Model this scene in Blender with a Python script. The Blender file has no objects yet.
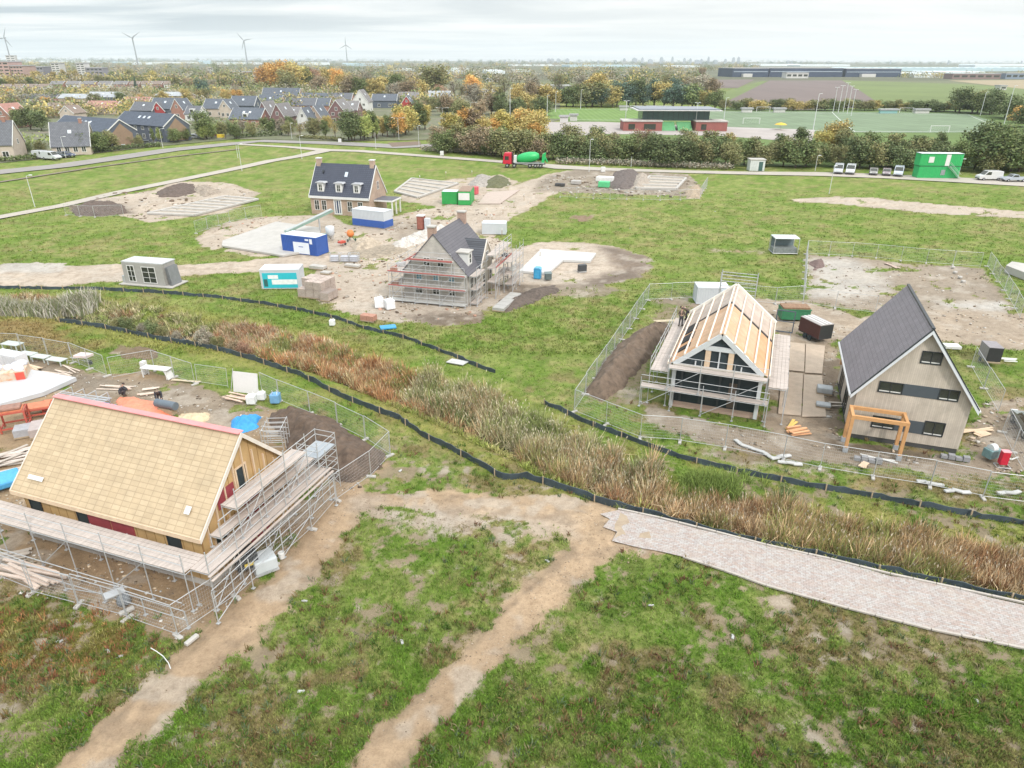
HAZE = 8e-5; EXPO = 0.60
import bpy, bmesh, math, random
import numpy as np
from mathutils import Vector, Matrix
random.seed(7); rng = np.random.default_rng(7)
S = bpy.context.scene; COL = S.collection
PI = math.pi; R = math.radians
# ------------------------------------------------------------------ camera numbers
CH, CF, CP, CR = 25.0, 692.0, R(25.12), 0.003
def ray(px, py):
    dx = px-512; dy = 384-py; u = dx-CR*dy; v = dy+CR*dx; c, s = math.cos(CP), math.sin(CP)
    return u, CF*c+v*s, -CF*s+v*c
def G(px, py, z=0.0):
    d = ray(px, py); t = (z-CH)/d[2]; return (d[0]*t, d[1]*t)
def proj(x, y, z):
    c, s = math.cos(CP), math.sin(CP); z -= CH
    f = y*c-z*s; v = (y*s+z*c)/f*CF; u = x/f*CF
    return 512+u+CR*v, 384-(v-CR*u)
def hgt(p, py):
    lo, hi = -5, 300
    for _ in range(40):
        m = (lo+hi)/2
        if proj(p[0], p[1], m)[1] > py: lo = m
        else: hi = m
    return lo
# ------------------------------------------------------------------ noise
def vnoise(x, y, seed=0):
    xi = np.floor(x).astype(np.int64); yi = np.floor(y).astype(np.int64); fx = x-xi; fy = y-yi
    fx = fx*fx*(3-2*fx); fy = fy*fy*(3-2*fy)
    def h(a, b):
        n = (a*374761393+b*668265263+seed*1442695041) & 0x7fffffff
        n = ((n ^ (n >> 13))*1274126177) & 0x7fffffff
        return ((n ^ (n >> 16)) & 0xffff)/65535.0
    return (h(xi, yi)*(1-fx)+h(xi+1, yi)*fx)*(1-fy)+(h(xi, yi+1)*(1-fx)+h(xi+1, yi+1)*fx)*fy
def fbm(x, y, seed=0, o=4):
    t = 0; a = .5; n = 0
    for i in range(o):
        t = t+a*vnoise(x*2**i+13.7*i, y*2**i+7.1*i, seed+i); n += a; a *= .55
    return t/n
def sstep(a, b, x): t = np.clip((x-a)/(b-a), 0, 1); return t*t*(3-2*t)
def sdist(poly, X, Y):           # signed distance, positive inside
    P = np.array(poly, float); d = np.full(X.shape, 1e9); ins = np.zeros(X.shape, bool)
    for i in range(len(P)):
        ax, ay = P[i]; bx, by = P[(i+1) % len(P)]; ex, ey = bx-ax, by-ay
        t = np.clip(((X-ax)*ex+(Y-ay)*ey)/(ex*ex+ey*ey+1e-12), 0, 1)
        d = np.minimum(d, np.hypot(X-ax-t*ex, Y-ay-t*ey))
        c = ((ay > Y) != (by > Y)); xx = ax+(Y-ay)*ex/(ey if abs(ey) > 1e-12 else 1e-12)
        ins ^= (c & (X < xx))
    return np.where(ins, d, -d)
def ldist(line, X, Y):           # positive inside the stroke; points (x,y,halfwidth)
    d = np.full(X.shape, -1e9)
    for a, b in zip(line[:-1], line[1:]):
        ex, ey = b[0]-a[0], b[1]-a[1]
        t = np.clip(((X-a[0])*ex+(Y-a[1])*ey)/(ex*ex+ey*ey+1e-12), 0, 1)
        d = np.maximum(d, a[2]+(b[2]-a[2])*t-np.hypot(X-a[0]-t*ex, Y-a[1]-t*ey))
    return d
PP = lambda pts: [G(a, b) for a, b in pts]
PL = lambda pts: [G(a, b)+(w,) for a, b, w in pts]
# ------------------------------------------------------------------ materials
def newmat(name):
    m = bpy.data.materials.new(name); m.use_nodes = True; nt = m.node_tree
    return m, nt, nt.nodes['Principled BSDF']
def N(nt, t, **k):
    n = nt.nodes.new(t)
    for a, b in k.items(): setattr(n, a, b)
    return n
def ramp(nt, fac, stops):
    r = N(nt, 'ShaderNodeValToRGB'); e = r.color_ramp.elements
    while len(e) < len(stops): e.new(.5)
    for q, (p, c) in zip(e, stops): q.position = p; q.color = (*c, 1) if len(c) == 3 else c
    nt.links.new(fac, r.inputs[0]); return r.outputs[0]
def mixc(nt, fac, a, b, mode='MIX'):
    m = N(nt, 'ShaderNodeMix', data_type='RGBA', blend_type=mode)
    for k, v in ((0, fac), (6, a), (7, b)):
        if hasattr(v, 'links'): nt.links.new(v, m.inputs[k])
        elif isinstance(v, (int, float)): m.inputs[k].default_value = v
        else: m.inputs[k].default_value = (*v, 1)
    return m.outputs[2]
def noise(nt, scale, detail=4, vec=None, rough=.6, dist=0):
    n = N(nt, 'ShaderNodeTexNoise'); n.inputs['Scale'].default_value = scale; n.inputs['Detail'].default_value = detail
    n.inputs['Roughness'].default_value = rough; n.inputs['Distortion'].default_value = dist
    if vec is not None: nt.links.new(vec, n.inputs['Vector'])
    return n.outputs[0]
def mathn(nt, op, a, b=0, c=None):
    m = N(nt, 'ShaderNodeMath', operation=op)
    for i, v in enumerate((a, b, c)):
        if v is None: continue
        if hasattr(v, 'links'): nt.links.new(v, m.inputs[i])
        else: m.inputs[i].default_value = v
    return m.outputs[0]
def bumpn(nt, b, h, strength=.4, dist=.02):
    n = N(nt, 'ShaderNodeBump'); n.inputs['Strength'].default_value = strength; n.inputs['Distance'].default_value = dist
    nt.links.new(h, n.inputs['Height']); nt.links.new(n.outputs[0], b.inputs['Normal'])
def coord(nt, kind='Object', scale=None):
    t = N(nt, 'ShaderNodeTexCoord').outputs[kind]
    if scale:
        m = N(nt, 'ShaderNodeMapping'); m.inputs['Scale'].default_value = scale; nt.links.new(t, m.inputs[0]); t = m.outputs[0]
    return t
MATS = {}
def M(name, col=None, rough=.8, var=.18, scale=2.0, bump=.15, metal=0, stain=None, stretch=None):
    if name in MATS: return MATS[name]
    m, nt, b = newmat(name); v = coord(nt, 'Object', stretch)
    n = noise(nt, scale, 5, v); n2 = noise(nt, scale*9, 3, v)
    f = mathn(nt, 'ADD', mathn(nt, 'MULTIPLY', n, .65), mathn(nt, 'MULTIPLY', n2, .35))
    dk = tuple(c*(1-var) for c in col); lt = tuple(min(1, c*(1+var)) for c in col)
    c = ramp(nt, f, [(.3, dk), (.7, lt)])
    if stain:
        s = ramp(nt, noise(nt, scale*.6, 6, v, .7), [(.5, (0, 0, 0)), (.68, (1, 1, 1))]); c = mixc(nt, s, c, stain)
    nt.links.new(c, b.inputs['Base Color']); b.inputs['Roughness'].default_value = rough; b.inputs['Metallic'].default_value = metal
    if bump: bumpn(nt, b, n2, bump)
    MATS[name] = m; return m
def brickmat(name, c1, c2, mortar, bw, bh, ms, axes='wall', rough=.85, bump=.3, offset=.5, var=.2):
    if name in MATS: return MATS[name]
    m, nt, b = newmat(name); sx = N(nt, 'ShaderNodeSeparateXYZ'); nt.links.new(coord(nt), sx.inputs[0]); X, Y, Z = sx.outputs
    cb = N(nt, 'ShaderNodeCombineXYZ')
    u, w = {'wall': (mathn(nt, 'ADD', X, Y), Z), 'roof': (Y, mathn(nt, 'MULTIPLY', Z, 1.4)), 'flat': (X, Y), 'plank': (Z, mathn(nt, 'ADD', X, Y))}[axes]
    nt.links.new(u, cb.inputs[0]); nt.links.new(w, cb.inputs[1])
    t = N(nt, 'ShaderNodeTexBrick'); t.offset = offset; nt.links.new(cb.outputs[0], t.inputs[0])
    t.inputs['Color1'].default_value = (*c1, 1); t.inputs['Color2'].default_value = (*c2, 1); t.inputs['Mortar'].default_value = (*mortar, 1)
    t.inputs['Scale'].default_value = 1; t.inputs['Mortar Size'].default_value = ms; t.inputs['Brick Width'].default_value = bw; t.inputs['Row Height'].default_value = bh
    n = noise(nt, 1.3, 5, coord(nt)); v = ramp(nt, n, [(.3, (1-var,)*3), (.7, (1+var*.6,)*3)])
    nt.links.new(mixc(nt, 1.0, t.outputs[0], v, 'MULTIPLY'), b.inputs['Base Color']); b.inputs['Roughness'].default_value = rough
    if bump: bumpn(nt, b, t.outputs['Fac'], -bump, .01)
    MATS[name] = m; return m
def attrmat(name, attr='Col', rough=.85, transl=0, var=.15):
    m, nt, b = newmat(name); a = N(nt, 'ShaderNodeAttribute', attribute_name=attr)
    nt.links.new(a.outputs[0], b.inputs['Base Color']); b.inputs['Roughness'].default_value = rough
    b.inputs['Specular IOR Level'].default_value = .2
    return m
def leafmat():                     # colour of each tree from the object, variation of each leaf from the mesh
    m, nt, b = newmat('foliage'); a = N(nt, 'ShaderNodeAttribute', attribute_name='Col'); o = N(nt, 'ShaderNodeObjectInfo')
    nt.links.new(mixc(nt, 1.0, o.outputs['Color'], a.outputs[0], 'MULTIPLY'), b.inputs['Base Color']); b.inputs['Roughness'].default_value = .8
    b.inputs['Specular IOR Level'].default_value = .15; return m
def paintmat():
    m, nt, b = newmat('car_paint'); o = N(nt, 'ShaderNodeObjectInfo'); n = noise(nt, 3, 3, coord(nt))
    nt.links.new(mixc(nt, 1.0, o.outputs['Color'], ramp(nt, n, [(.3, (.88,)*3), (.7, (1, 1, 1))]), 'MULTIPLY'), b.inputs['Base Color'])
    b.inputs['Roughness'].default_value = .3; b.inputs['Coat Weight'].default_value = .4; return m
def objmat(name, rough=.7):
    m, nt, b = newmat(name); o = N(nt, 'ShaderNodeObjectInfo'); n = noise(nt, 4, 4, coord(nt))
    nt.links.new(mixc(nt, 1.0, o.outputs['Color'], ramp(nt, n, [(.3, (.8,)*3), (.7, (1.1,)*3)]), 'MULTIPLY'), b.inputs['Base Color'])
    b.inputs['Roughness'].default_value = rough; return m
# ------------------------------------------------------------------ mesh builder
def link_mesh(name, v, f, mat=None, parent=None, loc=None, rz=0, smooth=False):
    me = bpy.data.meshes.new(name); me.from_pydata([tuple(p) for p in v], [], f); me.update()
    if mat: me.materials.append(mat)
    if smooth: me.polygons.foreach_set('use_smooth', [True]*len(me.polygons))
    o = bpy.data.objects.new(name, me); COL.objects.link(o)
    if parent: o.parent = parent
    if loc is not None: o.location = loc if len(loc) == 3 else (*loc, 0)
    o.rotation_euler[2] = rz
    return o
def npmesh(name, V, F, mat, col=None, attrs=None):
    """V (n,3), F (m,k) numpy; col (n,3) vertex colours"""
    me = bpy.data.meshes.new(name); k = F.shape[1]
    me.vertices.add(len(V)); me.vertices.foreach_set('co', V.astype(np.float32).ravel())
    me.loops.add(F.size); me.loops.foreach_set('vertex_index', F.astype(np.int32).ravel())
    me.polygons.add(len(F)); me.polygons.foreach_set('loop_start', np.arange(0, F.size, k, dtype=np.int32))
    me.update(calc_edges=True)
    if col is not None:
        a = me.attributes.new('Col', 'FLOAT_COLOR', 'POINT'); a.data.foreach_set('color', np.c_[col, np.ones(len(V))].astype(np.float32).ravel())
    for nme, arr in (attrs or {}).items():
        if arr.ndim == 1:
            a = me.attributes.new(nme, 'FLOAT', 'POINT'); a.data.foreach_set('value', arr.astype(np.float32))
        else:
            a = me.attributes.new(nme, 'FLOAT_COLOR', 'POINT'); a.data.foreach_set('color', np.c_[arr, np.ones(len(V))].astype(np.float32).ravel())
    me.materials.append(mat); o = bpy.data.objects.new(name, me); COL.objects.link(o); return o
class MB:
    def __init__(s): s.v = []; s.f = []
    def add(s, v, f):
        n = len(s.v); s.v += [tuple(p) for p in v]; s.f += [tuple(i+n for i in q) for q in f]; return s
    def box(s, x0, y0, z0, x1, y1, z1):
        return s.add([(x0, y0, z0), (x1, y0, z0), (x1, y1, z0), (x0, y1, z0), (x0, y0, z1), (x1, y0, z1), (x1, y1, z1), (x0, y1, z1)],
                     [(0, 3, 2, 1), (4, 5, 6, 7), (0, 1, 5, 4), (1, 2, 6, 5), (2, 3, 7, 6), (3, 0, 4, 7)])
    def cb(s, c, d, rz=0, rx=0, ry=0):      # box by centre and size, rotated
        m = Matrix.Rotation(rz, 3, 'Z') @ Matrix.Rotation(ry, 3, 'Y') @ Matrix.Rotation(rx, 3, 'X'); h = [q/2 for q in d]
        P = [m @ Vector((a*h[0], b*h[1], e*h[2]))+Vector(c) for e in (-1, 1) for a, b in ((-1, -1), (1, -1), (1, 1), (-1, 1))]
        return s.add(P, [(0, 3, 2, 1), (4, 5, 6, 7), (0, 1, 5, 4), (1, 2, 6, 5), (2, 3, 7, 6), (3, 0, 4, 7)])
    def beam(s, a, b, w, h):
        a, b = Vector(a), Vector(b); d = (b-a).normalized(); up = Vector((0, 0, 1)) if abs(d.z) < .95 else Vector((0, 1, 0))
        x = d.cross(up).normalized()*w/2; y = x.cross(d).normalized()*h/2
        P = [p+i*x+j*y for p in (a, b) for i, j in ((-1, -1), (1, -1), (1, 1), (-1, 1))]
        return s.add(P, [(0, 1, 2, 3), (4, 7, 6, 5), (0, 4, 5, 1), (1, 5, 6, 2), (2, 6, 7, 3), (3, 7, 4, 0)])
    def tube(s, a, b, r, n=6, r2=None, cap=True):
        a, b = Vector(a), Vector(b); d = (b-a).normalized(); up = Vector((0, 0, 1)) if abs(d.z) < .95 else Vector((0, 1, 0))
        x = d.cross(up).normalized(); y = x.cross(d); r2 = r if r2 is None else r2
        P = [p+(x*math.cos(2*PI*i/n)+y*math.sin(2*PI*i/n))*q for p, q in ((a, r), (b, r2)) for i in range(n)]
        F = [(i, (i+1) % n, n+(i+1) % n, n+i) for i in range(n)]
        if cap: F += [tuple(range(n-1, -1, -1)), tuple(range(n, 2*n))]
        return s.add(P, F)
    def lathe(s, prof, c=(0, 0, 0), n=16, axis='z'):   # prof [(r,z)]
        P = []
        for r, z in prof:
            for i in range(n):
                a = 2*PI*i/n; p = (r*math.cos(a), r*math.sin(a), z)
                if axis == 'x': p = (p[2], p[0], p[1])
                if axis == 'y': p = (p[0], p[2], p[1])
                P.append((p[0]+c[0], p[1]+c[1], p[2]+c[2]))
        F = [(k*n+i, k*n+(i+1) % n, (k+1)*n+(i+1) % n, (k+1)*n+i) for k in range(len(prof)-1) for i in range(n)]
        F += [tuple(range(n-1, -1, -1)), tuple(range((len(prof)-1)*n, len(prof)*n))]
        return s.add(P, F)
    def prism(s, pts, z0, z1):      # polygon in xy extruded in z
        n = len(pts)
        return s.add([(x, y, z0) for x, y in pts]+[(x, y, z1) for x, y in pts],
                     [tuple(range(n-1, -1, -1)), tuple(range(n, 2*n))]+[(i, (i+1) % n, n+(i+1) % n, n+i) for i in range(n)])
    def xprism(s, pts, y0, y1):     # polygon in xz extruded in y
        n = len(pts)
        return s.add([(x, y0, z) for x, z in pts]+[(x, y1, z) for x, z in pts],
                     [tuple(range(n)), tuple(range(2*n-1, n-1, -1))]+[(i, n+i, n+(i+1) % n, (i+1) % n) for i in range(n)])
    def yprism(s, pts, x0, x1):     # polygon in yz extruded in x
        n = len(pts)
        return s.add([(x0, y, z) for y, z in pts]+[(x1, y, z) for y, z in pts],
                     [tuple(range(n-1, -1, -1)), tuple(range(n, 2*n))]+[(i, (i+1) % n, n+(i+1) % n, n+i) for i in range(n)])
    def build(s, name, mat, parent=None, loc=None, rz=0, smooth=False, bevel=0):
        o = link_mesh(name, s.v, s.f, mat, parent, loc, rz, smooth)
        bm = bmesh.new(); bm.from_mesh(o.data); bmesh.ops.recalc_face_normals(bm, faces=bm.faces)
        if bevel: bmesh.ops.bevel(bm, geom=bm.edges[:], offset=bevel, segments=2, affect='EDGES', profile=.5)
        bm.to_mesh(o.data); bm.free(); return o
def tag(o, label=None, cat=None, group=None, kind=None):
    for k, v in (('label', label), ('category', cat), ('group', group), ('kind', kind)):
        if v: o[k] = v
    return o
def T(name, label, cat, loc, rz=0, group=None):
    o = bpy.data.objects.new(name, None); COL.objects.link(o); o.empty_display_size = .3
    o.location = loc if len(loc) == 3 else (*loc, 0); o.rotation_euler[2] = rz
    return tag(o, label, cat, group)
KIDS = {}
def kids(o):
    if o.name not in KIDS: KIDS[o.name] = [x for x in bpy.data.objects if x.parent == o]
    return KIDS[o.name]
def ctree(o, loc=None, rz=None, label=None, parent=None, group=None, scale=None):
    c = o.copy(); COL.objects.link(c)
    if parent: c.parent = parent
    if loc is not None: c.location = loc if len(loc) == 3 else (*loc, 0)
    if rz is not None: c.rotation_euler[2] = rz
    if scale is not None: c.scale = scale if hasattr(scale, '__len__') else (scale,)*3
    tag(c, label, None, group); COPIES[c] = [ctree(ch, parent=c) for ch in kids(o)]
    return c
COPIES = {}
def ordn(i): return f"{i}{'th' if 10 <= i % 100 <= 20 else {1: 'st', 2: 'nd', 3: 'rd'}.get(i % 10, 'th')}"
def box_part(name, mat, parent, *b, **k):
    return MB().box(*b).build(name, mat, parent, **k)
SA = R(-19.5)      # direction of the plots
# ================================================================== GROUND
GP = 0.0
tan = (.42, .305, .20); pale = (.44, .37, .30); grey = (.25, .21, .165); dark = (.12, .092, .07); white = (.46, .43, .39); orange = (.33, .235, .145); road = (.46, .385, .31)
fence_low = [(60,320),(110,327),(160,338),(200,345),(250,358),(300,375),(345,398),(399.5,419),(425,436.5),(451,449),(479,464),(501.5,478),(527,477),(552,485),(570,490),(595,498.5),(660,514),(716,530),(786,544),(869,565),(952,582),(1024,598),(1100,616)]
fence_up = [(-60,286),(0,288),(89,289),(152,292),(216,297),(260,303),(301,310),(339,319),(364,328),(392,334),(412,340),(451,355),(473.6,364),(495,372)]
fence_mid = [(545,403),(578,419),(616,434),(660,450),(679,457),(706,464),(735,471)]
fence_right = [(737,472),(799,484),(890,499),(981,517),(1024,523.5),(1100,537)]
ditch_c = PL([(-80,304,1),(0,306,1),(60,309,1),(120,318,1),(200,333,1),(260,343,1),(330,361,1),(400,388,1),(460,410,1),(520,438,1),(570,462,1),(620,483,1),(700,503,1),(760,518,1),(820,530,1),(900,547,1),(1024,573,1),(1110,592,1)])
# (polygon or line, soil colour, edge softness m, strength, object name or None)
ZN = []
def zp(pts, col, soft=.6, st=1.0, name=None): ZN.append(('p', PP(pts), col, soft, st, name))
def zl(pts, col, soft=.6, st=1.0, name=None): ZN.append(('l', PL(pts), col, soft, st, name))
# foreground tracks
zl([(640,527,2.3),(600,522,2.3),(540,507,1.5),(470,503,1.2),(400,499,1.1),(352,500,1.4),(322,535,1.4),(290,580,1.25),(235,628,1.25),(165,690,1.15),(95,755,1.0),(40,810,1.0)], tan, .75, 1, 'dirt_track')
zl([(605,532,2.0),(566,572,1.15),(525,610,.95),(485,652,.88),(432,705,.92),(372,768,1.0),(300,850,.9)], tan, .65, 1, 'dirt_track')
zp([(395,488),(480,494),(550,492),(600,505),(640,540),(600,560),(540,548),(450,525),(390,510)], tan, 1.4, .62)
zl([(352,500,1.2),(420,520,1.0),(500,520,1.2),(560,530,1.0)], pale, 1.0, .7)
zp([(760,592),(800,590),(805,612),(775,612)], pale, .8, .75)
zp([(300,575),(350,560),(360,600),(310,615)], grey, 1.2, .55)
# left site
zp([(-150,500),(-150,345),(0,352),(60,362),(100,374),(150,372),(200,388),(235,398),(262,405),(300,418),(390,455),(345,500),(312,530),(237,600),(178,638),(127,620),(60,602),(0,582),(-150,560)], orange, .8, 1, 'sand_yard')
zp([(100,376),(200,386),(262,404),(282,440),(240,425),(110,395)], grey, 1.0, .8)
zp([(0,352),(100,372),(110,395),(0,372)], grey, 1.5, .95)
zp([(395,455),(350,500),(320,540),(330,500),(372,470)], tan, .8, .8)
# road in the middle
zp([(-200,264),(0,265),(60,266),(125,263),(180,264),(250,260),(330,250),(380,244),(402,232),(440,222),(484,205),(520,186),(545,174),(575,169),(592,180),(560,192),(528,206),(505,222),(492,245),(400,262),(330,266),(262,271),(180,276),(125,280),(60,286),(0,286),(-200,286)], road, .8, 1, 'construction_road')
zp([(0,262),(70,262),(60,272),(0,272)], white, .8, .9)
# mid yards
zp([(300,282),(322,268),(345,258),(400,250),(440,225),(500,238),(530,262),(545,285),(500,305),(470,318),(430,324),(385,322),(345,312),(322,303)], pale, .8, 1, 'sand_yard')
zp([(495,262),(505,250),(540,241),(590,242),(622,248),(652,262),(645,276),(610,284),(560,288),(520,300),(490,312),(470,300)], pale, 1.2, 1, 'sand_yard')
zp([(600,246),(640,252),(655,266),(640,278),(600,286),(560,290),(620,268)], (.16,.125,.10), 1.5, .9)
zp([(520,284),(560,286),(540,300),(505,312),(500,300)], dark, 1.0, .9)
zp([(520,285),(600,282),(640,290),(600,300),(540,300)], grey, 2.5, .6)
zp([(640,296),(700,292),(700,310),(650,306)], grey, 2.5, .65)
zp([(400,316),(470,312),(500,304),(480,322),(430,326)], dark, 1.0, .8)
zp([(196,236),(224,222),(262,216),(330,214),(350,225),(440,205),(500,190),(540,176),(545,200),(500,225),(420,245),(345,252),(250,256),(200,246)], pale, 1.2, .95, 'sand_yard')
zp([(380,222),(440,215),(430,232),(400,240)], grey, 2, .6)
zp([(90,200),(150,190),(180,180),(225,182),(262,192),(228,212),(150,222),(110,212)], pale, 1.5, 1, 'sand_yard')
zp([(66,205),(125,203),(130,213),(70,212)], dark, 1.5, .9)
zp([(400,188),(440,180),(500,174),(520,182),(480,205),(440,208),(400,200)], pale, 1.5, .9, 'sand_yard')
zp([(545,176),(580,168),(690,174),(702,188),(690,196),(560,192),(530,192)], grey, 1.5, .95, 'sand_yard')
zp([(568,214),(600,214),(590,222),(562,223)], (.2,.13,.09), 1.5, .7)
zp([(700,245),(770,250),(770,256),(705,253)], (.25,.18,.10), 3, .6)
# right sandy lane and plot
zp([(788,199),(832,196),(870,197),(930,203),(1024,211),(1100,216),(1100,223),(1024,218),(930,213),(870,207),(830,203),(800,202)], pale, .7, 1, 'sand_lane')
zp([(806,254),(850,256),(900,262),(985,268),(1022,320),(960,320),(880,312),(803,302)], (.30,.25,.20), 1.5, .85)
zp([(808,258),(850,258),(880,272),(890,292),(850,300),(808,296)], white, 2.0, .85)
zp([(940,302),(1000,302),(1012,314),(960,316)], white, 1.2, 1)
zp([(690,303),(740,298),(800,300),(860,316),(960,308),(1100,318),(1100,352),(1024,348),(950,342),(900,340),(830,338),(790,334),(760,330),(700,312)], (.37,.30,.23), 1.0, 1, 'construction_road')
zp([(770,330),(830,335),(842,380),(838,440),(790,432),(760,425),(770,400)], (.31,.245,.18), .8, 1, 'sand_yard')
zp([(640,398),(700,418),(760,432),(838,436),(850,448),(960,460),(1024,452),(1024,475),(960,475),(850,468),(760,455),(700,442),(650,425)], (.29,.235,.18), 1.2, .95, 'sand_yard')
zp([(985,400),(1040,395),(1060,470),(985,480),(960,455)], (.30,.24,.18), 1.3, .9)
zp([(820,360),(842,360),(840,440),(822,425)], (.17,.13,.095), 1.0, .9)
zp([(835,440),(960,456),(958,462),(835,450)], (.13,.10,.07), .6, .85)
zp([(655,300),(700,306),(665,370),(650,410),(575,404),(585,385)], (.2,.155,.11), 1.8, .55)
zp([(640,440),(760,452),(900,474),(860,480),(720,462)], (.20,.16,.11), 1.0, .55)
zp([(120,345),(165,350),(160,356),(110,352)], (.2,.15,.09), 1.5, .9)
NAMES = ['ground']+sorted({z[5] for z in ZN if z[5]})
def lat(line, X, Y):             # distance from the centre line
    d = np.full(X.shape, 1e9)
    for a, b in zip(line[:-1], line[1:]):
        ex, ey = b[0]-a[0], b[1]-a[1]; t = np.clip(((X-a[0])*ex+(Y-a[1])*ey)/(ex*ex+ey*ey+1e-12), 0, 1); d = np.minimum(d, np.hypot(X-a[0]-t*ex, Y-a[1]-t*ey))
    return d
def zones(X, Y):
    """bare share 0..1 and soil colour"""
    w = (fbm(X*1.1, Y*1.1, 3, 4)-.5)*1.5+(fbm(X*.25, Y*.25, 9, 3)-.5)*1.2
    bare = np.zeros(X.shape); soil = np.tile(np.array((.265, .215, .14)), X.shape+(1,)).astype(float); idx = np.zeros(X.shape, int)
    m1 = fbm(X*.28+5, Y*.28, 201, 5); m2 = fbm(X*.9, Y*.9+9, 211, 5); m3 = fbm(X*.12, Y*.12, 221, 3)
    for kind, g, col, soft, st, name in ZN:
        d = sdist(g, X, Y) if kind == 'p' else ldist(g, X, Y)
        k = sstep(-soft, soft, d+w*min(1.2, soft*1.2))*st; c = np.array(col)
        if kind == 'l':          # wheel ruts pressed into the track
            q = lat(g, X, Y)+.25*(m1-.5); rut = np.exp(-((q-.85)/.2)**2)*sstep(.3, .6, m2); c = c*(1-.22*rut[..., None])
        soil = soil*(1-k[..., None])+c*k[..., None]
        bare = np.maximum(bare, k)
        if name: idx = np.where(d+w*.25 > 0, NAMES.index(name), idx)
    # trodden, wet and dusty patches; thin weeds on the yards
    soil = soil*(.74+.52*m1+.0*m2)[..., None]
    k = sstep(.56, .66, m2*.55+m1*.45)[..., None]*.42; soil = soil*(1-k)+np.array((.225, .17, .12))*k
    k = sstep(.55, .68, fbm(X*.5+77, Y*.5, 231, 4))[..., None]*.5; soil = soil*(1-k)+np.array((.45, .40, .34))*k
    wd = sstep(.57, .68, fbm(X*.38+31, Y*.38, 241, 5)*.75+m2*.25)*(idx != NAMES.index('dirt_track'))*(idx != NAMES.index('construction_road')); bare = bare*(1-.62*wd)
    return bare, soil, idx
def ditch_d(X, Y): return -ldist([(a, b, 0) for a, b, c in ditch_c], X, Y)
def height(X, Y, bare):
    n = fbm(X*.35, Y*.35, 21, 4); n2 = fbm(X*2.2, Y*2.2, 33, 3)
    h = -.03-(.12*n+.05*n2)*(1-bare)-bare*(.03*n2+.01)
    dd = ditch_d(X, Y)
    for kind, g, col, soft, st, name in ZN:
        if kind == 'l' and name: h = h-.05*np.exp(-((lat(g, X, Y)-.85)/.2)**2)*sstep(.3, .6, n2)
    return h-1.05*(1-sstep(.5, 3.2, dd))*(X < 90)
def grasscol(X, Y):
    a = fbm(X*.09, Y*.09, 41, 4)[..., None]; b = fbm(X*.45, Y*.45, 51, 4)[..., None]; c = fbm(X*1.7, Y*1.7, 61, 4)[..., None]
    g1 = np.array((.130, .198, .034)); g2 = np.array((.205, .238, .068)); g3 = np.array((.28, .235, .115)); g4 = np.array((.095, .165, .022)); red = np.array((.235, .155, .095))
    far = sstep(46, 60, Y)[..., None]
    col = g1+(g2-g1)*sstep(.35, .65, b)
    col = col+(g3-col)*sstep(.50, .72, a*.45+c*.35+b*.2)*(.85-.30*far)
    col = col+(g4-col)*sstep(.52, .7, 1-c)*(.55-.25*far)
    rr = fbm(X*.42+40, Y*.42, 71, 5)[..., None]
    col = col+(red-col)*sstep(.56, .68, rr)*(.7-.4*far)
    # verge by the ditch: yellowish
    dd = ditch_d(X, Y)[..., None]; vy = np.array((.24, .225, .065))
    col = col+(vy-col)*(1-sstep(3.0, 6.5, dd))*.75*sstep(.3, .6, b+.1)
    # bottom left, orange brown weeds
    bl = ldist(PL([(-40,640,2.5),(60,640,2.0),(110,650,1.4)]), X, Y)[..., None]; col = col+(np.array((.20, .125, .05))-col)*sstep(-1.2, 1.5, bl+(c-.5)*4)*.75
    ul = sdist(PP([(-100,312),(60,322),(95,345),(100,362),(0,345),(-100,340)]), X, Y)[..., None]; col = col+(np.array((.24, .16, .075))-col)*sstep(-1.5, 1.5, ul+(b-.5)*4)*.8
    fr = sstep(500, 1100, Y)[..., None]; st = fbm(X*.002, Y*.008, 301, 3)[..., None]; col = col*(1-fr)+(np.array((.12, .125, .085))*(.6+.9*st))*fr
    return col
def fgbare(X, Y):               # thin grass in the foreground, patches of bare soil
    n = fbm(X*.33, Y*.33, 81, 4)*.30+fbm(X*1.3, Y*1.3, 87, 4)*.40+vnoise(X*4.1, Y*4.1, 97)*.12+vnoise(X*2.3, Y*2.3, 98)*.18
    near = 1-sstep(42, 50, Y)
    k = np.clip(.33+2.0*(n-.5), 0, .72)*near
    n2 = fbm(X*.12, Y*.12, 91, 4); return np.maximum(k, sstep(.60, .74, n2)*.35)
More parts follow.
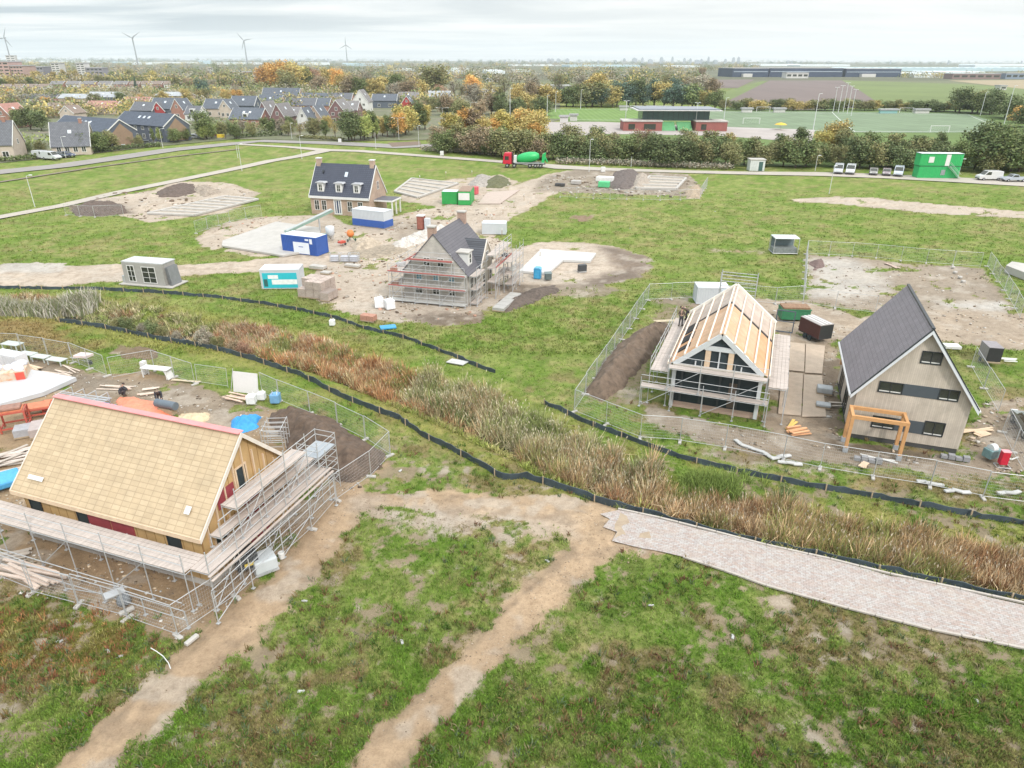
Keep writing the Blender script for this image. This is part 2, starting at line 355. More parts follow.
def build_ground():
    ys = [-80, -40, -10, 4]; y = 8.0
    while y < 14000: ys.append(y); y += max(.12, (y*y+CH*CH)/(CH*CF)*1.25) if y < 400 else y*.06
    ys = np.array(ys); s = np.concatenate([[-3, -2, -1.4], np.linspace(-1.0, 1.0, 540), [1.4, 2, 3]])
    Y, Sx = np.meshgrid(ys, s, indexing='ij'); X = Sx*(np.maximum(Y, 8)+12)
    bare, soil, idx = zones(X, Y); bare0 = bare
    Z = height(X, Y, bare)*(Y < 600)+(-.1)*(Y >= 600)
    gc = grasscol(X, Y)
    bare = np.maximum(bare, fgbare(X, Y)*(idx == 0))
    # deep in the ditch: mud
    dd = ditch_d(X, Y); k = (1-sstep(.8, 2.0, dd))*(X < 90); soil = soil*(1-k[..., None])+np.array((.09, .07, .045))*k[..., None]; bare = np.maximum(bare, k)
    nr, nc = X.shape; V = np.stack([X, Y, Z], -1).reshape(-1, 3)
    i = np.arange(nr-1)[:, None]*nc+np.arange(nc-1)[None]; F = np.stack([i, i+1, i+nc+1, i+nc], -1).reshape(-1, 4)
    fi = idx[:-1, :-1].reshape(-1)
    m, nt, b = newmat('ground_soil_and_grass')
    A = lambda n: N(nt, 'ShaderNodeAttribute', attribute_name=n).outputs
    oc = coord(nt); n1 = noise(nt, 1.6, 8, oc, .75); n2 = noise(nt, 11, 6, oc, .85); n3 = noise(nt, .5, 5, oc)
    nn = mathn(nt, 'ADD', mathn(nt, 'MULTIPLY', n1, .5), mathn(nt, 'MULTIPLY', n2, .5))
    fac = mathn(nt, 'ADD', A('bare')[2], mathn(nt, 'MULTIPLY', mathn(nt, 'SUBTRACT', nn, .5), 1.3))
    fac = ramp(nt, fac, [(.40, (0, 0, 0)), (.58, (1, 1, 1))])
    gcol = mixc(nt, 1.0, A('gcol')[0], ramp(nt, nn, [(.36, (.60, .64, .58)), (.5, (1, 1, 1)), (.64, (1.42, 1.36, 1.4))]), 'MULTIPLY')
    gcol = mixc(nt, 1.0, gcol, ramp(nt, n3, [(.35, (.80, .84, .78)), (.65, (1.2, 1.16, 1.2))]), 'MULTIPLY')
    gcol = mixc(nt, ramp(nt, noise(nt, 5, 5, oc, .75), [(.56, (0, 0, 0)), (.68, (.5,)*3)]), gcol, (.23, .20, .11))
    scol = mixc(nt, 1.0, A('soil')[0], ramp(nt, nn, [(.34, (.64, .60, .56)), (.5, (1, 1, 1)), (.66, (1.28, 1.28, 1.28))]), 'MULTIPLY')
    scol = mixc(nt, ramp(nt, noise(nt, .9, 6, oc, .75), [(.52, (0, 0, 0)), (.72, (.42,)*3)]), scol, (.17, .135, .10))
    nt.links.new(mixc(nt, fac, gcol, scol), b.inputs['Base Color']); b.inputs['Roughness'].default_value = .95; b.inputs['Specular IOR Level'].default_value = .15
    bumpn(nt, b, nn, 1.0, .15)
    soilf = soil.reshape(-1, 3); gcf = gc.reshape(-1, 3); bf = bare.reshape(-1)
    for k, nme in enumerate(NAMES):
        Fk = F[fi == k]
        if not len(Fk): continue
        u, inv = np.unique(Fk, return_inverse=True)
        o = npmesh(nme, V[u], inv.reshape(-1, 4), m, attrs={'bare': bf[u], 'soil': soilf[u], 'gcol': gcf[u]}); tag(o, kind='structure')
        o.data.polygons.foreach_set('use_smooth', [True]*len(o.data.polygons))
build_ground()
def gz(x, y):
    X = np.array([x], float); Y = np.array([y], float); b = zones(X, Y)[0]; return float(height(X, Y, b)[0])
# ---- sheets
def sheet(name, pts, mat, z=.02, kind='structure', thick=0, world=False, jit=0, step=1.5):
    P = pts if world else PP(pts)
    if jit:
        Q = []
        for a, b in zip(P, P[1:]+P[:1]):
            L = math.dist(a, b); n = max(1, int(L/step))
            for i in range(n):
                t = i/n; j = random.gauss(0, jit) if L > step else 0; Q.append((a[0]+(b[0]-a[0])*t+j*.4, a[1]+(b[1]-a[1])*t+j))
        P = Q
    P = [(x, y) for x, y in P]
    if thick: o = MB().prism(P, z, z+thick).build(name, mat)
    else: o = link_mesh(name, [(x, y, z) for x, y in P], [tuple(range(len(P)))], mat)
    if not thick and o.data.polygons[0].normal.z < 0: o.data.flip_normals()
    if kind: o['kind'] = kind
    return o
# brick road with kerb
def pavermat():
    m, nt, b = newmat('clay_pavers'); mp = N(nt, 'ShaderNodeMapping'); mp.inputs['Rotation'].default_value[2] = R(19); nt.links.new(coord(nt), mp.inputs[0])
    t = N(nt, 'ShaderNodeTexBrick'); nt.links.new(mp.outputs[0], t.inputs[0]); t.inputs['Scale'].default_value = 1; t.inputs['Brick Width'].default_value = .27; t.inputs['Row Height'].default_value = .135
    t.inputs['Mortar Size'].default_value = .012; t.inputs['Color1'].default_value = (.375, .30, .265, 1); t.inputs['Color2'].default_value = (.40, .38, .365, 1); t.inputs['Mortar'].default_value = (.25, .22, .195, 1)
    v = N(nt, 'ShaderNodeTexVoronoi'); v.inputs['Scale'].default_value = 6.5; nt.links.new(mp.outputs[0], v.inputs[0])
    w = ramp(nt, v.outputs['Color'], [(.2, (.90, .87, .87)), (.5, (1, 1, 1)), (.85, (1.10, 1.11, 1.13))]); c = mixc(nt, 1.0, t.outputs[0], w, 'MULTIPLY')
    s = ramp(nt, noise(nt, .8, 6, coord(nt), .75), [(.48, (0, 0, 0)), (.70, (.40,)*3)]); c = mixc(nt, s, c, (.41, .35, .29)); c = mixc(nt, ramp(nt, noise(nt, 6, 3, coord(nt), .8), [(.62, (0, 0, 0)), (.68, (.8,)*3)]), c, (.52, .50, .47)); c = mixc(nt, ramp(nt, noise(nt, 7.3, 3, coord(nt), .8), [(.30, (.7,)*3), (.36, (0, 0, 0))]), c, (.20, .17, .14))
    nt.links.new(c, b.inputs['Base Color']); b.inputs['Roughness'].default_value = .9; bumpn(nt, b, noise(nt, 9, 4, coord(nt)), .3, .03); return m
road_px = [(618,510),(660,519),(716,533),(766,546),(830,560),(890,575),(960,590),(1024,604),(1160,634),(1160,690),(1024,648),(975,638),(931,629),(890,619),(848,608),(806,596),(766,585),(724,570),(683,557),(640,547),(612,541),(617,532),(603,527),(610,519),(600,514)]
sheet('brick_road', road_px, pavermat(), z=.01, jit=.05, step=1.0)
def kerb(name, pts, w=.12, h=.09, mat=None):
    P = PP(pts); mb = MB()
    for a, b in zip(P[:-1], P[1:]):
        L = math.dist(a, b); n = max(1, int(L/1.0))
        for i in range(n):
            p = [a[j]+(b[j]-a[j])*(i/n+.005) for j in (0, 1)]; q = [a[j]+(b[j]-a[j])*((i+1)/n-.005) for j in (0, 1)]
            mb.beam((*p, h/2-.02), (*q, h/2-.02+random.uniform(-.008, .008)), w, h)
    o = mb.build(name, mat or M('kerb_stone', (.42, .38, .34))); o['kind'] = 'structure'; return o
kerb('road_kerb', [(618,509),(660,518),(716,532),(766,545),(830,559),(890,574),(960,589),(1024,603),(1160,633)])
kerb('road_kerb', [(1160,690),(1024,648.6),(931,629.5),(848,608.5),(766,585.5),(724,570.5),(683,557)])
# far roads, fields and pitches (far away: sheets a few cm apart)
asph = M('pale_road', (.40, .36, .31), .9, .12, .2); verge = M('verge_grass', (.14, .165, .055), .95, .3, .3, 0)
def stroke_poly(pts):
    P = PL(pts); L = []; Rr = []
    for i, p in enumerate(P):
        a = P[max(0, i-1)]; b = P[min(len(P)-1, i+1)]; d = Vector((b[0]-a[0], b[1]-a[1])).normalized(); n = Vector((-d.y, d.x))*p[2]
        L.append((p[0]+n.x, p[1]+n.y)); Rr.append((p[0]-n.x, p[1]-n.y))
    return L+Rr[::-1]
def strip(name, pts, mat, z):
    P = stroke_poly(pts); n = len(P)//2
    o = link_mesh(name, [(x, y, z) for x, y in P], [(i, i+1, 2*n-2-i, 2*n-1-i) for i in range(n-1)], mat)
    for p in o.data.polygons:
        if p.normal.z < 0: o.data.flip_normals(); break
    o['kind'] = 'structure'; return o
strip('service_road', [(1150,190,5.0),(1024,183.5,4.6),(960,180,4.2),(880,176,3.6),(820,174,3.2),(740,173,2.4),(660,171,2.2),(600,169,2.6),(560,167,3.4),(520,163,2.2),(480,160,2.0),(440,157,2.0),(400,154,2.0),(360,151,2.2),(325,150,2.5),(290,147,1.7),(236,144,1.6)], asph, .03)
strip('service_road', [(325,150.5,2.6),(300,156,2.0),(270,161,1.9),(236,168.5,1.8),(180,180,1.7),(120,192,1.6),(60,206,1.5),(0,217,1.5),(-80,232,1.5)], asph, .04)
vill = M('village_gardens', (.13, .14, .075), .95, .3, .12, 0, stain=(.20, .165, .13))
strip('village_road', [(-120,186,4.2),(0,172,4.0),(60,166,4.0),(110,159,4.0),(170,150,4.0),(230,144,3.6),(262,141,3.4),(330,143,4),(400,146.5,5),(440,145,4),(470,140,4),(520,134,4)], M('village_asphalt', (.27, .25, .235), .9, .12, .2), .06)
sheet('village_ground', [(-120,168),(0,163),(80,155),(150,147),(236,139),(300,140),(345,141),(420,140),(480,137),(560,120),(560,84),(-260,84)], vill, .02)
strip('footpath', [(-60,190,.7),(0,182,.7),(90,168,.7),(170,157,.7),(240,149,.7)], M('path_brown', (.2, .16, .12)), .05)
sheet('traffic_island', [(388,143),(420,141.5),(421,145),(392,147)], M('island_soil', (.17, .12, .085)), .10)
sheet('field', [(560,122),(620,107),(1160,112),(1400,160),(1024,168),(700,166),(560,160)], M('field_green', (.10, .155, .035), .95, .2, .05, 0), .03)
def pitchmat(name, c1, c2, w):
    m, nt, b = newmat(name); wv = N(nt, 'ShaderNodeTexWave'); wv.inputs['Scale'].default_value = w; nt.links.new(coord(nt), wv.inputs[0])
    n = noise(nt, .08, 5, coord(nt)); c = mixc(nt, wv.outputs[1], c1, c2); c = mixc(nt, 1.0, c, ramp(nt, n, [(.3, (.85,)*3), (.7, (1.15,)*3)]), 'MULTIPLY')
    nt.links.new(c, b.inputs['Base Color']); b.inputs['Roughness'].default_value = .95; return m
sheet('sports_pitch', [(540,111),(560,109),(645,108.3),(710,109),(700,122),(600,121.5),(575,120),(540,118)], pitchmat('mown_pitch', (.115, .20, .04), (.15, .235, .06), .12), .06)
art = [(700,111),(800,111.5),(905,112.5),(968,114),(992,121),(1010,132),(930,133),(855,132.5),(760,130),(716,128)]
sheet('sports_pitch', art, pitchmat('artificial_turf', (.145, .20, .115), (.16, .215, .13), .06), .07)
sheet('paved_terrace', [(548,122),(600,122),(726,127),(815,130),(812,143),(720,136),(600,134),(520,142),(500,141)], M('terrace_paving', (.36, .32, .30), .9, .15, .1), .08)
for p in ([(703,112,.3),(968,115,.18),(1007,131.5,.2),(855,132,.35),(722,128,.35)], [(855,132,.12),(842,122,.12),(832,112.3,.12)], [(560,109.4,.3),(645,109,.3)], [(576,120,.3),(640,120.5,.3)]):
    strip('pitch_marking', p, M('line_white', (.7, .7, .68)), .10)
pl = M('ploughed_soil', (.15, .115, .105), .95, .15, .02, 0, stretch=(1, .15, 1))
sheet('ploughed_field', [(718,106),(734,97),(770,80.5),(842,80.5),(862,92),(884,107),(800,110)], pl, .06)
sheet('ploughed_field', [(700,88),(712,79.8),(755,79.5),(738,88)], pl, .06)
sheet('grass_field', [(842,80.3),(960,84),(1160,96),(1200,122),(1024,114),(960,108),(884,107)], M('winter_grass', (.13, .17, .05), .95, .25, .01, 0), .05)
sheet('grass_field', [(700,99),(738,88),(762,81),(768,81),(736,97),(716,106)], M('winter_grass'), .065)
sheet('stubble_field', [(948,80.5),(1160,79),(1160,93),(1024,89)], M('stubble', (.30, .24, .15), .95, .15, .02, 0), .07)

def patch(pts, z=.045, jit=.25, name='sand_patch'):
    P = PP(pts); Q = []
    for a, b in zip(P, P[1:]+P[:1]):
        n = max(1, int(math.dist(a, b)/.35))
        for i in range(n): t = i/n; Q.append((a[0]+(b[0]-a[0])*t+random.gauss(0, jit*.4), a[1]+(b[1]-a[1])*t+random.gauss(0, jit*.4), z))
    cx = sum(q[0] for q in Q)/len(Q); cy = sum(q[1] for q in Q)/len(Q); n = len(Q)
    o = link_mesh(name, Q+[(cx, cy, z+.002)], [(i, (i+1) % n, n) for i in range(n)], M('drifted_sand', (.36, .285, .205), .95, .18, 2.2, .5, stain=(.30, .23, .165))); o['kind'] = 'structure'
    if o.data.polygons[0].normal.z < 0: o.data.flip_normals()
patch([(618,513),(625,516),(630,522),(622,528),(627,534),(617,539),(618,533),(613,528),(616,521)], .014); patch([(642,533),(647,531),(652,534),(650,539),(643,538)], .014, .3)

_w = [(a, b, 1.5) for a, b, c in ditch_c]; _L = []; _R = []
for i, p in enumerate(_w):
    a = _w[max(0, i-1)]; b = _w[min(len(_w)-1, i+1)]; d = Vector((b[0]-a[0], b[1]-a[1])).normalized(); _L.append((p[0]-d.y*1.5, p[1]+d.x*1.5, -.84)); _R.append((p[0]+d.y*1.5, p[1]-d.x*1.5, -.84))
_n = len(_w); wm, _nt, _b = newmat('ditch_water'); _b.inputs['Base Color'].default_value = (.022, .026, .022, 1); _b.inputs['Roughness'].default_value = .08; bumpn(_nt, _b, noise(_nt, 3, 3, coord(_nt)), .15, .02)
_o = link_mesh('water', _L+_R, [(i, _n+i, _n+i+1, i+1) for i in range(_n-1)], wm); _o['kind'] = 'structure'
# ================================================================== VEGETATION
vegm = attrmat('grass_blades', rough=.9)
def blades(base, n, h, spread, lean, wid, cols, hvar=.35):
    """base (k,3); n blades each; returns V,F,C of single triangles with a bend"""
    k = len(base); B = np.repeat(base, n, 0); m = len(B); a = rng.uniform(0, 2*PI, m); r = spread*np.sqrt(rng.uniform(0, 1, m))*np.repeat(rng.uniform(.6, 1.3, k), n)
    p = B.copy(); p[:, 0] += r*np.cos(a); p[:, 1] += r*np.sin(a)
    hh = (h if np.isscalar(h) else np.repeat(h, n))*rng.uniform(1-hvar, 1+hvar, m); la = a+rng.normal(0, 1.4, m); ll = hh*lean*rng.uniform(.2, 1.2, m)
    t = p+np.stack([ll*np.cos(la), ll*np.sin(la), hh], 1); mid = p+np.stack([ll*.3*np.cos(la), ll*.3*np.sin(la), hh*.6], 1)
    wa = rng.uniform(0, PI, m); w = wid*rng.uniform(.6, 1.4, m); wx = np.stack([np.cos(wa)*w, np.sin(wa)*w, np.zeros(m)], 1)
    V = np.stack([p-wx*.6, p+wx*.6, mid+wx, t, mid-wx], 1).reshape(-1, 3); o = np.arange(m)[:, None]*5
    F = np.concatenate([o+[0, 1, 2], o+[0, 2, 4], o+[4, 2, 3]]); C = np.repeat(np.repeat(cols, n, 0)*rng.uniform(.78, 1.25, (m, 1)), 5, 0)
    return V, F, C
def sample_view(n, y0, y1, xm=.86):
    # even density per picture area: y with pdf ~ 1/y^2 * width
    u = rng.uniform(0, 1, n); y = 1/(1/y0+(1/y1-1/y0)*u); s = rng.uniform(-xm, xm, n); return s*(y+12), y
def emit(name, parts, label, cat):
    V = []; F = []; C = []; o = 0
    for v, f, c in parts: V.append(v); F.append(f+o); C.append(c); o += len(v)
    ob = npmesh(name, np.concatenate(V), np.concatenate(F), vegm, np.concatenate(C)); return tag(ob, label, cat, kind='stuff')
SITES = [PP([(-100,560),(-100,380),(100,380),(262,410),(385,457),(330,520),(200,630),(60,600)]), PP([(640,400),(655,300),(780,300),(840,325),(1000,330),(980,470),(840,462),(700,436)])]
ROADP = PP(road_px)
def keepgrass(x, y, thr=.45):
    b, s, i = zones(x, y); b = np.maximum(b, fgbare(x, y)); dd = ditch_d(x, y)
    k = (b+rng.uniform(-.25, .25, len(x)) < thr) & ((dd > 1.7) | (x > 90)) & (sdist(ROADP, x, y) < .05)
    return k, b
x, y = sample_view(260000, 11, 62)
k, b = keepgrass(x, y, .46); x, y, b = x[k], y[k], b[k]; z = height(x, y, zones(x, y)[0])
gc = grasscol(x, y)*rng.uniform(.65, 1.5, (len(x), 1)); 
hh = .07+.09*fbm(x*.8, y*.8, 5, 3)
p1 = blades(np.stack([x, y, z], 1), 5, hh, .09, .8, .013, gc*np.array([.92, 1.08, .8]))
x, y = sample_view(45000, 60, 150); k, b = keepgrass(x, y, .45); x, y = x[k], y[k]; z = height(x, y, zones(x, y)[0])
p2 = blades(np.stack([x, y, z], 1), 4, .16, .28, .8, .045, grasscol(x, y)*rng.uniform(.9, 1.3, (len(x), 1)))
emit('grass', [p1, p2], 'short rough meadow grass growing between the tracks and building plots', 'grass')
# weeds: broad clumps in the foreground
x, y = sample_view(15000, 11, 50); nn = fbm(x*.4, y*.4, 101, 4); k, b = keepgrass(x, y, .62); k &= nn > .46; x, y = x[k], y[k]; z = height(x, y, zones(x, y)[0])
pal = np.array([(.08, .14, .025), (.14, .17, .04), (.17, .12, .05), (.16, .085, .05), (.22, .19, .10), (.10, .14, .07)])
pc = pal[rng.choice(6, len(x), p=[.33, .22, .15, .1, .12, .08])]
w1 = blades(np.stack([x, y, z], 1), 11, rng.uniform(.12, .3, len(x)), .15, .9, .022, pc)
emit('weeds', [w1], 'low clumps of green and rust brown weeds in the foreground field', 'weeds')
# ---- reeds in the ditch
dl = np.array([(a, b) for a, b, c in ditch_c]); seg = np.hypot(*np.diff(dl, axis=0).T); cum = np.concatenate([[0], np.cumsum(seg)])
def ditch_pts(n, s0, s1, w0, w1):
    s = rng.uniform(s0, s1, n); i = np.clip(np.searchsorted(cum, s)-1, 0, len(seg)-1); t = (s-cum[i])/seg[i]
    P = dl[i]+(dl[i+1]-dl[i])*t[:, None]; d = (dl[i+1]-dl[i])/seg[i][:, None]; nrm = np.stack([-d[:, 1], d[:, 0]], 1)
    q = rng.uniform(w0, w1, n); P = P+nrm*q[:, None]; return P[:, 0], P[:, 1], s, q
def s_at(px, py):
    g = np.array(G(px, py)); j = np.argmin(np.hypot(*(dl-g).T)); return cum[j]
sA, sB, sC, sD, sE = s_at(120,318), s_at(330,361), s_at(460,410), s_at(570,462), s_at(1110,592)
def tussock(x, y, z, nb, h, rad, cols, wid, lean=.32, plume=0, seed=(.62, .54, .42)):
    """clumps whose blades fan out from a common foot; some stems end in a seed head"""
    k = len(x); i = np.repeat(np.arange(k), nb); m = k*nb; a = rng.uniform(0, 2*PI, m); r = np.repeat(rad, nb)*rng.uniform(0, 1, m)**.6
    p = np.stack([x[i]+r*np.cos(a), y[i]+r*np.sin(a), z[i]], 1); hh = h[i]*rng.uniform(.45, 1.1, m)*(1-.25*r/np.repeat(rad, nb)); wd = rng.normal(0, .35, k)[i]
    la = a+rng.normal(0, .5, m); l = hh*lean*(r/np.repeat(rad, nb)*.9+rng.uniform(0, .5, m)); t = p+np.stack([l*np.cos(la)+hh*.12*wd, l*np.sin(la), hh], 1); mid = p+np.stack([l*.35*np.cos(la), l*.35*np.sin(la), hh*.55], 1)
    br = rng.uniform(0, 1, m) < .22; t[br] = mid[br]+(t[br]-mid[br])*np.array([1, 1, .1])+np.stack([.35*np.cos(la[br])*hh[br], .35*np.sin(la[br])*hh[br], -.12*hh[br]], 1)     # bent and broken stems
    wa = rng.uniform(0, PI, m); w = wid*rng.uniform(.5, 1.5, m); wx = np.stack([np.cos(wa)*w, np.sin(wa)*w, 0*w], 1)
    V = np.stack([p-wx*.7, p+wx*.7, mid+wx, t, mid-wx], 1).reshape(-1, 3); o = np.arange(m)[:, None]*5; F = np.concatenate([o+[0, 1, 2], o+[0, 2, 4], o+[4, 2, 3]])
    c = cols[i]*rng.uniform(.6, 1.4, (m, 1)); C = np.repeat(c, 5, 0)
    if plume:
        j = np.where((rng.uniform(0, 1, m) < plume) & ~br)[0]; q = t[j]; n = len(j); s = np.stack([np.cos(wa[j]), np.sin(wa[j]), 0*wa[j]], 1)*.035; u = np.array([0, 0, .12]); sh = np.stack([np.cos(la[j])*.08, np.sin(la[j])*.08, 0*la[j]], 1)
        V2 = np.stack([q-u, q+s, q+u+sh, q-s], 1).reshape(-1, 3); b0 = len(V); o2 = b0+np.arange(n)[:, None]*4; F = np.concatenate([F, o2+[0, 1, 2], o2+[0, 2, 3]]); V = np.concatenate([V, V2]); C = np.concatenate([C, np.repeat(np.array(seed)*rng.uniform(.7, 1.15, (n, 1)), 4, 0)])
    return V, F, C
def reedset(n, s0, s1, w0, w1, h, cols, probs, wid=.02, dens=.36, lean=.35, nb=26, plume=.0, seed=(.62, .54, .42)):
    x, y, s, q = ditch_pts(n, s0, s1, w0, w1); edge = 1-np.abs((q-(w0+w1)/2)/((w1-w0)/2)); dn = fbm(x*.55, y*.55, 7, 4); k = dn+edge*.45 > dens+.1; x, y, dn = x[k], y[k], dn[k]
    z = height(x, y, np.zeros(len(x))); cn = fbm(x*.35+3, y*.35, 17, 4)+rng.normal(0, .12, len(x)); pr = np.cumsum(probs); rk = (np.argsort(np.argsort(cn))+.5)/len(cn); ci = np.minimum(np.searchsorted(pr, rk), len(cols)-1); c = np.array(cols)[ci]*(.62+.75*fbm(x*1.4, y*1.4, 27, 3))[:, None]*rng.uniform(.7, 1.3, (len(x), 1))
    return tussock(x, y, z, nb, h*(.42+1.0*dn)*rng.uniform(.65, 1.2, len(x)), rng.uniform(.18, .45, len(x)), c, wid, lean, plume, seed)
pin = [(0.303, 0.322, 0.112), (0.454, 0.312, 0.167), (0.540, 0.401, 0.235), (0.594, 0.466, 0.302), (0.335, 0.189, 0.101)]
emit('reeds', [reedset(4600, sD-4, sE, -1.45, 1.8, 1.75, pin, [.18, .24, .26, .17, .15], .022, plume=.03), reedset(900, sC-6, sE, -2.5, -1.2, .6, [(0.259, 0.300, 0.078), (0.368, 0.333, 0.134)], [.6, .4], .02, lean=.8, nb=14)],
     'dense tan withered reeds filling the ditch beside the brick road', 'reeds')
emit('reeds', [reedset(2000, sC-6, sD+6, -1.0, 2.7, 2.2, [(0.281, 0.322, 0.123), (0.432, 0.401, 0.224), (0.540, 0.456, 0.302), (0.476, 0.345, 0.201), (0.216, 0.267, 0.101)], [.25, .25, .2, .2, .1], .028, plume=.10, seed=(0.670, 0.612, 0.447))],
     'tall green and tan plumed reeds in the middle of the ditch', 'reeds')
emit('reeds', [reedset(1700, sB-8, sC+3, -1.6, 2.3, 1.5, [(0.281, 0.312, 0.112), (0.454, 0.244, 0.123), (0.540, 0.377, 0.213), (0.389, 0.200, 0.101), (0.497, 0.422, 0.246)], [.2, .25, .22, .18, .15], .028, plume=.02),
               reedset(1000, sA+10, sB, -.8, 3.0, 1.2, [(0.324, 0.333, 0.134), (0.454, 0.300, 0.179), (0.584, 0.478, 0.324), (0.389, 0.200, 0.112)], [.28, .27, .25, .2], .03, plume=.02)],
     'rusty brown reeds and dead stems along the bend of the ditch', 'reeds')
emit('reeds', [reedset(1400, 0, sA+14, -1.0, 3.6, .85, [(0.259, 0.300, 0.101), (0.389, 0.356, 0.190), (0.540, 0.478, 0.324), (0.346, 0.222, 0.123)], [.3, .3, .2, .2], .035, .42, .6, nb=18)],
     'low straggly dry growth in the ditch below the gravel road', 'reeds')
def plume_patch(name, px, n, rad, h, cols, probs, label):
    parts = []
    for (a, b) in px:
        cx, cy = G(a, b); r = rad*np.sqrt(rng.uniform(0, 1, n)); t = rng.uniform(0, 2*PI, n); x = cx+r*np.cos(t)*1.4; y = cy+r*np.sin(t)
        z = height(x, y, np.zeros(n)); c = np.array(cols)[rng.choice(len(cols), n, p=probs)]
        parts.append(blades(np.stack([x, y, z], 1), 3, h*(1-.4*(r/rad)), .2, .45, .045, c, .25))
    return emit(name, parts, label, 'reeds')
plume_patch('reeds', [(10,309),(30,309),(50,308),(68,306),(82,305),(0,306),(-20,308)], 220, 1.5, 2.4, [(.55, .52, .45), (.22, .25, .13), (.3, .28, .18)], [.4, .4, .2], 'row of white plumed reeds at the left end of the ditch')
xx, yy = sample_view(16000, 13, 34); dq = ldist(PL([(-60,635,3.2),(60,640,2.6),(115,650,1.8)]), xx, yy); kk, _ = keepgrass(xx, yy, .7); kk &= (dq+(fbm(xx, yy, 401, 3)-.5)*3 > 0); xx, yy = xx[kk], yy[kk]; ci = np.minimum((fbm(xx*.6, yy*.6, 411, 3)*1.7-.35).clip(0, .99)*5, 4).astype(int)
emit('weeds', [tussock(xx, yy, height(xx, yy, zones(xx, yy)[0]), 14, rng.uniform(.15, .5, len(xx)), rng.uniform(.1, .28, len(xx)), np.array([(.13, .19, .05), (.30, .27, .10), (.36, .19, .08), (.27, .12, .06), (.12, .18, .05)])[ci], .014, .5)], 'rust brown and yellow dead weeds in the bottom left corner', 'weeds')
xx = rng.normal(0, 1.3, 130); yy = rng.normal(0, .7, 130); c0 = G(708, 488); xx += c0[0]; yy += c0[1]
emit('tall_grass', [tussock(xx, yy, height(xx, yy, np.zeros(130)), 34, rng.uniform(.8, 1.5, 130), rng.uniform(.2, .4, 130), np.tile(np.array((.20, .27, .07)), (130, 1)), .018, .6)], 'bright green tall grass arching over the reeds below the timber frame house', 'grass')
# shrubs: real small plants with stems and leaves
leafm = leafmat()
def leafcloud(lobes, n, size, seed, flat=.6, inner=.35):
    r = np.random.default_rng(seed); L = np.array(lobes, float); vol = L[:, 3]*L[:, 4]; pk = r.choice(len(L), n, p=vol/vol.sum()); l = L[pk]
    d = r.normal(size=(n, 3)); d /= np.linalg.norm(d, axis=1)[:, None]; rad = (inner+(1-inner)*r.uniform(0, 1, n)**.5)
    # clumps: quantised directions give denser tufts
    cl = r.normal(size=(70, 3)); cl /= np.linalg.norm(cl, axis=1)[:, None]; ci = r.integers(0, 70, n); d = d*.5+cl[ci]*.72+r.normal(0, .16, (n, 3)); d /= np.maximum(1, np.linalg.norm(d, axis=1)[:, None]*.93)
    P = l[:, :3]+d*rad[:, None]*np.stack([l[:, 3], l[:, 3], l[:, 4]], 1)
    P[:, 2] = np.maximum(P[:, 2], .15)
    a = r.normal(size=(n, 3)); a[:, 2] *= flat; a /= np.linalg.norm(a, axis=1)[:, None]; b = np.cross(a, r.normal(size=(n, 3))); b /= np.linalg.norm(b, axis=1)[:, None]
    s = size*r.uniform(.6, 1.4, (n, 1)); V = np.stack([P-a*s, P+b*s*.7, P+a*s, P-b*s*.7], 1).reshape(-1, 3)
    F = np.arange(n*4).reshape(-1, 4); tone = .62+.55*r.uniform(0, 1, 70)[ci][:, None]*np.ones(3); tone = tone*r.uniform(.75, 1.25, (n, 1))
    tone = tone*np.stack([1+.25*(r.uniform(0, 1, 70)[ci]-.4), np.ones(n), np.ones(n)], 1)
    return V, F, np.repeat(tone, 4, 0)
barkm = M('bark', (.13, .10, .075), .95, .3, 3)
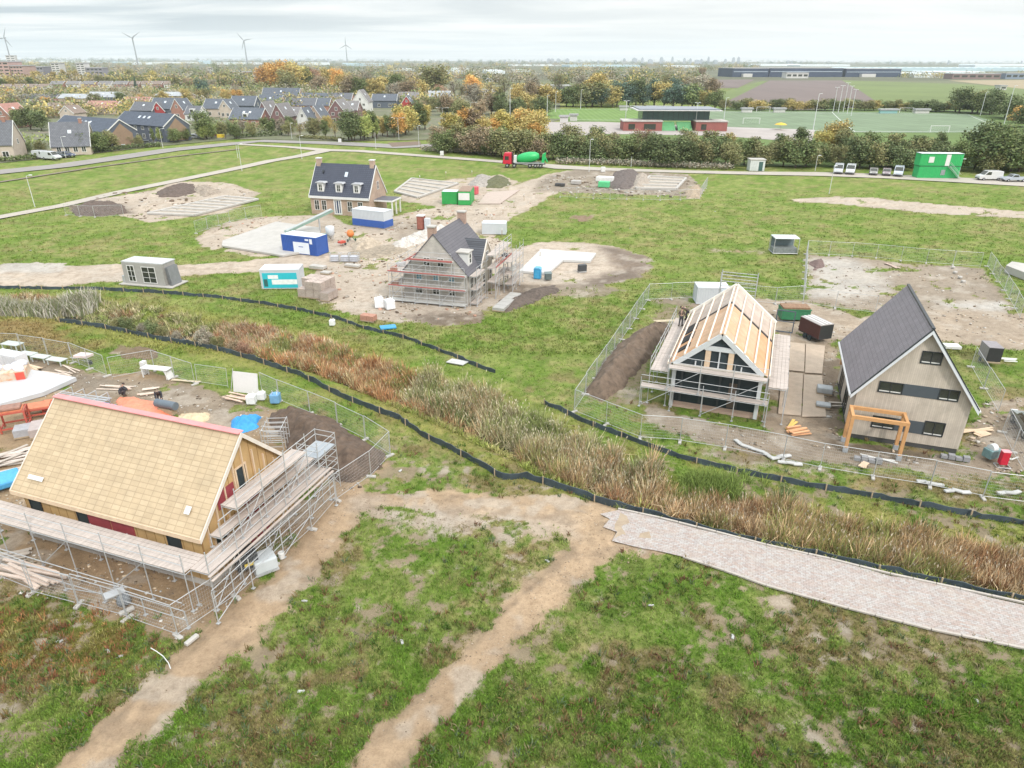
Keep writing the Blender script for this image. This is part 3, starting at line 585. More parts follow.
def treeproto(kind, seed):
    r = random.Random(seed); e = T('tree', 'x', 'tree', (0, 0, 0)); mb = MB()
    if kind == 'round': H, W, th, lob = 1.0, .42, .05, 11
    elif kind == 'tall': H, W, th, lob = 1.0, .28, .06, 10
    elif kind == 'conifer': H, W, th, lob = 1.0, .20, .1, 0
    elif kind == 'bush': H, W, th, lob = 1.0, .55, .05, 8
    elif kind == 'bare': H, W, th, lob = 1.0, .36, .18, 10
    else: H, W, th, lob = 1.0, .13, .12, 7
    # unit-height tree, scaled on placing
    mb.tube((0, 0, -.03), (r.uniform(-.01, .01), 0, th+.12), .026, 7, .018); mb.tube((0, 0, th+.12), (.02, .01, .78), .018, 6, .005)
    L = []
    for i in range(lob):
        a = 2*PI*i/lob+r.uniform(-.4, .4); zz = th+(1-th)*(.22+.6*((i*.618) % 1)); k = 1-abs((zz-th)/(1-th)-.45)*.9; q = W*.62*k*r.uniform(.7, 1.15)
        c = (q*math.cos(a), q*math.sin(a), zz); rr = W*r.uniform(.38, .6); L.append((*c, rr, rr*.85 if kind != 'slim' else rr*1.5))
        mb.tube((0, 0, th*.8+.25*(zz-th)), c, .010, 5, .003)
    n, sz, inn = {'round': (4200, .021, .2), 'tall': (3200, .020, .2), 'bush': (3400, .026, .15), 'bare': (1500, .013, .2), 'slim': (1800, .018, .3), 'conifer': (1400, .024, .1)}[kind]
    if kind == 'conifer': L = [(0, 0, .14+.8*i/7, .20*(1-i/7.6), .10) for i in range(8)]
    elif kind == 'bush': L.append((0, 0, .4, W*.6, .36))
    else: L.append((0, 0, th+(1-th)*.5, W*.62, (1-th)*.42))
    if kind == 'bare':
        for i in range(70):
            l = r.choice(L); a = [r.gauss(0, .5) for _ in range(3)]; mb.tube((l[0]*.5, l[1]*.5, l[2]-.08), (l[0]+a[0]*l[3], l[1]+a[1]*l[3], l[2]+abs(a[2])*l[4]+.05), .0045, 3, .0015, False)
    mb.build('trunk', barkm, e); V, F, C = leafcloud(L, n, sz, seed, inner=inn); c = npmesh('crown', V, F, leafm, C); c.parent = e
    return e
PROTO = {k: [treeproto(k, 10*i+s) for s in range(m)] for i, (k, m) in enumerate((('round', 4), ('tall', 2), ('conifer', 1), ('bush', 3), ('bare', 3), ('slim', 2)))}
for v in PROTO.values():
    for e in v: kids(e)
COLS = {'dark green': (.155, .195, .088), 'green': (0.177, 0.223, 0.091), 'olive': (0.245, 0.248, 0.116), 'yellow': (0.524, 0.459, 0.159), 'orange': (0.638, 0.397, 0.134), 'brown': (0.342, 0.279, 0.183),
        'rust red': (0.388, 0.248, 0.171), 'lime green': (0.365, 0.434, 0.146), 'grey brown': (0.353, 0.329, 0.256), 'blue green': (0.125, 0.186, 0.146), 'golden': (0.479, 0.397, 0.159)}
SHAPE = {'round': 'round', 'tall': 'tall', 'conifer': 'pointed conifer', 'bush': 'bushy', 'bare': 'half bare', 'slim': 'slim'}
TREES = {}
def tree(px, py, h, kind, col, place, wide=1.0, pos=None):
    p = pos or G(px, py); e = PROTO[kind][random.randrange(len(PROTO[kind]))]; c = ctree(e, (*p, gz(*p) if p[1] < 150 else 0), random.uniform(0, 6.28))
    c.scale = (h*wide, h*wide, h); base = COLS[col]; j = random.uniform(.85, 1.2)
    TREES.setdefault(place, []).append((px if pos is None else proj(p[0], p[1], 0)[0], c, col, kind)); [setattr(ch, 'color', (*[q*j for q in base], 1)) for ch in COPIES[c]]
    return c
def H(px, py, top): return max(2.0, hgt(G(px, py), top))
def belt(pts, n, hpx, kinds, cols, place, jx=3, jy=1.5, wide=1.0, jh=.22):
    """pts pixel polyline of bases; hpx height in pixels"""
    seg = [math.dist(a, b) for a, b in zip(pts[:-1], pts[1:])]; tot = sum(seg)
    for i in range(n):
        t = (i+.5)/n*tot; k = 0
        while k < len(seg)-1 and t > seg[k]: t -= seg[k]; k += 1
        a, b = pts[k], pts[k+1]; u = t/seg[k]; px = a[0]+(b[0]-a[0])*u+random.uniform(-jx, jx); py = a[1]+(b[1]-a[1])*u+random.uniform(-jy, jy)
        h = H(px, py, py-hpx*random.uniform(1-jh, 1+jh)); tree(px, py, h, random.choice(kinds), random.choice(cols), place, wide*random.uniform(.85, 1.2))
# -- belt in front of the sports ground
dk = ['dark green', 'green', 'olive', 'dark green', 'olive']
P1 = 'in the dark belt before the sports ground'
belt([(548,160),(640,163),(740,166),(830,166),(900,168),(1030,172)], 40, 29, ['bush', 'round', 'bush'], dk, P1, 4, 2, 1.15)
belt([(556,152),(640,154),(740,157),(820,158),(1020,163)], 20, 28, ['round', 'tall'], dk+['brown', 'golden'], P1, 5, 2, 1.15)
belt([(975,168),(1035,172)], 7, 42, ['round', 'bush'], ['dark green', 'green'], P1, 4, 3, 1.2)
tree(832, 158, H(832,158,117), 'round', 'golden', P1, 1.1); tree(822, 160, H(822,160,128), 'round', 'yellow', P1, 1.0); tree(843, 162, H(843,162,126), 'round', 'olive', P1, 1.1)
P2 = 'in the grove above the mixer truck'
belt([(440,151),(470,152),(500,155),(545,158)], 22, 28, ['bush', 'bush', 'round'], ['dark green', 'green', 'olive', 'brown'], P2, 4, 2, 1.2)
belt([(446,142),(480,142),(520,142),(545,146)], 18, 32, ['round', 'tall'], ['golden', 'orange', 'olive', 'yellow', 'brown'], P2, 4, 3, 1.1)
P3 = 'in the row above the curved village road'
belt([(346,141),(372,139),(400,134),(425,128)], 20, 27, ['tall', 'slim', 'tall', 'round'], ['green', 'lime green', 'dark green', 'yellow', 'olive', 'golden'], P3, 3, 2, 1.1)
tree(399, 137, H(399,137,110), 'round', 'orange', P3); tree(365, 140, H(365,140,113), 'round', 'lime green', P3); tree(352, 141, H(352,141,108), 'round', 'dark green', P3, 1.2)
P4 = 'behind the sports pitches'
belt([(545,106),(600,107),(660,107),(720,109)], 20, 25, ['bush', 'round', 'round'], ['dark green', 'blue green', 'green', 'olive', 'golden'], P4, 4, 1, 1.3)
belt([(720,110),(800,110),(880,110),(960,112)], 24, 12, ['bush', 'bush', 'round'], ['dark green', 'olive', 'olive', 'green', 'golden'], P4, 2, .8, 1.9)
belt([(955,113),(990,114),(1020,124),(1050,136)], 11, 24, ['round', 'bush'], ['green', 'olive', 'golden', 'dark green', 'orange'], P4, 4, 2, 1.2)
P5 = 'in the wood beyond the roofs'
belt([(350,100),(400,102),(450,104),(500,105),(545,106)], 20, 24, ['bare', 'round', 'tall', 'round'], ['grey brown', 'olive', 'brown', 'golden', 'green', 'rust red'], P5, 6, 2, 1.2)
belt([(420,112),(470,115),(520,118),(545,112)], 14, 22, ['round', 'bush'], ['dark green', 'olive', 'green', 'golden', 'brown'], P5, 6, 4, 1.2)
belt([(330,92),(400,94),(480,96),(560,97),(640,98),(700,96)], 16, 22, ['bare', 'round', 'bare'], ['grey brown', 'olive', 'brown', 'golden', 'grey brown'], P5, 8, 2, 1.3)
for a, b, t, c, w in ((596,104,70,'golden',1.3),(612,105,78,'yellow',1.2),(578,104,82,'olive',1.2),(672,100,76,'blue green',1.0),(700,98,72,'grey brown',1.3),(712,99,76,'brown',1.2),(640,104,82,'olive',1.2),(625,100,80,'orange',1.1),(433,98,62,'olive',1.4),(472,98,73,'orange',1.2),(700,80,66,'brown',1.2)):
    tree(a, b, H(a, b, t), 'round', c, P5, w)
P6 = 'in the orange group behind the village'
for a, b, t, c, w in ((271,90,60,'orange',1.2),(282,91,58,'orange',1.2),(294,92,59,'golden',1.2),(303,92,63,'yellow',1.1),(262,88,66,'rust red',1.1),(288,94,68,'olive',1.2),(309,92,66,'dark green',.7),(316,91,66,'rust red',.9),(326,90,66,'golden',1.1),(338,91,66,'orange',1.0),(320,96,74,'brown',1.2),(345,92,80,'olive',1.2)):
    tree(a, b, H(a, b, t), 'round', c, P6, w)
P7 = 'among the village houses'
belt([(0,90),(40,86),(80,84),(140,84),(180,88),(250,86)], 20, 13, ['round', 'round', 'tall'], ['golden', 'yellow', 'olive', 'golden', 'green', 'brown', 'grey brown'], P7, 8, 3, 1.4)
belt([(0,112),(60,106),(130,104),(210,101),(250,98)], 12, 12, ['round', 'bare'], ['olive', 'brown', 'green', 'grey brown', 'orange'], P7, 8, 3, 1.3)
belt([(150,108),(190,104),(230,100),(255,104)], 8, 16, ['bare', 'round'], ['grey brown', 'olive', 'golden', 'brown'], P7, 6, 3, 1.2)
for a, b, t, k, c, w in ((31,130,105,'round','dark green',1.25),(42,131,107,'round','dark green',1.2),(22,128,107,'round','green',1.2),(138,97,77,'conifer','blue green',1.2),(204,98,75,'bush','blue green',.8),(17,154,139,'round','green',1.1),(28,155,141,'round','dark green',1.1),(42,156,139,'round','olive',1.1),
                         (88,153,130,'round','green',1.3),(100,152,130,'round','green',1.3),(111,150,129,'round','olive',1.3),(140,147,134,'round','olive',1.0),(162,142,126,'round','lime green',.9),(175,141,121,'slim','golden',1.3),(178,142,128,'round','green',1.0),(207,139,108,'round','green',1.1),(203,139,121,'round','lime green',.9),(212,139,122,'round','lime green',.9),(222,137,121,'round','olive',1.1),(231,136,120,'round','dark green',1.1),
                         (243,135,118,'bare','grey brown',1.1),(265,131,116,'round','green',1.0),(273,131,117,'round','dark green',1.1),(290,130,115,'round','green',1.0),(313,130,116,'round','olive',1.0),(328,131,114,'round','golden',.9),(12,100,88,'round','orange',1.2),(5,100,90,'round','golden',1.1)):
    tree(a, b, H(a, b, t), k, c, P7, w)
def hedge(pts, h, w_, label, col):
    P = PP(pts); V = []; F = []; C = []; o = 0; L = []
    for a, b in zip(P[:-1], P[1:]):
        n = max(1, int(math.dist(a, b)/1.6)); L += [(a[0]+(b[0]-a[0])*i/n-P[0][0], a[1]+(b[1]-a[1])*i/n-P[0][1], h*.5, w_, h*.55) for i in range(n)]
    V, F, C = leafcloud(L, 130*len(L), .22, 5, inner=.4); e = T('hedge', label, 'hedge', P[0]); c = npmesh('foliage', V, F, leafm, C); c.parent = e; c.color = (*COLS[col], 1)
    m = MB(); [m.tube((l[0], l[1], 0), (l[0]+.1, l[1], h*.6), .05, 5) for l in L[::2]]; m.build('stems', barkm, e)
hedge([(-10,162),(12,161),(34,159),(56,156)], 1.4, 1.1, 'clipped green hedge before the cream house at the left edge', 'green')
hedge([(82,154),(110,151),(134,148),(165,146)], 1.3, 1.0, 'low dark hedge below the long blue terrace', 'dark green')
hedge([(236,138),(255,137),(285,135)], 1.6, 1.2, 'garden hedge below the leftmost purple gable', 'dark green')
hedge([(300,138),(318,139),(345,141)], 1.2, 1.6, 'rough brownish hedge at the village bend', 'olive')
hedge([(560,163.5),(600,164.5),(640,166),(690,168),(735,169.5)], 1.5, 1.6, 'rough greyish reed bank behind the service road', 'grey brown')
hedge([(425,151),(470,153),(500,156)], 1.6, 1.5, 'rough grey bush strip below the autumn grove', 'grey brown')
# shrubs in the ditch and by the pale reeds
belt([(118,147),(150,145),(190,141),(225,139),(262,137)], 9, 16, ['round', 'slim', 'round'], ['olive', 'lime green', 'green', 'golden'], 'along the village street', 4, .8, 1.15)
belt([(265,135),(300,136),(340,138)], 7, 17, ['round', 'bare', 'tall'], ['green', 'olive', 'golden', 'grey brown'], 'at the village bend', 3, .8, 1.1)
P8 = 'in the ditch near the gravel road'
for a, b, h, k, c in ((115,321,1.6,'bush','olive'),(125,322,1.8,'bush','dark green'),(152,326,2.0,'bush','dark green'),(161,328,1.6,'bush','olive'),(205,341,2.4,'bush','grey brown'),(216,341,1.8,'bush','olive'),(232,342,1.5,'bush','brown'),(244,348,1.6,'bush','rust red'),(140,322,1.2,'bush','grey brown'),(176,330,1.2,'bush','grey brown')):
    tree(a, b, h, k, c, P8, .9)
tree(925, 530, 1.2, 'bush', 'green', 'growing over the reeds below the grey clad house', 1.1); tree(786, 498, 1.1, 'bush', 'green', 'on the ditch bank below the orange offcuts', 1.3)
for pl_, lst in TREES.items():
    lst.sort(key=lambda t: t[0])
    for i, (px, c, col, kind) in enumerate(lst):
        w = 'shrub' if kind == 'bush' and 'ditch' in pl_ or 'reeds' in pl_ else 'tree'
        c['category'] = w
        c['label'] = f"{col} {SHAPE[kind]} {w} {pl_}" + (f", {ordn(i+1)} from the left" if len(lst) > 1 else '')
        if len(lst) > 1: c['group'] = 'trees '+pl_
        c.name = 'shrub' if w == 'shrub' else ('conifer_tree' if kind == 'conifer' else 'deciduous_tree')
for v in PROTO.values():
    for e in v:
        for n in KIDS.pop(e.name): bpy.data.objects.remove(n)
        bpy.data.objects.remove(e)
# far woods: one mass of leaf clumps towards the horizon
def woods(name, bands, label):
    far = name == 'distant_woods'
    Vs = []; Fs = []; Cs = []; o = 0
    for (pts, n, hm, cols) in bands:
        for i in range(n):
            k = random.randrange(len(pts)-1); u = random.random(); a, b = pts[k], pts[k+1]; px = a[0]+(b[0]-a[0])*u; py = a[1]+(b[1]-a[1])*u+random.uniform(-.25, .25)*(1 if far else 16)
            x, y = G(px, max(py, 59.6)); h = hm*random.uniform(.6, 1.3); w = h*random.uniform(.8, 1.6); m = 80
            P = np.array([x, y, h*.55])+rng.normal(0, .36, (m, 3))*np.array([w, w, h*.7]); P[:, 2] = np.clip(P[:, 2], 0, h*1.3); sz = h*.075*rng.uniform(.6, 1.4, (m, 1))
            a3 = rng.normal(size=(m, 3)); a3 /= np.linalg.norm(a3, axis=1)[:, None]; b3 = np.cross(a3, rng.normal(size=(m, 3))); b3 /= np.linalg.norm(b3, axis=1)[:, None]
            Vs.append(np.stack([P-a3*sz, P+b3*sz, P+a3*sz, P-b3*sz], 1).reshape(-1, 3)); Fs.append(np.arange(4*m).reshape(-1, 4)+o); o += 4*m
            Cs.append(np.tile(np.array(COLS[random.choice(cols)])*random.uniform(.8, 1.2), (4*m, 1)))
    ob = npmesh(name, np.concatenate(Vs), np.concatenate(Fs), vegm, np.concatenate(Cs)); return tag(ob, label, 'woods', kind='stuff')
fc = ['grey brown', 'olive', 'dark green', 'brown', 'golden']
woods('distant_woods', [([(-20,87),(60,85),(140,85),(250,86),(345,88)], 330, 8.5, ['golden', 'olive', 'golden', 'grey brown', 'green', 'brown']), ([(180,82),(345,84)], 150, 9, ['grey brown', 'olive', 'green', 'brown']), ([(0,76),(120,74),(260,76),(420,78),(560,80),(700,78)], 330, 10, fc), ([(0,70),(300,70),(560,73),(760,70)], 330, 11, fc), ([(300,84),(450,84),(640,86),(700,84)], 160, 10, fc),
     ([(0,66),(400,66),(760,67)], 300, 13, fc), ([(-40,63),(500,63.2),(1060,65)], 420, 16, ['grey brown', 'dark green', 'blue green']), ([(900,78),(1060,78)], 60, 8, fc), ([(-60,60.6),(500,61.4),(1080,62.6)], 500, 26, ['blue green', 'dark green'])],
     'far belts of autumn trees fading towards the horizon')
woods('garden_greenery', [([(-10,150),(60,146),(120,138),(200,132),(262,128),(340,126)], 90, 3.2, ['green', 'olive', 'dark green', 'brown', 'lime green']), ([(0,118),(100,112),(200,112),(300,108),(345,108)], 330, 5.2, ['olive', 'golden', 'green', 'brown', 'grey brown']), ([(0,100),(120,96),(260,94),(340,98),(460,108)], 420, 6.0, ['olive', 'golden', 'grey brown', 'brown', 'green'])], 'mixed shrubs and small trees in the gardens between the village houses')
# verge
belt([(556,164),(600,165),(640,166),(690,168),(735,169)], 14, 5, ['bush'], ['grey brown', 'olive', 'brown'], 'in the rough verge behind the service road', 4, .5, 1.6) if False else None

def scatter(name, polys, n, smin, smax, cols, label, flat=.5, lo=.5, long=1.0, seed=1):
    P = []
    for q in polys:
        Q = PP(q); xs = [a for a, b in Q]; ys = [b for a, b in Q]; X = rng.uniform(min(xs), max(xs), n); Y = rng.uniform(min(ys), max(ys), n); k = (sdist(Q, X, Y) > 0) & (fbm(X*.45, Y*.45, seed, 4) > lo); P.append(np.stack([X[k], Y[k]], 1))
    P = np.concatenate(P); m = len(P); s = np.exp(rng.uniform(np.log(smin), np.log(smax), m)); a = rng.uniform(0, PI, m); d = np.stack([s*rng.uniform(.6, 1.4, m)*long, s*rng.uniform(.4, 1, m)/long**.5, s*flat*rng.uniform(.4, 1, m)], 1)/2
    z = height(P[:, 0], P[:, 1], np.ones(m))+d[:, 2]*.7; cs, sn = np.cos(a), np.sin(a); V = []
    for e in (-1, 1):
        for u, v in ((-1, -1), (1, -1), (1, 1), (-1, 1)):
            j = rng.uniform(.6, 1.1, (m, 2)); x = u*d[:, 0]*j[:, 0]; y = v*d[:, 1]*j[:, 1]; V.append(np.stack([P[:, 0]+x*cs-y*sn, P[:, 1]+x*sn+y*cs, z+e*d[:, 2]*rng.uniform(.6, 1.2, m)], 1))
    V = np.stack(V, 1).reshape(-1, 3); o = np.arange(m)[:, None]*8; F = np.concatenate([o+q for q in ([0, 3, 2, 1], [4, 5, 6, 7], [0, 1, 5, 4], [1, 2, 6, 5], [2, 3, 7, 6], [3, 0, 4, 7])])
    C = np.repeat(np.array(cols)[rng.integers(0, len(cols), m)]*rng.uniform(.7, 1.2, (m, 1)), 8, 0); return tag(npmesh(name, V, F, vegm, C), label, 'rubble', kind='stuff')
soilc = [(.30, .24, .18), (.22, .17, .12), (.45, .40, .34), (.16, .12, .09), (.55, .52, .48)]
scatter('rubble', [[(300,284),(322,268),(400,250),(440,225),(500,238),(545,285),(470,318),(385,322)], [(196,236),(262,216),(350,225),(500,190),(540,200),(420,245),(200,246)]], 2600, .08, .5, soilc+[(.5, .3, .22)], 'stones, clods and scraps scattered over the middle building plots', seed=501)
scatter('rubble', [[(690,303),(800,300),(1100,318),(1100,350),(830,336),(700,312)], [(806,256),(985,268),(1022,320),(803,302)], [(640,400),(760,432),(850,448),(1024,452),(1024,475),(760,455),(650,425)], [(815,345),(842,345),(840,440),(826,430)], [(985,400),(1040,395),(1060,470),(985,480),(960,455)]], 1000, .06, .32, soilc+[(.45, .36, .27)], 'stones, clods and scraps scattered round the two right hand houses', seed=502)
scatter('rubble', [[(-40,345),(100,374),(262,405),(300,418),(250,440),(100,395),(-40,400)], [(-40,480),(60,500),(200,560),(310,500),(380,470),(300,540),(237,600),(178,638),(60,602),(-40,580)]], 3000, .04, .22, soilc+[(.6, .48, .34), (.62, .60, .56)], 'wood scraps, stones and clods scattered on the left building plot', seed=503, lo=.46)
scatter('clods', [[(40,800),(165,690),(290,580),(345,490),(640,505),(640,560),(560,600),(430,720),(330,800),(280,800),(420,690),(560,560),(360,520),(200,680),(100,800)]], 9000, .02, .09, [(.34, .26, .18), (.25, .19, .13), (.42, .34, .26)], 'small clods and pebbles on the dirt tracks in the foreground', lo=.45, seed=504)
scatter('rubble', [[(545,176),(700,176),(700,198),(530,194)], [(90,198),(180,182),(258,192),(150,220),(100,214)]], 900, .15, .8, soilc, 'debris scattered over the far building plots', seed=505)
# ================================================================== BUILDINGS ON THE PLOTS
glass = M('window_glass', (.045, .05, .042), .08, .3, 1.2, 0); steel = M('galvanised_tube', (.50, .51, .52), .45, .12, 2, 0, metal=.35)
plankm = M('scaffold_planks', (.46, .40, .36), .85, .28, .9, .1, stretch=(1, 6, 1)); whitep = M('white_paint', (.66, .66, .645), .5, .06, 1, 0); anth = M('anthracite_frame', (.028, .034, .04), .45, .1, 2, 0)
timber = M('fresh_timber', (.62, .47, .33), .8, .15, 3); concrete = M('concrete', (.45, .43, .40), .9, .15, 1.2, stain=(.36, .33, .30)); blackm = M('black_foil', (.022, .035, .042), .6, .3, 1.5, .2)
def face(f, hw, hl):
    return {'F': lambda u, d, z: (u, -hl-d, z), 'B': lambda u, d, z: (-u, hl+d, z), 'R': lambda u, d, z: (hw+d, u, z), 'L': lambda u, d, z: (-hw-d, -u, z)}[f]
def bb(mb, P, u0, d0, z0, u1, d1, z1):
    a, b = P(u0, d0, z0), P(u1, d1, z1); mb.box(*[min(a[i], b[i]) for i in range(3)], *[max(a[i], b[i]) for i in range(3)])
def win(par, P, u, z, w, h, fm, mull=1, bars=0, fw=.07, name='window', pm=None, proud=.05, lab=None):
    m = MB(); w2 = w/2
    bb(m, P, u-w2, 0, z, u+w2, proud, z+fw); bb(m, P, u-w2, 0, z+h-fw, u+w2, proud, z+h)
    bb(m, P, u-w2, 0, z+fw, u-w2+fw, proud, z+h-fw); bb(m, P, u+w2-fw, 0, z+fw, u+w2, proud, z+h-fw)
    for i in range(mull): q = u-w2+w*(i+1)/(mull+1); bb(m, P, q-fw*.4, 0, z+fw, q+fw*.4, proud*.9, z+h-fw)
    for i in range(bars): q = z+h*(i+1)/(bars+1); bb(m, P, u-w2+fw, 0, q-fw*.3, u+w2-fw, proud*.8, q+fw*.3)
    o = m.build(name, fm, par); p = MB(); bb(p, P, u-w2+fw, .0, z+fw, u+w2-fw, .018, z+h-fw); p.build('pane', pm or glass, o)
    if lab: o['label'] = lab
    return o
def gwall(par, w, l, e, r, mat, y0=None, y1=None, name='wall', z0=-.1):
    y0 = -l/2 if y0 is None else y0; y1 = l/2 if y1 is None else y1
    return MB().xprism([(-w/2, z0), (w/2, z0), (w/2, e), (0, r), (-w/2, e)], y0, y1).build(name, mat, par)
def groof(par, w, l, e, r, mat, ov=.35, oy=.3, t=.14, name='roof', y0=None, y1=None, sides=(1, -1)):
    s = (r-e)/(w/2); a = w/2+ov; za = e-ov*s+.02; zr = r+.02; y0 = (-l/2 if y0 is None else y0)-oy; y1 = (l/2 if y1 is None else y1)+oy; m = MB()
    for q in sides: m.xprism([(0, zr), (q*a, za), (q*a, za+t), (0, zr+t)], y0, y1)
    return m.build(name, mat, par)
def verges(par, w, l, e, r, mat, ov=.35, oy=.3, h=.24, t=.05, ends=(-1, 1), lift=.14):
    s = (r-e)/(w/2); a = w/2+ov; za = e-ov*s; zr = r
    for q in ends:
        y = q*(l/2+oy+t/2)
        for d in (1, -1):
            MB().xprism([(0, zr+lift-h), (d*a, za+lift-h), (d*a, za+lift+.03), (0, zr+lift+.03)], y-t/2, y+t/2).build('verge_board', mat, par)
def chimney(par, x, y, z0, z1, w=.7, d=.7, mat=None, capm=None):
    c = MB().box(x-w/2, y-d/2, z0, x+w/2, y+d/2, z1).build('chimney', mat, par); MB().box(x-w/2-.08, y-d/2-.08, z1, x+w/2+.08, y+d/2+.08, z1+.14).build('chimney_cap', capm or concrete, c); return c
def scaffold(th, p0, p1, out, levels, dep=1.0, bay=2.4, inner=True, deckm=None, rails=True, brace=2, top=1.1, decks=None, base=0):
    """th thing; p0,p1 inner line; out unit vector away from the wall"""
    p0, p1, out = Vector((*p0, 0)), Vector((*p1, 0)), Vector((*out, 0)); L = (p1-p0).length; n = max(1, round(L/bay)); d = (p1-p0)/n; r = .03
    zt = levels[-1]+top
    for i in range(n+1):
        for k, o in ((0, 0), (1, dep)):
            if k == 0 and not inner: continue
            q = p0+d*i+out*o; MB().tube((q.x, q.y, base), (q.x, q.y, zt if k else levels[-1]+.05), r, 6).box(q.x-.09, q.y-.09, base-.02, q.x+.09, q.y+.09, base+.02).build('upright', steel, th)
        a = p0+d*i; b = a+out*dep; m = MB()
        for z in levels: m.tube((a.x, a.y, z-.1), (b.x, b.y, z-.1), r*.8, 5)
        m.build('transom', steel, th)
    for z in levels:
        a = p0+out*dep; b = p1+out*dep
        for zz in ([z-.06, z+.5, z+1.0] if rails else [z-.06]):
            MB().tube((a.x, a.y, zz), (b.x, b.y, zz), r*.8, 5).build('ledger', steel, th)
        if decks is None or z in decks:
            m = MB(); nb = max(2, int(dep/.24)); u = (p1-p0).normalized()
            for j in range(nb):
                c0 = p0+out*(dep*(j+.5)/nb); s = 0
                while s < L-.1:
                    e = min(L, s+random.choice((2.4, 3.0, 3.9))); zz = z+random.uniform(-.01, .02)
                    a = c0+u*(s-.04); b = c0+u*(e-.02); m.beam((a.x, a.y, zz), (b.x, b.y, zz), dep/nb-.015, .04); s = e
            m.build('deck', deckm or plankm, th)
    for i in range(0, n, brace):
        a = p0+d*i+out*dep; b = p0+d*(i+1)+out*dep; zl = [base+.1]+levels
        for z0, z1 in zip(zl[:-1], zl[1:]): MB().tube((a.x, a.y, z0), (b.x, b.y, z1), r*.8, 5).build('brace', steel, th)
# ------------------------------------------------------------ left house: bare roof sheathing
sheath = brickmat('roof_sheathing', (.46, .355, .23), (.51, .40, .265), (.37, .28, .18), .54, .28, .022, 'roof', .85, .1, .0, .14)
Lw, Ll, Le, Lr = 7.4, 12.5, 3.35, 7.0; a, b = G(56,398,7.05), G(240.5,433.5,7.05); Lc = ((a[0]+b[0])/2, (a[1]+b[1])/2); Lrz = R(-109.4)
hL = T('timber_house', 'unfinished timber house under a bare sand coloured boarded roof, left of the ditch', 'house', Lc, Lrz)
osb = brickmat('orange_sheathing', (.62, .36, .12), (.66, .40, .15), (.36, .2, .07), 9, .6, .018, 'plank', .8, .1, 0, .12); wine = M('wine_red_foil', (.28, .045, .06), .6, .2, 1.4)
osb2 = brickmat('stud_wall_boards', (.50, .33, .15), (.44, .28, .13), (.30, .17, .06), 9, .62, .03, 'plank', .8, .1, 0, .15)
gwall(hL, Lw, Ll, Le, Lr-.02, osb2); rf = groof(hL, Lw, Ll, Le, Lr, sheath, .35, .3, .12)
MB().cb((Lw/2-.45, 5.3, 4.10), (.42, .34, .03), ry=math.atan(.986)).build('vent_plate', whitep, rf); MB().cb((Lw/2-.25, -5.1, 3.90), (.25, 1.1, .02), ry=math.atan(.986)).build('white_sheet', whitep, rf)
MB().beam((0, -6.56, 7.17), (0, 6.56, 7.17), .42, .05).build('ridge_membrane', M('pink_membrane', (.72, .27, .27), .7, .15, 1), rf)
verges(hL, Lw, Ll, Le, Lr, M('raw_white_board', (.66, .60, .54), .7, .1, 2), .36, .3, .26, .06)
MB().box(Lw/2+.36, -Ll/2-.3, 2.92, Lw/2+.42, Ll/2+.3, 3.18).build('eave_board', timber, hL)
m = MB(); [m.box(Lw/2, -6.1+.6*i, 2.93, Lw/2+.35, -6.05+.6*i, 3.05) for i in range(21)]; m.build('rafter_ends', timber, hL)
Pr = face('R', Lw/2, Ll/2); Pb = face('B', Lw/2, Ll/2)
for u, w_ in ((-5.4, .9), (-1.9, .8), (4.4, .9)): win(hL, Pr, u, 1.0, w_, 1.9, anth, 0, 0, .06, 'opening', blackm)
for u in (-.7, .95): m = MB(); bb(m, Pr, u-.78, 0, .5, u+.78, .04, 2.9); m.build('wall_panel', wine, hL)['label'] = 'wine red foil panel'
m = MB(); bb(m, Pb, -.4, 0, 0, 1.2, .04, 3.4); m.build('wall_panel', wine, hL); m = MB(); bb(m, Pb, -2.2, 0, 3.6, -.9, .04, 4.6); m.build('wall_panel', wine, hL)
win(hL, Pb, -.2, 3.3, .9, 1.9, timber, 0, 0, .1, 'opening', blackm); win(hL, Pb, 2.2, .6, 1.1, 2.0, timber, 0, 0, .1, 'opening', blackm); win(hL, Pb, -2.4, .6, 1.0, 2.0, timber, 0, 0, .1, 'opening', blackm)
m = MB()
for i in range(9): u = -3.2+.8*i; bb(m, Pb, u-.04, 0, 0, u+.04, .09, 3.4+ (3.3-abs(u))*.9)
m.build('wall_studs', timber, hL); MB().box(-3.9, -6.5, -.1, 3.9, 6.5, .12).build('foundation_slab', concrete, hL)
sc = T('scaffold', 'tube scaffold with pale plank decks along the front and gable of the sand roofed house', 'scaffolding', Lc, Lrz)
scaffold(sc, (Lw/2+.5, -8.4), (Lw/2+.5, Ll/2+.6), (1, 0), [2.35], 1.45, 2.5, top=1.15)
scaffold(sc, (Lw/2+2.9, -8.4), (Lw/2+2.9, Ll/2+1.2), (1, 0), [.55], .05, 2.5, inner=False, decks=[], brace=3, top=.5)
scaffold(sc, (Lw/2+1.5, Ll/2+.55), (-5.0, Ll/2+.55), (0, 1), [2.3], 1.15, 2.0, top=1.3)
scaffold(sc, (Lw/2+2.2, Ll/2+2.3), (-4.6, Ll/2+2.3), (0, 1), [1.0], .05, 2.6, inner=False, decks=[], brace=2, top=.9)
scaffold(sc, (2.4, Ll/2+.45), (-3.6, Ll/2+.45), (0, 1), [4.2], 1.0, 2.0, top=1.2, base=2.35)
scaffold(sc, (Lw/2-.2, Ll/2+.45), (-5.0, Ll/2+.45), (0, 1), [3.1], .7, 2.4, top=.9, base=2.35)
m = MB(); [m.beam((Lw/2+1.7, Ll/2+1.85+.14*k, 2.28-.2*k), (-5.2, Ll/2+1.85+.14*k, 2.28-.2*k), .14, .05) for k in range(2)]; m.build('edge_board', plankm, sc)
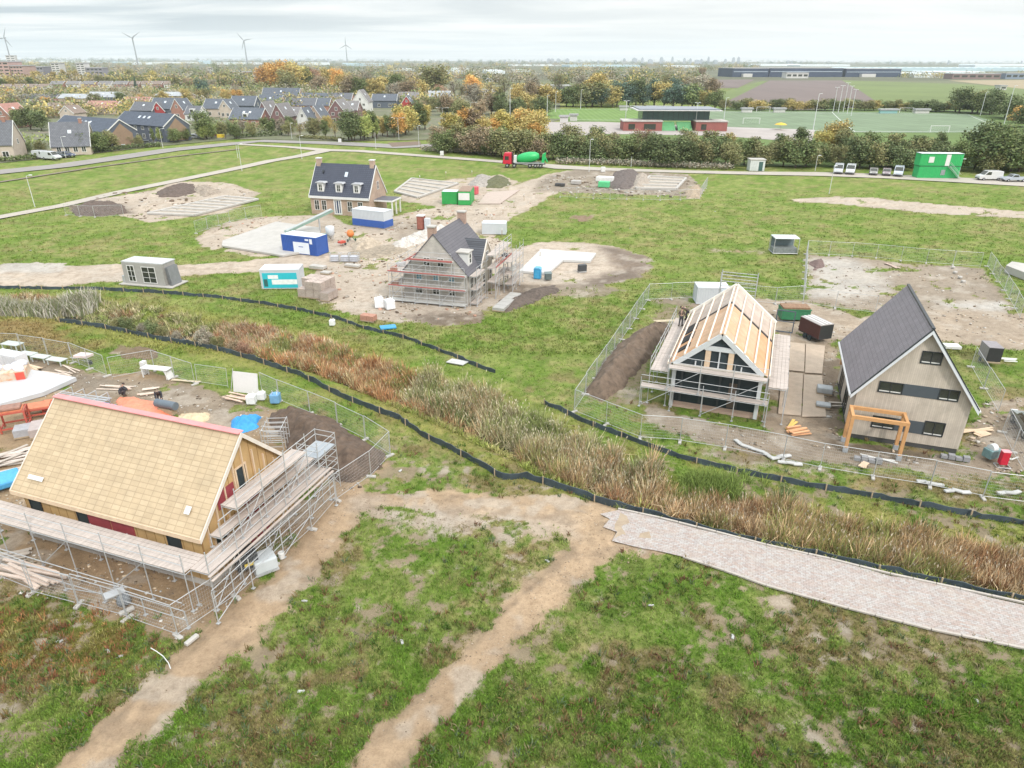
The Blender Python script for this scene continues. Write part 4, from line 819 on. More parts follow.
# scaffold tower behind the gable
tw = T('scaffold_tower', 'dense tube tower with pale grey deck behind the gable of the sand roofed house', 'scaffolding', G(317,450,3.1), Lrz); tw.scale = (.8, .8, 1)
for k in range(4):
    for i, j in ((-1.2, -.9), (1.2, -.9), (1.2, .9), (-1.2, .9)):
        if k == 0: MB().tube((i, j, 0), (i, j, 4.0), .03).build('upright', steel, tw)
    z = .9+k*.9; m = MB()
    for (i, j), (p, q) in zip(((-1.2, -.9), (1.2, -.9), (1.2, .9), (-1.2, .9)), ((1.2, -.9), (1.2, .9), (-1.2, .9), (-1.2, -.9))): m.tube((i, j, z), (p, q, z), .026); m.tube((i, j, z+.35), (p, q, z+.35), .022)
    m.build('rail_ring', steel, tw)
for j in (-.9, .9): MB().tube((-1.2, j, .2), (1.2, j, 2.9), .025).build('brace', steel, tw)
MB().box(-1.15, -.85, 3.1, 1.15, .85, 3.16).build('deck', M('pale_grey_deck', (.34, .37, .40), .6, .08, 2), tw)
tw2 = T('scaffold_tower', 'low bundle of scaffold frames beside the blue tarp behind the roof ridge', 'scaffolding', G(277,447), Lrz+.4)
for i in range(4):
    m = MB(); x = -1+.62*i; m.tube((x, -.7, 0), (x, -.7, 1.9), .028).tube((x, .7, 0), (x, .7, 1.9), .028)
    for z in (.5, 1.0, 1.4, 1.8): m.tube((x, -.7, z), (x, .7, z), .022)
    m.build('frame', steel, tw2)
MB().tube((-1, -.7, 1.7), (1, -.7, 1.7), .025).tube((-1, .7, 1.9), (1, .7, 1.9), .025).tube((-1, -.7, .6), (1, .7, 1.6), .025).build('rail', steel, tw2)
# ------------------------------------------------------------ timber frame house, middle right
Mc = (17.95, 54.25); Mrz = R(-20.8); Mw, Ml, Me, Mr = 6.7, 12.6, 3.75, 6.5
hM = T('timber_frame_house', 'half built timber frame house with bare rafters over orange boards and a dark gable', 'house', Mc, Mrz)
ply = brickmat('orange_roof_board', (.56, .31, .16), (.58, .40, .27), (.38, .24, .15), 2.4, 1.6, .015, 'roof', .8, .1, .3, .18)
hl = Ml/2; hw = Mw/2; msl = (Mr-Me)/hw; ma = math.atan(msl)
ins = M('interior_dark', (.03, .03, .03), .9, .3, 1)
MB().xprism([(-hw, -.1), (hw, -.1), (hw, Me), (0, Mr-.1), (-hw, Me)], -hl+.15, hl).build('wall', blackm, hM)
MB().box(-hw-.05, -hl+.02, -.1, hw+.05, hl+.05, .14).build('foundation_slab', M('pink_sand_lime', (.50, .36, .29), .9, .12, 2), hM)
for q, sd in ((1, 'right'), (-1, 'left')):
    m = MB()
    for y0, y1 in ((-hl, -hl+7.5), (-hl+8.1, hl)):
        if y0 > -hl: m.build('roof_boarding', ply, hM); m = MB()
        m.xprism([(0, Mr), (q*(hw+.3), Me-.3*msl), (q*(hw+.3), Me-.3*msl+.06), (0, Mr+.06)], y0, y1)
    o = m.build('roof_boarding', brickmat('pale_roof_board', (.46, .37, .31), (.52, .44, .38), (.34, .27, .22), 2.4, 1.6, .015, 'roof', .8, .1, .3, .18), hM); o['label'] = 'pale greyish boards on the rear part of the roof'
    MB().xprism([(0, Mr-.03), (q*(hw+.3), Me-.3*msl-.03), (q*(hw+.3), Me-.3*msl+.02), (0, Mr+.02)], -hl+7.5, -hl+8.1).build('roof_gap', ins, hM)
    for i in range(5):
        x = .15+i*(hw+.05)/4.2; zz = Mr+.13-x*msl; MB().beam((q*x, -hl-.1, zz), (q*x, hl, zz), .13, .15).build('purlin', M('pale_rafter', (.72, .62, .52), .8, .1, 3), hM)
    MB().beam((q*(hw+.42), -hl, Me-.30*msl+.04), (q*(hw+.42), hl, Me-.30*msl+.04), .08, .22).build('eave_beam', M('pale_rafter'), hM)
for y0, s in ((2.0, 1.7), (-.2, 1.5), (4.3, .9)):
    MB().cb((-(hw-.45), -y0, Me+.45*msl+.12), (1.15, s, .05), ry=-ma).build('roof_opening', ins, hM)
m = MB(); y = hl+.05
for q in (1, -1): m.beam((0, y, Mr+.2), (q*(hw+.45), y, Me-.45*msl+.2), .35, .28)
m.build('verge_board', M('verge_white', (.72, .68, .62), .6, .06, 2), hM)
for q in (1, -1): MB().beam((q*.04, -hl+.02, Mr-.16), (q*(hw-.1), -hl+.02, Me-.12), .24, .36).build('gable_frame', M('gable_grey_white', (.55, .57, .58), .6, .06, 2), hM)
gw = M('gable_grey_white'); Pf = face('F', hw, hl-.12)
m = MB(); bb(m, Pf, -1.15, 0, 5.05, 1.15, .14, 5.4); m.build('collar_beam', gw, hM)
m = MB(); bb(m, Pf, -hw, 0, 3.15, hw, .35, 3.65); m.build('floor_beam', M('deck_edge', (.50, .45, .40), .8, .12, 2), hM)
m = MB(); bb(m, Pf, -hw, 0, 0, -hw+.28, .3, 3.7); m.build('corner_post', gw, hM); m = MB(); bb(m, Pf, hw-.28, 0, 0, hw, .3, 3.7); m.build('corner_post', gw, hM)
for u in (-.85, .85): m = MB(); bb(m, Pf, u-.2, 0, 3.65, u+.2, .1, 5.1); m.build('board', timber, hM)
for u in (-1.7, 0, 1.7): m = MB(); bb(m, Pf, u-.05, 0, 3.65, u+.05, .1, 5.2-abs(u)*.7); m.build('mullion', gw, hM)
m = MB(); bb(m, Pf, -hw+.3, -.3, .14, hw-.3, .02, .38); m.build('plinth_wall', M('pink_sand_lime', (.55, .38, .30), .9, .12, 2), hM)
for u in (-2.6, -1.1, .3, 1.7): m = MB(); bb(m, Pf, u-.08, 0, .5, u+.08, .12, 3.15); m.build('stud', M('stud_dark', (.05, .06, .065), .6), hM)
m = MB(); bb(m, Pf, 1.0, .03, .5, 1.6, .05, 2.6); m.build('wall_opening', M('opening_brown', (.13, .10, .08), .9), hM)
sM = T('scaffold', 'tube scaffold with plank decks wrapped round the house with bare rafters', 'scaffolding', Mc, Mrz)
scaffold(sM, (-hw-.3, hl), (-hw-.3, -hl-.3), (-1, 0), [2.9], 1.4, 2.1, top=1.2)
scaffold(sM, (hw+.45, -hl-.3), (hw+.45, hl-1), (1, 0), [2.9], 1.35, 2.7, top=.2, rails=False)
scaffold(sM, (-hw-2.2, -hl-.35), (hw+.6, -hl-.35), (0, -1), [1.75], .75, 2.3, top=.8)
scaffold(sM, (-hw-.2, -hl-.35), (hw+.3, -hl-.35), (0, -1), [3.6], .7, 2.3, top=1.0, base=1.8)
bk = T('scaffold_tower', 'tall open scaffold frame rising behind the ridge of the rafter house', 'scaffolding', (Mc[0]+.35*8.2, Mc[1]+.937*8.2), Mrz)
for x in (-1.5, 1.7):
    for y in (0, 1.0): MB().tube((x, y, 0), (x, y, 7.2), .04).build('upright', steel, bk)
for z in (2, 4, 5.0, 5.7, 6.4, 7.0): MB().tube((-1.5, 0, z), (1.7, 0, z), .035).tube((-1.5, 1, z), (1.7, 1, z), .03).build('rail', steel, bk)
# ------------------------------------------------------------ grey clad house at the right
Hc = (29.62, 48.0); Hrz = R(-19.2); Hw, Hl, He, Hr = 7.15, 10.0, 3.95, 8.75
clad = brickmat('timber_cladding', (.47, .41, .345), (.54, .475, .405), (.36, .31, .26), 5.5, .13, .006, 'plank', .8, .12, .4, .16)
slate = brickmat('grey_roof_tiles', (.205, .185, .20), (.235, .215, .23), (.15, .135, .145), .30, .36, .02, 'roof', .7, .5, .5, .12)
h = T('clad_house', 'finished house with vertical grey brown timber cladding and a steep purple grey tiled roof', 'house', Hc, Hrz)
gwall(h, Hw, Hl, He, Hr, clad, z0=.28); gwall(h, Hw-.1, Hl-.1, .27, .28, M('dark_plinth', (.07, .07, .07), .9), name='plinth')
groof(h, Hw, Hl, He, Hr, slate, .4, .35, .16); verges(h, Hw, Hl, He, Hr, M('pale_blue_verge', (.66, .69, .73), .5, .05, 1, 0), .42, .35, .26, .05, lift=.10)
sl_ = (Hr-He)/(Hw/2); 
for q in (-1,):
    m = MB()
    for d in (-1, 1): m.xprism([(0, Hr+.15), (d*(Hw/2+.4), He-.4*sl_+.15), (d*(Hw/2+.4), He-.4*sl_+.26), (0, Hr+.26)], q*(Hl/2+.30), q*(Hl/2+.42))
    m.build('verge_trim', anth, h); MB().beam((0, -Hl/2-.3, Hr+.22), (0, Hl/2+.3, Hr+.22), .2, .09).build('ridge_cap', anth, h)
for q in (-1, 1): MB().beam((q*(Hw/2+.47), -Hl/2-.35, He-.42*sl_+.08), (q*(Hw/2+.47), Hl/2+.35, He-.42*sl_+.08), .13, .13).build('gutter', M('pale_gutter', (.6, .6, .6), .5, .05, 1, 0), h)
Pf = face('F', Hw/2, Hl/2); Pl = face('L', Hw/2, Hl/2)
win(h, Pf, .42, 6.35, 1.28, .92, anth); win(h, Pf, -1.55, 3.85, 1.55, .85, anth); win(h, Pf, 2.05, 3.85, 1.25, .85, anth); win(h, Pf, -1.45, 1.05, 1.5, .95, anth); win(h, Pf, 1.75, 1.05, 1.3, 1.1, anth)
m = MB(); bb(m, Pf, -.78, 0, 3.85, 1.43, .03, 4.70); m.build('dark_panel', M('dark_panel', (.07, .085, .10), .6, .08, 2, 0), h); m = MB(); bb(m, Pf, -.70, 0, 1.05, 1.10, .03, 2.0); m.build('dark_panel', M('dark_panel'), h)
for u in (-2.6, 1.2): win(h, Pl, u, .35, 1.8, 2.2, anth)
for u, z, w_ in ((.42, 6.35, 1.28), (-1.55, 3.85, 1.55), (2.05, 3.85, 1.25), (-1.45, 1.05, 1.5), (1.75, 1.05, 1.3)): m = MB(); bb(m, Pf, u-w_/2+.1, .018, z+.09, u+w_/2-.1, .026, z+.17); m.build('window_sill', whitep, h)
m = MB(); bb(m, Pl, -3.6, 0, 2.3, -3.3, .3, 3.6); m.build('orange_post', M('larch', (.56, .30, .13), .7, .12, 3), h)
pg = T('pergola', 'orange larch wood frame standing before the grey clad gable', 'pergola', Hc, Hrz); la = M('larch'); y0, y1 = -Hl/2-2.3, -Hl/2-.75
xs = (-3.85, -.45)
for x, y, hh in ((xs[0], y0, 2.6), (xs[1], y0, 2.6), (xs[1], y1, 2.6), (xs[0], y1, 2.6)):
    MB().box(x-.11, y-.11, .3, x+.11, y+.11, hh).build('post', la, pg, bevel=.01); MB().box(x-.16, y-.16, -.05, x+.16, y+.16, .3).build('footing', M('grey_footing', (.33, .35, .37), .8), pg)
MB().box(xs[0]-.11, y0-.1, 2.6, xs[1]+.11, y0+.1, 2.85).build('beam', la, pg); MB().box(xs[0]-.11, y1-.1, 2.6, xs[1]+.11, y1+.1, 2.85).build('beam', la, pg)
for x in xs: MB().box(x-.1, y0+.1, 2.62, x+.1, y1-.1, 2.83).build('beam', la, pg)
# ------------------------------------------------------------ scaffolded brick house (grey roof), centre
greyb = brickmat('pale_grey_brick', (.47, .44, .40), (.53, .50, .46), (.40, .37, .34), .3, .1, .012, 'wall', .9, .2)
redb = brickmat('red_brick', (.36, .21, .16), (.42, .26, .19), (.40, .34, .30), .3, .1, .015, 'wall', .9, .2)
tile2 = brickmat('dark_roof_tiles', (.075, .08, .095), (.095, .10, .115), (.035, .038, .045), .30, .34, .03, 'roof', .65, .5, .5, .1)
Sw, Sl, Se, Sr = 7.5, 9.4, 3.5, 7.7; Srz = R(-15.5); bx = ((-12.32-4.97)/2, (76.07+74.07)/2); Sc = (bx[0]+math.sin(-Srz)*Sl/2, bx[1]+math.cos(Srz)*Sl/2)
h = T('brick_house', 'pale brick house with a half tiled dark roof inside scaffolding', 'house', Sc, Srz)
gwall(h, Sw, Sl, Se, Sr, greyb); rs = groof(h, Sw, Sl, Se, Sr, brickmat('slate_battens', (.115, .112, .128), (.135, .13, .146), (.085, .082, .092), 3, .34, .03, 'roof', .7, .3, .5, .1), .25, .1, .12)
chimney(rs, -.3, -Sl/2+.5, Sr-.6, Sr+.75, .8, .8, redb, concrete); chimney(rs, .2, Sl/2-.5, Sr-.6, Sr+.8, .9, .7, redb, concrete)
# wing with its own gable to the right
WX = Sw/2+.45
W = MB(); W.yprism([(-.8, -.1), (3.4, -.1), (3.4, Se), (1.3, Sr-1.7), (-.8, Se)], 0, WX); W.build('wing_wall', M('wing_sandstone', (.42, .37, .30), .9, .15, 2), h)
m = MB(); s = (Sr-1.7-Se)/2.1
m.yprism([(1.3, Sr-1.68), (-1.1, Se-.3*s+.02), (-1.1, Se-.3*s+.16), (1.3, Sr-1.54)], .9, WX+.1); m.yprism([(1.3, Sr-1.68), (3.7, Se-.3*s+.02), (3.7, Se-.3*s+.16), (1.3, Sr-1.54)], .9, WX+.1)
m.build('wing_roof', tile2, h)
MB().beam((WX+.06, 1.3, Sr-1.62), (WX+.06, -1.1, Se-.2), .12, .22).beam((WX+.06, 1.3, Sr-1.62), (WX+.06, 3.7, Se-.2), .12, .22).build('verge_board', M('raw_white_board'), h)
d_ = MB().box(Sw/2-2.0, -3.1, Se+.2, Sw/2-.35, -1.7, Se+2.0).build('dormer', whitep, h); Pd = lambda u, d, z: (Sw/2-.35+d, -2.4+u, z); win(d_, Pd, 0, Se+.7, .7, 1.15, whitep, 0, 1)
MB().box(Sw/2-2.2, -3.25, Se+2.0, Sw/2-.2, -1.55, Se+2.12).build('dormer_roof', concrete, d_)
Pf = face('F', Sw/2, Sl/2); wb = M('window_film', (.16, .32, .42), .3, .5, 2, 0)
for u, z, w_, hh in ((-.9, 4.2, .8, .95), (.75, 4.2, .8, .95), (-1.9, 2.55, .7, .7), (.1, 2.55, .7, .7), (2.0, 2.55, .75, .7), (.1, .95, .9, .75), (2.0, .95, .8, .75), (-2.0, .95, .9, .8)): win(h, Pf, u, z, w_, hh, whitep, 1, 1, .07, pm=wb if z == 2.55 else None)
Pr = face('R', Sw/2, Sl/2); win(h, Pr, -3.1, .5, 1.0, 2.3, whitep, 1, 2); win(h, Pr, -1.7, .6, .6, 2.0, whitep, 0, 1)
Pw = lambda u, d, z: (WX+d, 1.3+u, z)
for u in (-1.3, 1.3): win(h, Pw, u, .8, .9, 1.7, whitep, 0, 1)
win(h, Pw, 0, 3.6, 1, 1.2, whitep, 1, 1)
redr = M('red_toe_board', (.42, .13, .12), .7, .15, 2)
s = T('scaffold', 'scaffold with red edge boards around the pale brick house', 'scaffolding', Sc, Srz)
scaffold(s, (-Sw/2-1.4, -Sl/2-.25), (Sw/2+.1, -Sl/2-.25), (0, -1), [.25, 1.9, 3.5], .8, 1.5, top=.9, deckm=M('aluminium_deck', (.50, .50, .48), .6, .15, 2))
scaffold(s, (Sw/2+.35, -Sl/2), (Sw/2+.35, -1.6), (1, 0), [.3, 1.9, 3.4], .8, 1.5, top=1.0)
scaffold(s, (-2.6, -Sl/2-.25), (2.4, -Sl/2-.25), (0, -1), [5.0], .8, 2.5, top=.8, base=3.5)
for z in (1.95, 3.55): MB().box(-Sw/2-1.5, -Sl/2-1.1, z, Sw/2+.15, -Sl/2-1.06, z+.12).build('toe_board', redr, s)
MB().box(-2.7, -Sl/2-1.1, 5.05, 2.5, -Sl/2-1.06, 5.23).build('toe_board', redr, s)
scaffold(s, (-Sw/2-.3, Sl/2), (-Sw/2-.3, -Sl/2-.2), (-1, 0), [1.9, 3.4], 1.1, 2.3, top=1.0); MB().box(-Sw/2-1.46, -Sl/2, 3.45, -Sw/2-1.42, Sl/2, 3.6).build('toe_board', redr, s)
scaffold(s, (Sw/2+1.3, -1.4), (Sw/2+1.3, Sl/2+.6), (1, 0), [1.9, 3.5, 5.0], 1.0, 1.6, top=1.0); scaffold(s, (Sw/2+2.6, 1.2), (Sw/2+2.6, Sl/2+1.4), (1, 0), [1.0, 2.2, 3.7], 1.0, 1.4, top=1.6)
MB().box(Sw/2+2.34, -1.3, 3.55, Sw/2+2.38, Sl/2+.6, 3.72).build('toe_board', redr, s)
# ------------------------------------------------------------ finished brick house with three dormers
Brz = R(-104.6); Bw, Bl, Be, Br = 7.0, 11.4, 3.35, 8.1; Bc = (-29.5, 127.1)
tanb = brickmat('tan_brick', (.40, .27, .20), (.46, .32, .24), (.42, .36, .30), .4, .13, .02, 'wall', .9, .2); navy = brickmat('navy_roof_tiles', (.050, .058, .085), (.065, .072, .10), (.028, .032, .05), .35, .42, .04, 'roof', .5, .5, .5, .1)
h = T('brick_house', 'finished tan brick house with a dark blue roof and three white dormers', 'house', Bc, Brz)
gwall(h, Bw, Bl, Be, Br, tanb); r_ = groof(h, Bw, Bl, Be, Br, navy, .3, .05, .14); verges(h, Bw, Bl, Be, Br, whitep, .32, .05, .3, .09)
MB().box(Bw/2, -Bl/2, Be-.62, Bw/2+.32, Bl/2, Be-.2).build('cornice', whitep, h)
chimney(r_, 0, -Bl/2+.55, Br-.6, Br+.9, .8, .75, tanb, whitep); chimney(r_, 0, Bl/2-.55, Br-.6, Br+.9, .8, .75, tanb, whitep)
Pr = face('R', Bw/2, Bl/2)
for u in (-4.5, -3.1, 1.9, 3.9): win(h, Pr, u, .65, .95, 1.75, whitep, 1, 1)
win(h, Pr, -.45, .05, 1.5, 2.65, whitep, 2, 0, .22, 'door_surround', M('navy_door', (.03, .05, .11), .4))
sl_ = (Br-Be)/(Bw/2)
for y in (-3.6, -.1, 3.3):
    x1 = Bw/2-.25; d_ = MB().xprism([(x1-1.7, Be+.35), (x1, Be+.35), (x1, Be+1.95), (x1-1.7, Be+1.95)], y-.6, y+.6).build('dormer', whitep, h)
    MB().yprism([(y-.95, Be+1.95), (y+.95, Be+1.95), (y+.7, Be+2.15), (y-.7, Be+2.15)], x1-1.75, x1+.15).build('dormer_roof', M('lead_grey', (.42, .43, .45), .6), d_); win(d_, lambda u, d, z, y=y, x1=x1: (x1+d, y+u, z), 0, Be+.6, .75, 1.2, whitep, 1, 1)
MB().cb((1.25, 0.6, Br-1.25*sl_+.22), (.9, .55, .08), ry=math.atan(sl_)).build('roof_window', M('skylight', (.5, .56, .62), .2), r_); MB().cb((1.1, -3.9, Br-1.1*sl_+.3), (.5, .25, .3), ry=math.atan(sl_)).build('roof_vent', anth, r_)
Pb = face('B', Bw/2, Bl/2); win(h, Pb, .3, 4.1, .8, 1.4, whitep, 1, 1)
m = MB().xprism([(-2.0, 2.35), (1.9, 2.35), (1.9, 2.6), (-2.0, 2.6)], Bl/2+.05, Bl/2+3.6); m.build('veranda_roof', whitep, h); MB().box(-1.85, Bl/2+.1, 2.6, 1.75, Bl/2+3.45, 2.68).build('veranda_slates', M('veranda_dark', (.12, .12, .14), .8), h)
for x in (-1.8, 0, 1.7): MB().box(x-.1, Bl/2+3.3, 0, x+.1, Bl/2+3.5, 2.35).build('veranda_post', whitep, h)

exS = lambda lx, ly, z: (Sc[0]+lx*math.cos(Srz)-ly*math.sin(Srz), Sc[1]+lx*math.sin(Srz)+ly*math.cos(Srz), z)
for (lx, ly, z), (a, b, c), col, lb in (((-4.6, -5.4, 3.55), (.7, .5, .45), (.42, .24, .18), 'red brick pile on the upper scaffold deck, left corner of the pale brick house'), ((-4.8, -3.0, 3.45), (1.0, .6, .5), (.5, .5, .5), 'grey block pile on the left scaffold deck of the pale brick house'), ((-4.6, -5.4, 1.95), (.8, .5, .4), (.3, .2, .16), 'dark brick pile on the lower scaffold deck of the pale brick house'),
        ((5.6, 1.5, 3.55), (.6, .9, .5), (.46, .3, .24), 'brick pile on the right scaffold of the pale brick house'), ((5.6, 4.2, 3.55), (.6, .8, .35), (.12, .12, .13), 'dark mortar tub on the right scaffold of the pale brick house'), ((6.9, 3.0, 2.25), (.6, .9, .5), (.55, .55, .53), 'pale block pile on the outer right scaffold deck')):
    o = T('block_pile', lb, 'block pile', exS(lx, ly, z), Srz); m = MB()
    for i in range(3):
        for j in range(3): m.box(-a/2+a*i/3, -b/2+b*j/3, .0, -a/2+a*(i+.92)/3, -b/2+b*(j+.92)/3, c*random.uniform(.7, 1))
    m.build('blocks', M('pile_%02d%02d' % (int(col[0]*100), int(col[2]*100)), col, .9, .2, 6), o)
for (x, y), lb in (((868,461), 'left end'), ((955,459), 'right end')):
    o = T('block_row', f'row of grey concrete blocks at the {lb} of the clad gable foot', 'blocks', G(x, y), Hrz); m = MB(); [m.box(-.9+.45*i, -.2, 0, -.5+.45*i, .15, .22+.12*(i % 2)) for i in range(4)]; m.build('blocks', M('grey_block', (.26, .26, .27), .9, .2, 4), o)
# ================================================================== FENCES, SCREENS, THINGS ON THE PLOTS
# silt screens along the ditch: black film on wooden stakes
film = M('black_screen_film', (.045, .062, .075), .5, .4, 1.5, .3); stakem = M('stake_wood', (.36, .28, .19), .9, .2, 4)
def screen(pts, label, h=.40, step=.5, every=5):
    P = PP(pts); o = T('silt_screen', label, 'ground screen', P[0]); ox, oy = P[0]; V = []; F = []; Q = []
    for a, b in zip(P[:-1], P[1:]):
        L = math.dist(a, b); n = max(1, int(L/step)); Q += [(a[0]+(b[0]-a[0])*i/n, a[1]+(b[1]-a[1])*i/n) for i in range(n)]
    Q.append(P[-1]); nx = []
    for i, (x, y) in enumerate(Q):
        a = Q[max(0, i-1)]; b = Q[min(len(Q)-1, i+1)]; L = math.dist(a, b); n = (-(b[1]-a[1])/L, (b[0]-a[0])/L); z = gz(x, y); j = random.uniform(-.06, .06); t = .025
        hh = h+random.uniform(-.09, .05); lean = random.uniform(-.05, .12)
        V += [(x-ox+n[0]*(j-t), y-oy+n[1]*(j-t), z-.1), (x-ox+n[0]*(j+lean-t), y-oy+n[1]*(j+lean-t), z+hh), (x-ox+n[0]*(j+lean+t), y-oy+n[1]*(j+lean+t), z+hh), (x-ox+n[0]*(j+t), y-oy+n[1]*(j+t), z-.1)]
        if i % every == 0: MB().box(x-ox-n[0]*.1-.035, y-oy-n[1]*.1-.035, z-.1, x-ox-n[0]*.1+.035, y-oy-n[1]*.1+.035, z+h+.12).build('stake', stakem, o)
    for i in range(len(Q)-1):
        for k in range(3): F.append((4*i+k, 4*i+k+1, 4*i+5+k, 4*i+4+k))
    link_mesh('screen_film', V, F, film, o)
    return o
screen(fence_low, 'long black film screen on wooden stakes between the ditch and the brick road', h=.5, every=6)
screen(fence_up, 'black film screen curving between the gravel road and the left half of the ditch')
screen(fence_mid, 'short black film screen on the bank below the soil berm')
screen(fence_right, 'black film screen along the bank below the grey clad house')
# building site fences
def panelmesh(L=3.4, h=1.9):
    m = MB(); r = .022; z0 = .1
    for x in (0, L): m.tube((x, 0, z0-.08), (x, 0, h+z0), r, 5)
    m.tube((0, 0, h+z0), (L, 0, h+z0), r, 5).tube((0, 0, z0+.1), (L, 0, z0+.1), r*.8, 5)
    n = int(L/.13)
    for i in range(1, n): m.tube((L*i/n, 0, z0+.1), (L*i/n, 0, h+z0), .0036, 3, cap=False)
    for i in range(1, 8): m.tube((0, 0, z0+.1+(h-.1)*i/8), (L, 0, z0+.1+(h-.1)*i/8), .0036, 3, cap=False)
    o = m.build('panel', steel); d = o.data; bpy.data.objects.remove(o); return d
PM = panelmesh(); fo = MB().box(-.32, -.11, 0, .32, .11, .14).build('foot', concrete, bevel=.03); FM = fo.data; bpy.data.objects.remove(fo)
def fence(px, label, hs=1.0):
    P = PP(px); o = T('site_fence', label, 'site fence', P[0]); ox, oy = P[0]
    for a, b in zip(P[:-1], P[1:]):
        L = math.dist(a, b); n = max(1, round(L/3.4)); an = math.atan2(b[1]-a[1], b[0]-a[0])
        for i in range(n):
            x, y = a[0]+(b[0]-a[0])*i/n, a[1]+(b[1]-a[1])*i/n; z = gz(x, y)
            p = bpy.data.objects.new('panel', PM); COL.objects.link(p); p.parent = o; p.location = (x-ox, y-oy, z); p.rotation_euler = (random.gauss(0, .012), 0, an+random.gauss(0, .012)); p.scale = (L/n/3.42, 1, hs)
            f = bpy.data.objects.new('foot', FM); COL.objects.link(f); f.parent = o; f.location = (x-ox, y-oy, z-.01); f.rotation_euler[2] = an+PI/2+random.gauss(0, .1)
    return o
fence([(-70,574),(0,577),(32,592),(79,604),(127,618),(178,636),(236,597),(274,563),(312,529),(337,500),(371,476),(390,455)], 'wire mesh site fence in front of the scaffolded sand roofed house')
fence([(390,455),(365,439),(338,425),(310,413),(279,401),(262,393)], 'wire mesh site fence behind the dark soil heap on the left plot')
fence([(195,384),(155,370),(112,378)], 'short wire mesh fence behind the white trestle table')
fence([(107,376),(73,362),(49,357),(23,353),(-40,351)], 'wire mesh site fence behind the stacked benches at the left edge')
fence([(648,300),(574,411)], 'wire mesh site fence running along the left of the soil berm')
fence([(574,411),(606,424),(640,438),(680,441),(725,448),(783,460),(820,468),(873,477),(930,486),(983,497),(1080,510)], 'long wire mesh fence in front of the timber frame and clad houses')
fence([(648,300),(694,298)], 'wire mesh fence left of the white site cabin'); fence([(735,300),(775,304),(803,302)], 'wire mesh fence behind the green skip')
fence([(806,254),(852,256),(876,258),(926,263),(980,267)], 'wire mesh fence along the far side of the bare sandy plot'); fence([(806,254),(803,302)], 'wire mesh fence along the left side of the bare sandy plot')
fence([(803,304),(835,308),(875,313)], 'wire mesh fence along the near side of the bare sandy plot')
fence([(987,266),(1004,290),(1020,318)], 'wire mesh fence along the right side of the bare sandy plot')
fence([(971,366),(984,388),(999,412)], 'wire mesh fence right of the grey clad house, beside the black box trailer'); fence([(1002,432),(1012,452),(1023,473)], 'wire mesh fence behind the red cabinet at the right edge')
fence([(700,196),(707,186)], 'wire mesh fence end on at the far building plots'); fence([(66,215),(95,217),(124,216)], 'wire mesh fence in front of the far left soil heap')
fence([(196,233),(230,222),(262,216)], 'wire mesh fence behind the pale slab left of the brick house')
fence([(560,197),(610,199),(660,200),(700,199)], 'low wire mesh fence in front of the far foundation grid')
# soil heaps
def heap(name, px, H, col, label, cat='soil heap', seed=0, ridge=1.6, lumps=1.0, n=90, world=False):
    P = PP(px); xs = [p[0] for p in P]; ys = [p[1] for p in P]; cx, cy = sum(xs)/len(P), sum(ys)/len(P)
    X, Y = np.meshgrid(np.linspace(min(xs)-.3, max(xs)+.3, n), np.linspace(min(ys)-.3, max(ys)+.3, n)); w = (fbm(X*.8, Y*.8, seed, 3)-.5)*1.2
    d = sdist(P, X, Y)+w*.8; mx = max(.5, d.max()); t = np.clip(d/min(mx, ridge), 0, 1); nz = fbm(X*1.3, Y*1.3, seed+5, 4); n3 = fbm(X*5, Y*5, seed+9, 3)
    Z = H*(t**.75)*(.62+.6*nz*lumps)+.16*lumps*(n3-.5)*(t > .05)-.12*(d <= 0)-.02
    V = np.stack([X-cx, Y-cy, Z], -1).reshape(-1, 3); i = np.arange(n-1)[:, None]*n+np.arange(n-1)[None]; F = np.stack([i, i+1, i+n+1, i+n], -1).reshape(-1, 4)
    keep = (d[:-1, :-1] > -.35).reshape(-1); F = F[keep]; u, inv = np.unique(F, return_inverse=True)
    o = npmesh(name, V[u], inv.reshape(-1, 4), M('soil_'+'%02d%02d%02d' % tuple(int(c*100) for c in col), col, .95, .38, 2.2, .9, stain=tuple(c*.6 for c in col))); o.location = (cx, cy, gz(cx, cy)); tag(o, label, cat); return o
heap('soil_heap', [(268,414),(300,410),(330,420),(352,434),(380,453),(383,467),(352,484),(322,478),(296,456),(276,436)], 1.5, (.115,.080,.058), 'large dark brown soil heap behind the scaffold of the sand roofed house', seed=3, ridge=2.0)
heap('soil_heap', [(583,392),(596,372),(618,346),(642,330),(666,322),(672,334),(650,356),(632,376),(620,392),(602,402)], 1.6, (.15,.108,.078), 'long brown soil berm left of the timber frame house', seed=8, ridge=1.8)
heap('soil_heap', [(72,210),(88,203),(122,205),(128,213),(100,216),(76,215)], 1.0, (.12,.09,.075), 'low dark heap behind the far left mesh fence', seed=11)
heap('soil_heap', [(156,192),(170,186),(194,184),(198,192),(178,197),(158,197)], .9, (.12,.09,.07), 'dark conical soil heap beside the far left foundation', seed=12, ridge=2.5)
heap('soil_heap', [(192,190),(206,185),(222,192),(204,197)], .9, (.30,.25,.20), 'pale sand heap right of the dark conical heap', seed=13)
heap('soil_heap', [(484,182),(496,175),(506,178),(512,184),(500,188),(486,188)], 1.0, (.12,.12,.06), 'overgrown dark soil heap below the mixer truck', seed=14, ridge=3)
heap('soil_heap', [(468,184),(478,175),(490,176),(490,186),(472,188)], .9, (.32,.29,.26), 'grey rubble heap beside the overgrown heap', seed=15, ridge=2)
heap('soil_heap', [(608,186),(614,172),(634,169),(642,178),(636,188),(618,190)], 1.0, (.13,.105,.095), 'dark soil heap beside the far foundation grid', seed=16, ridge=3)
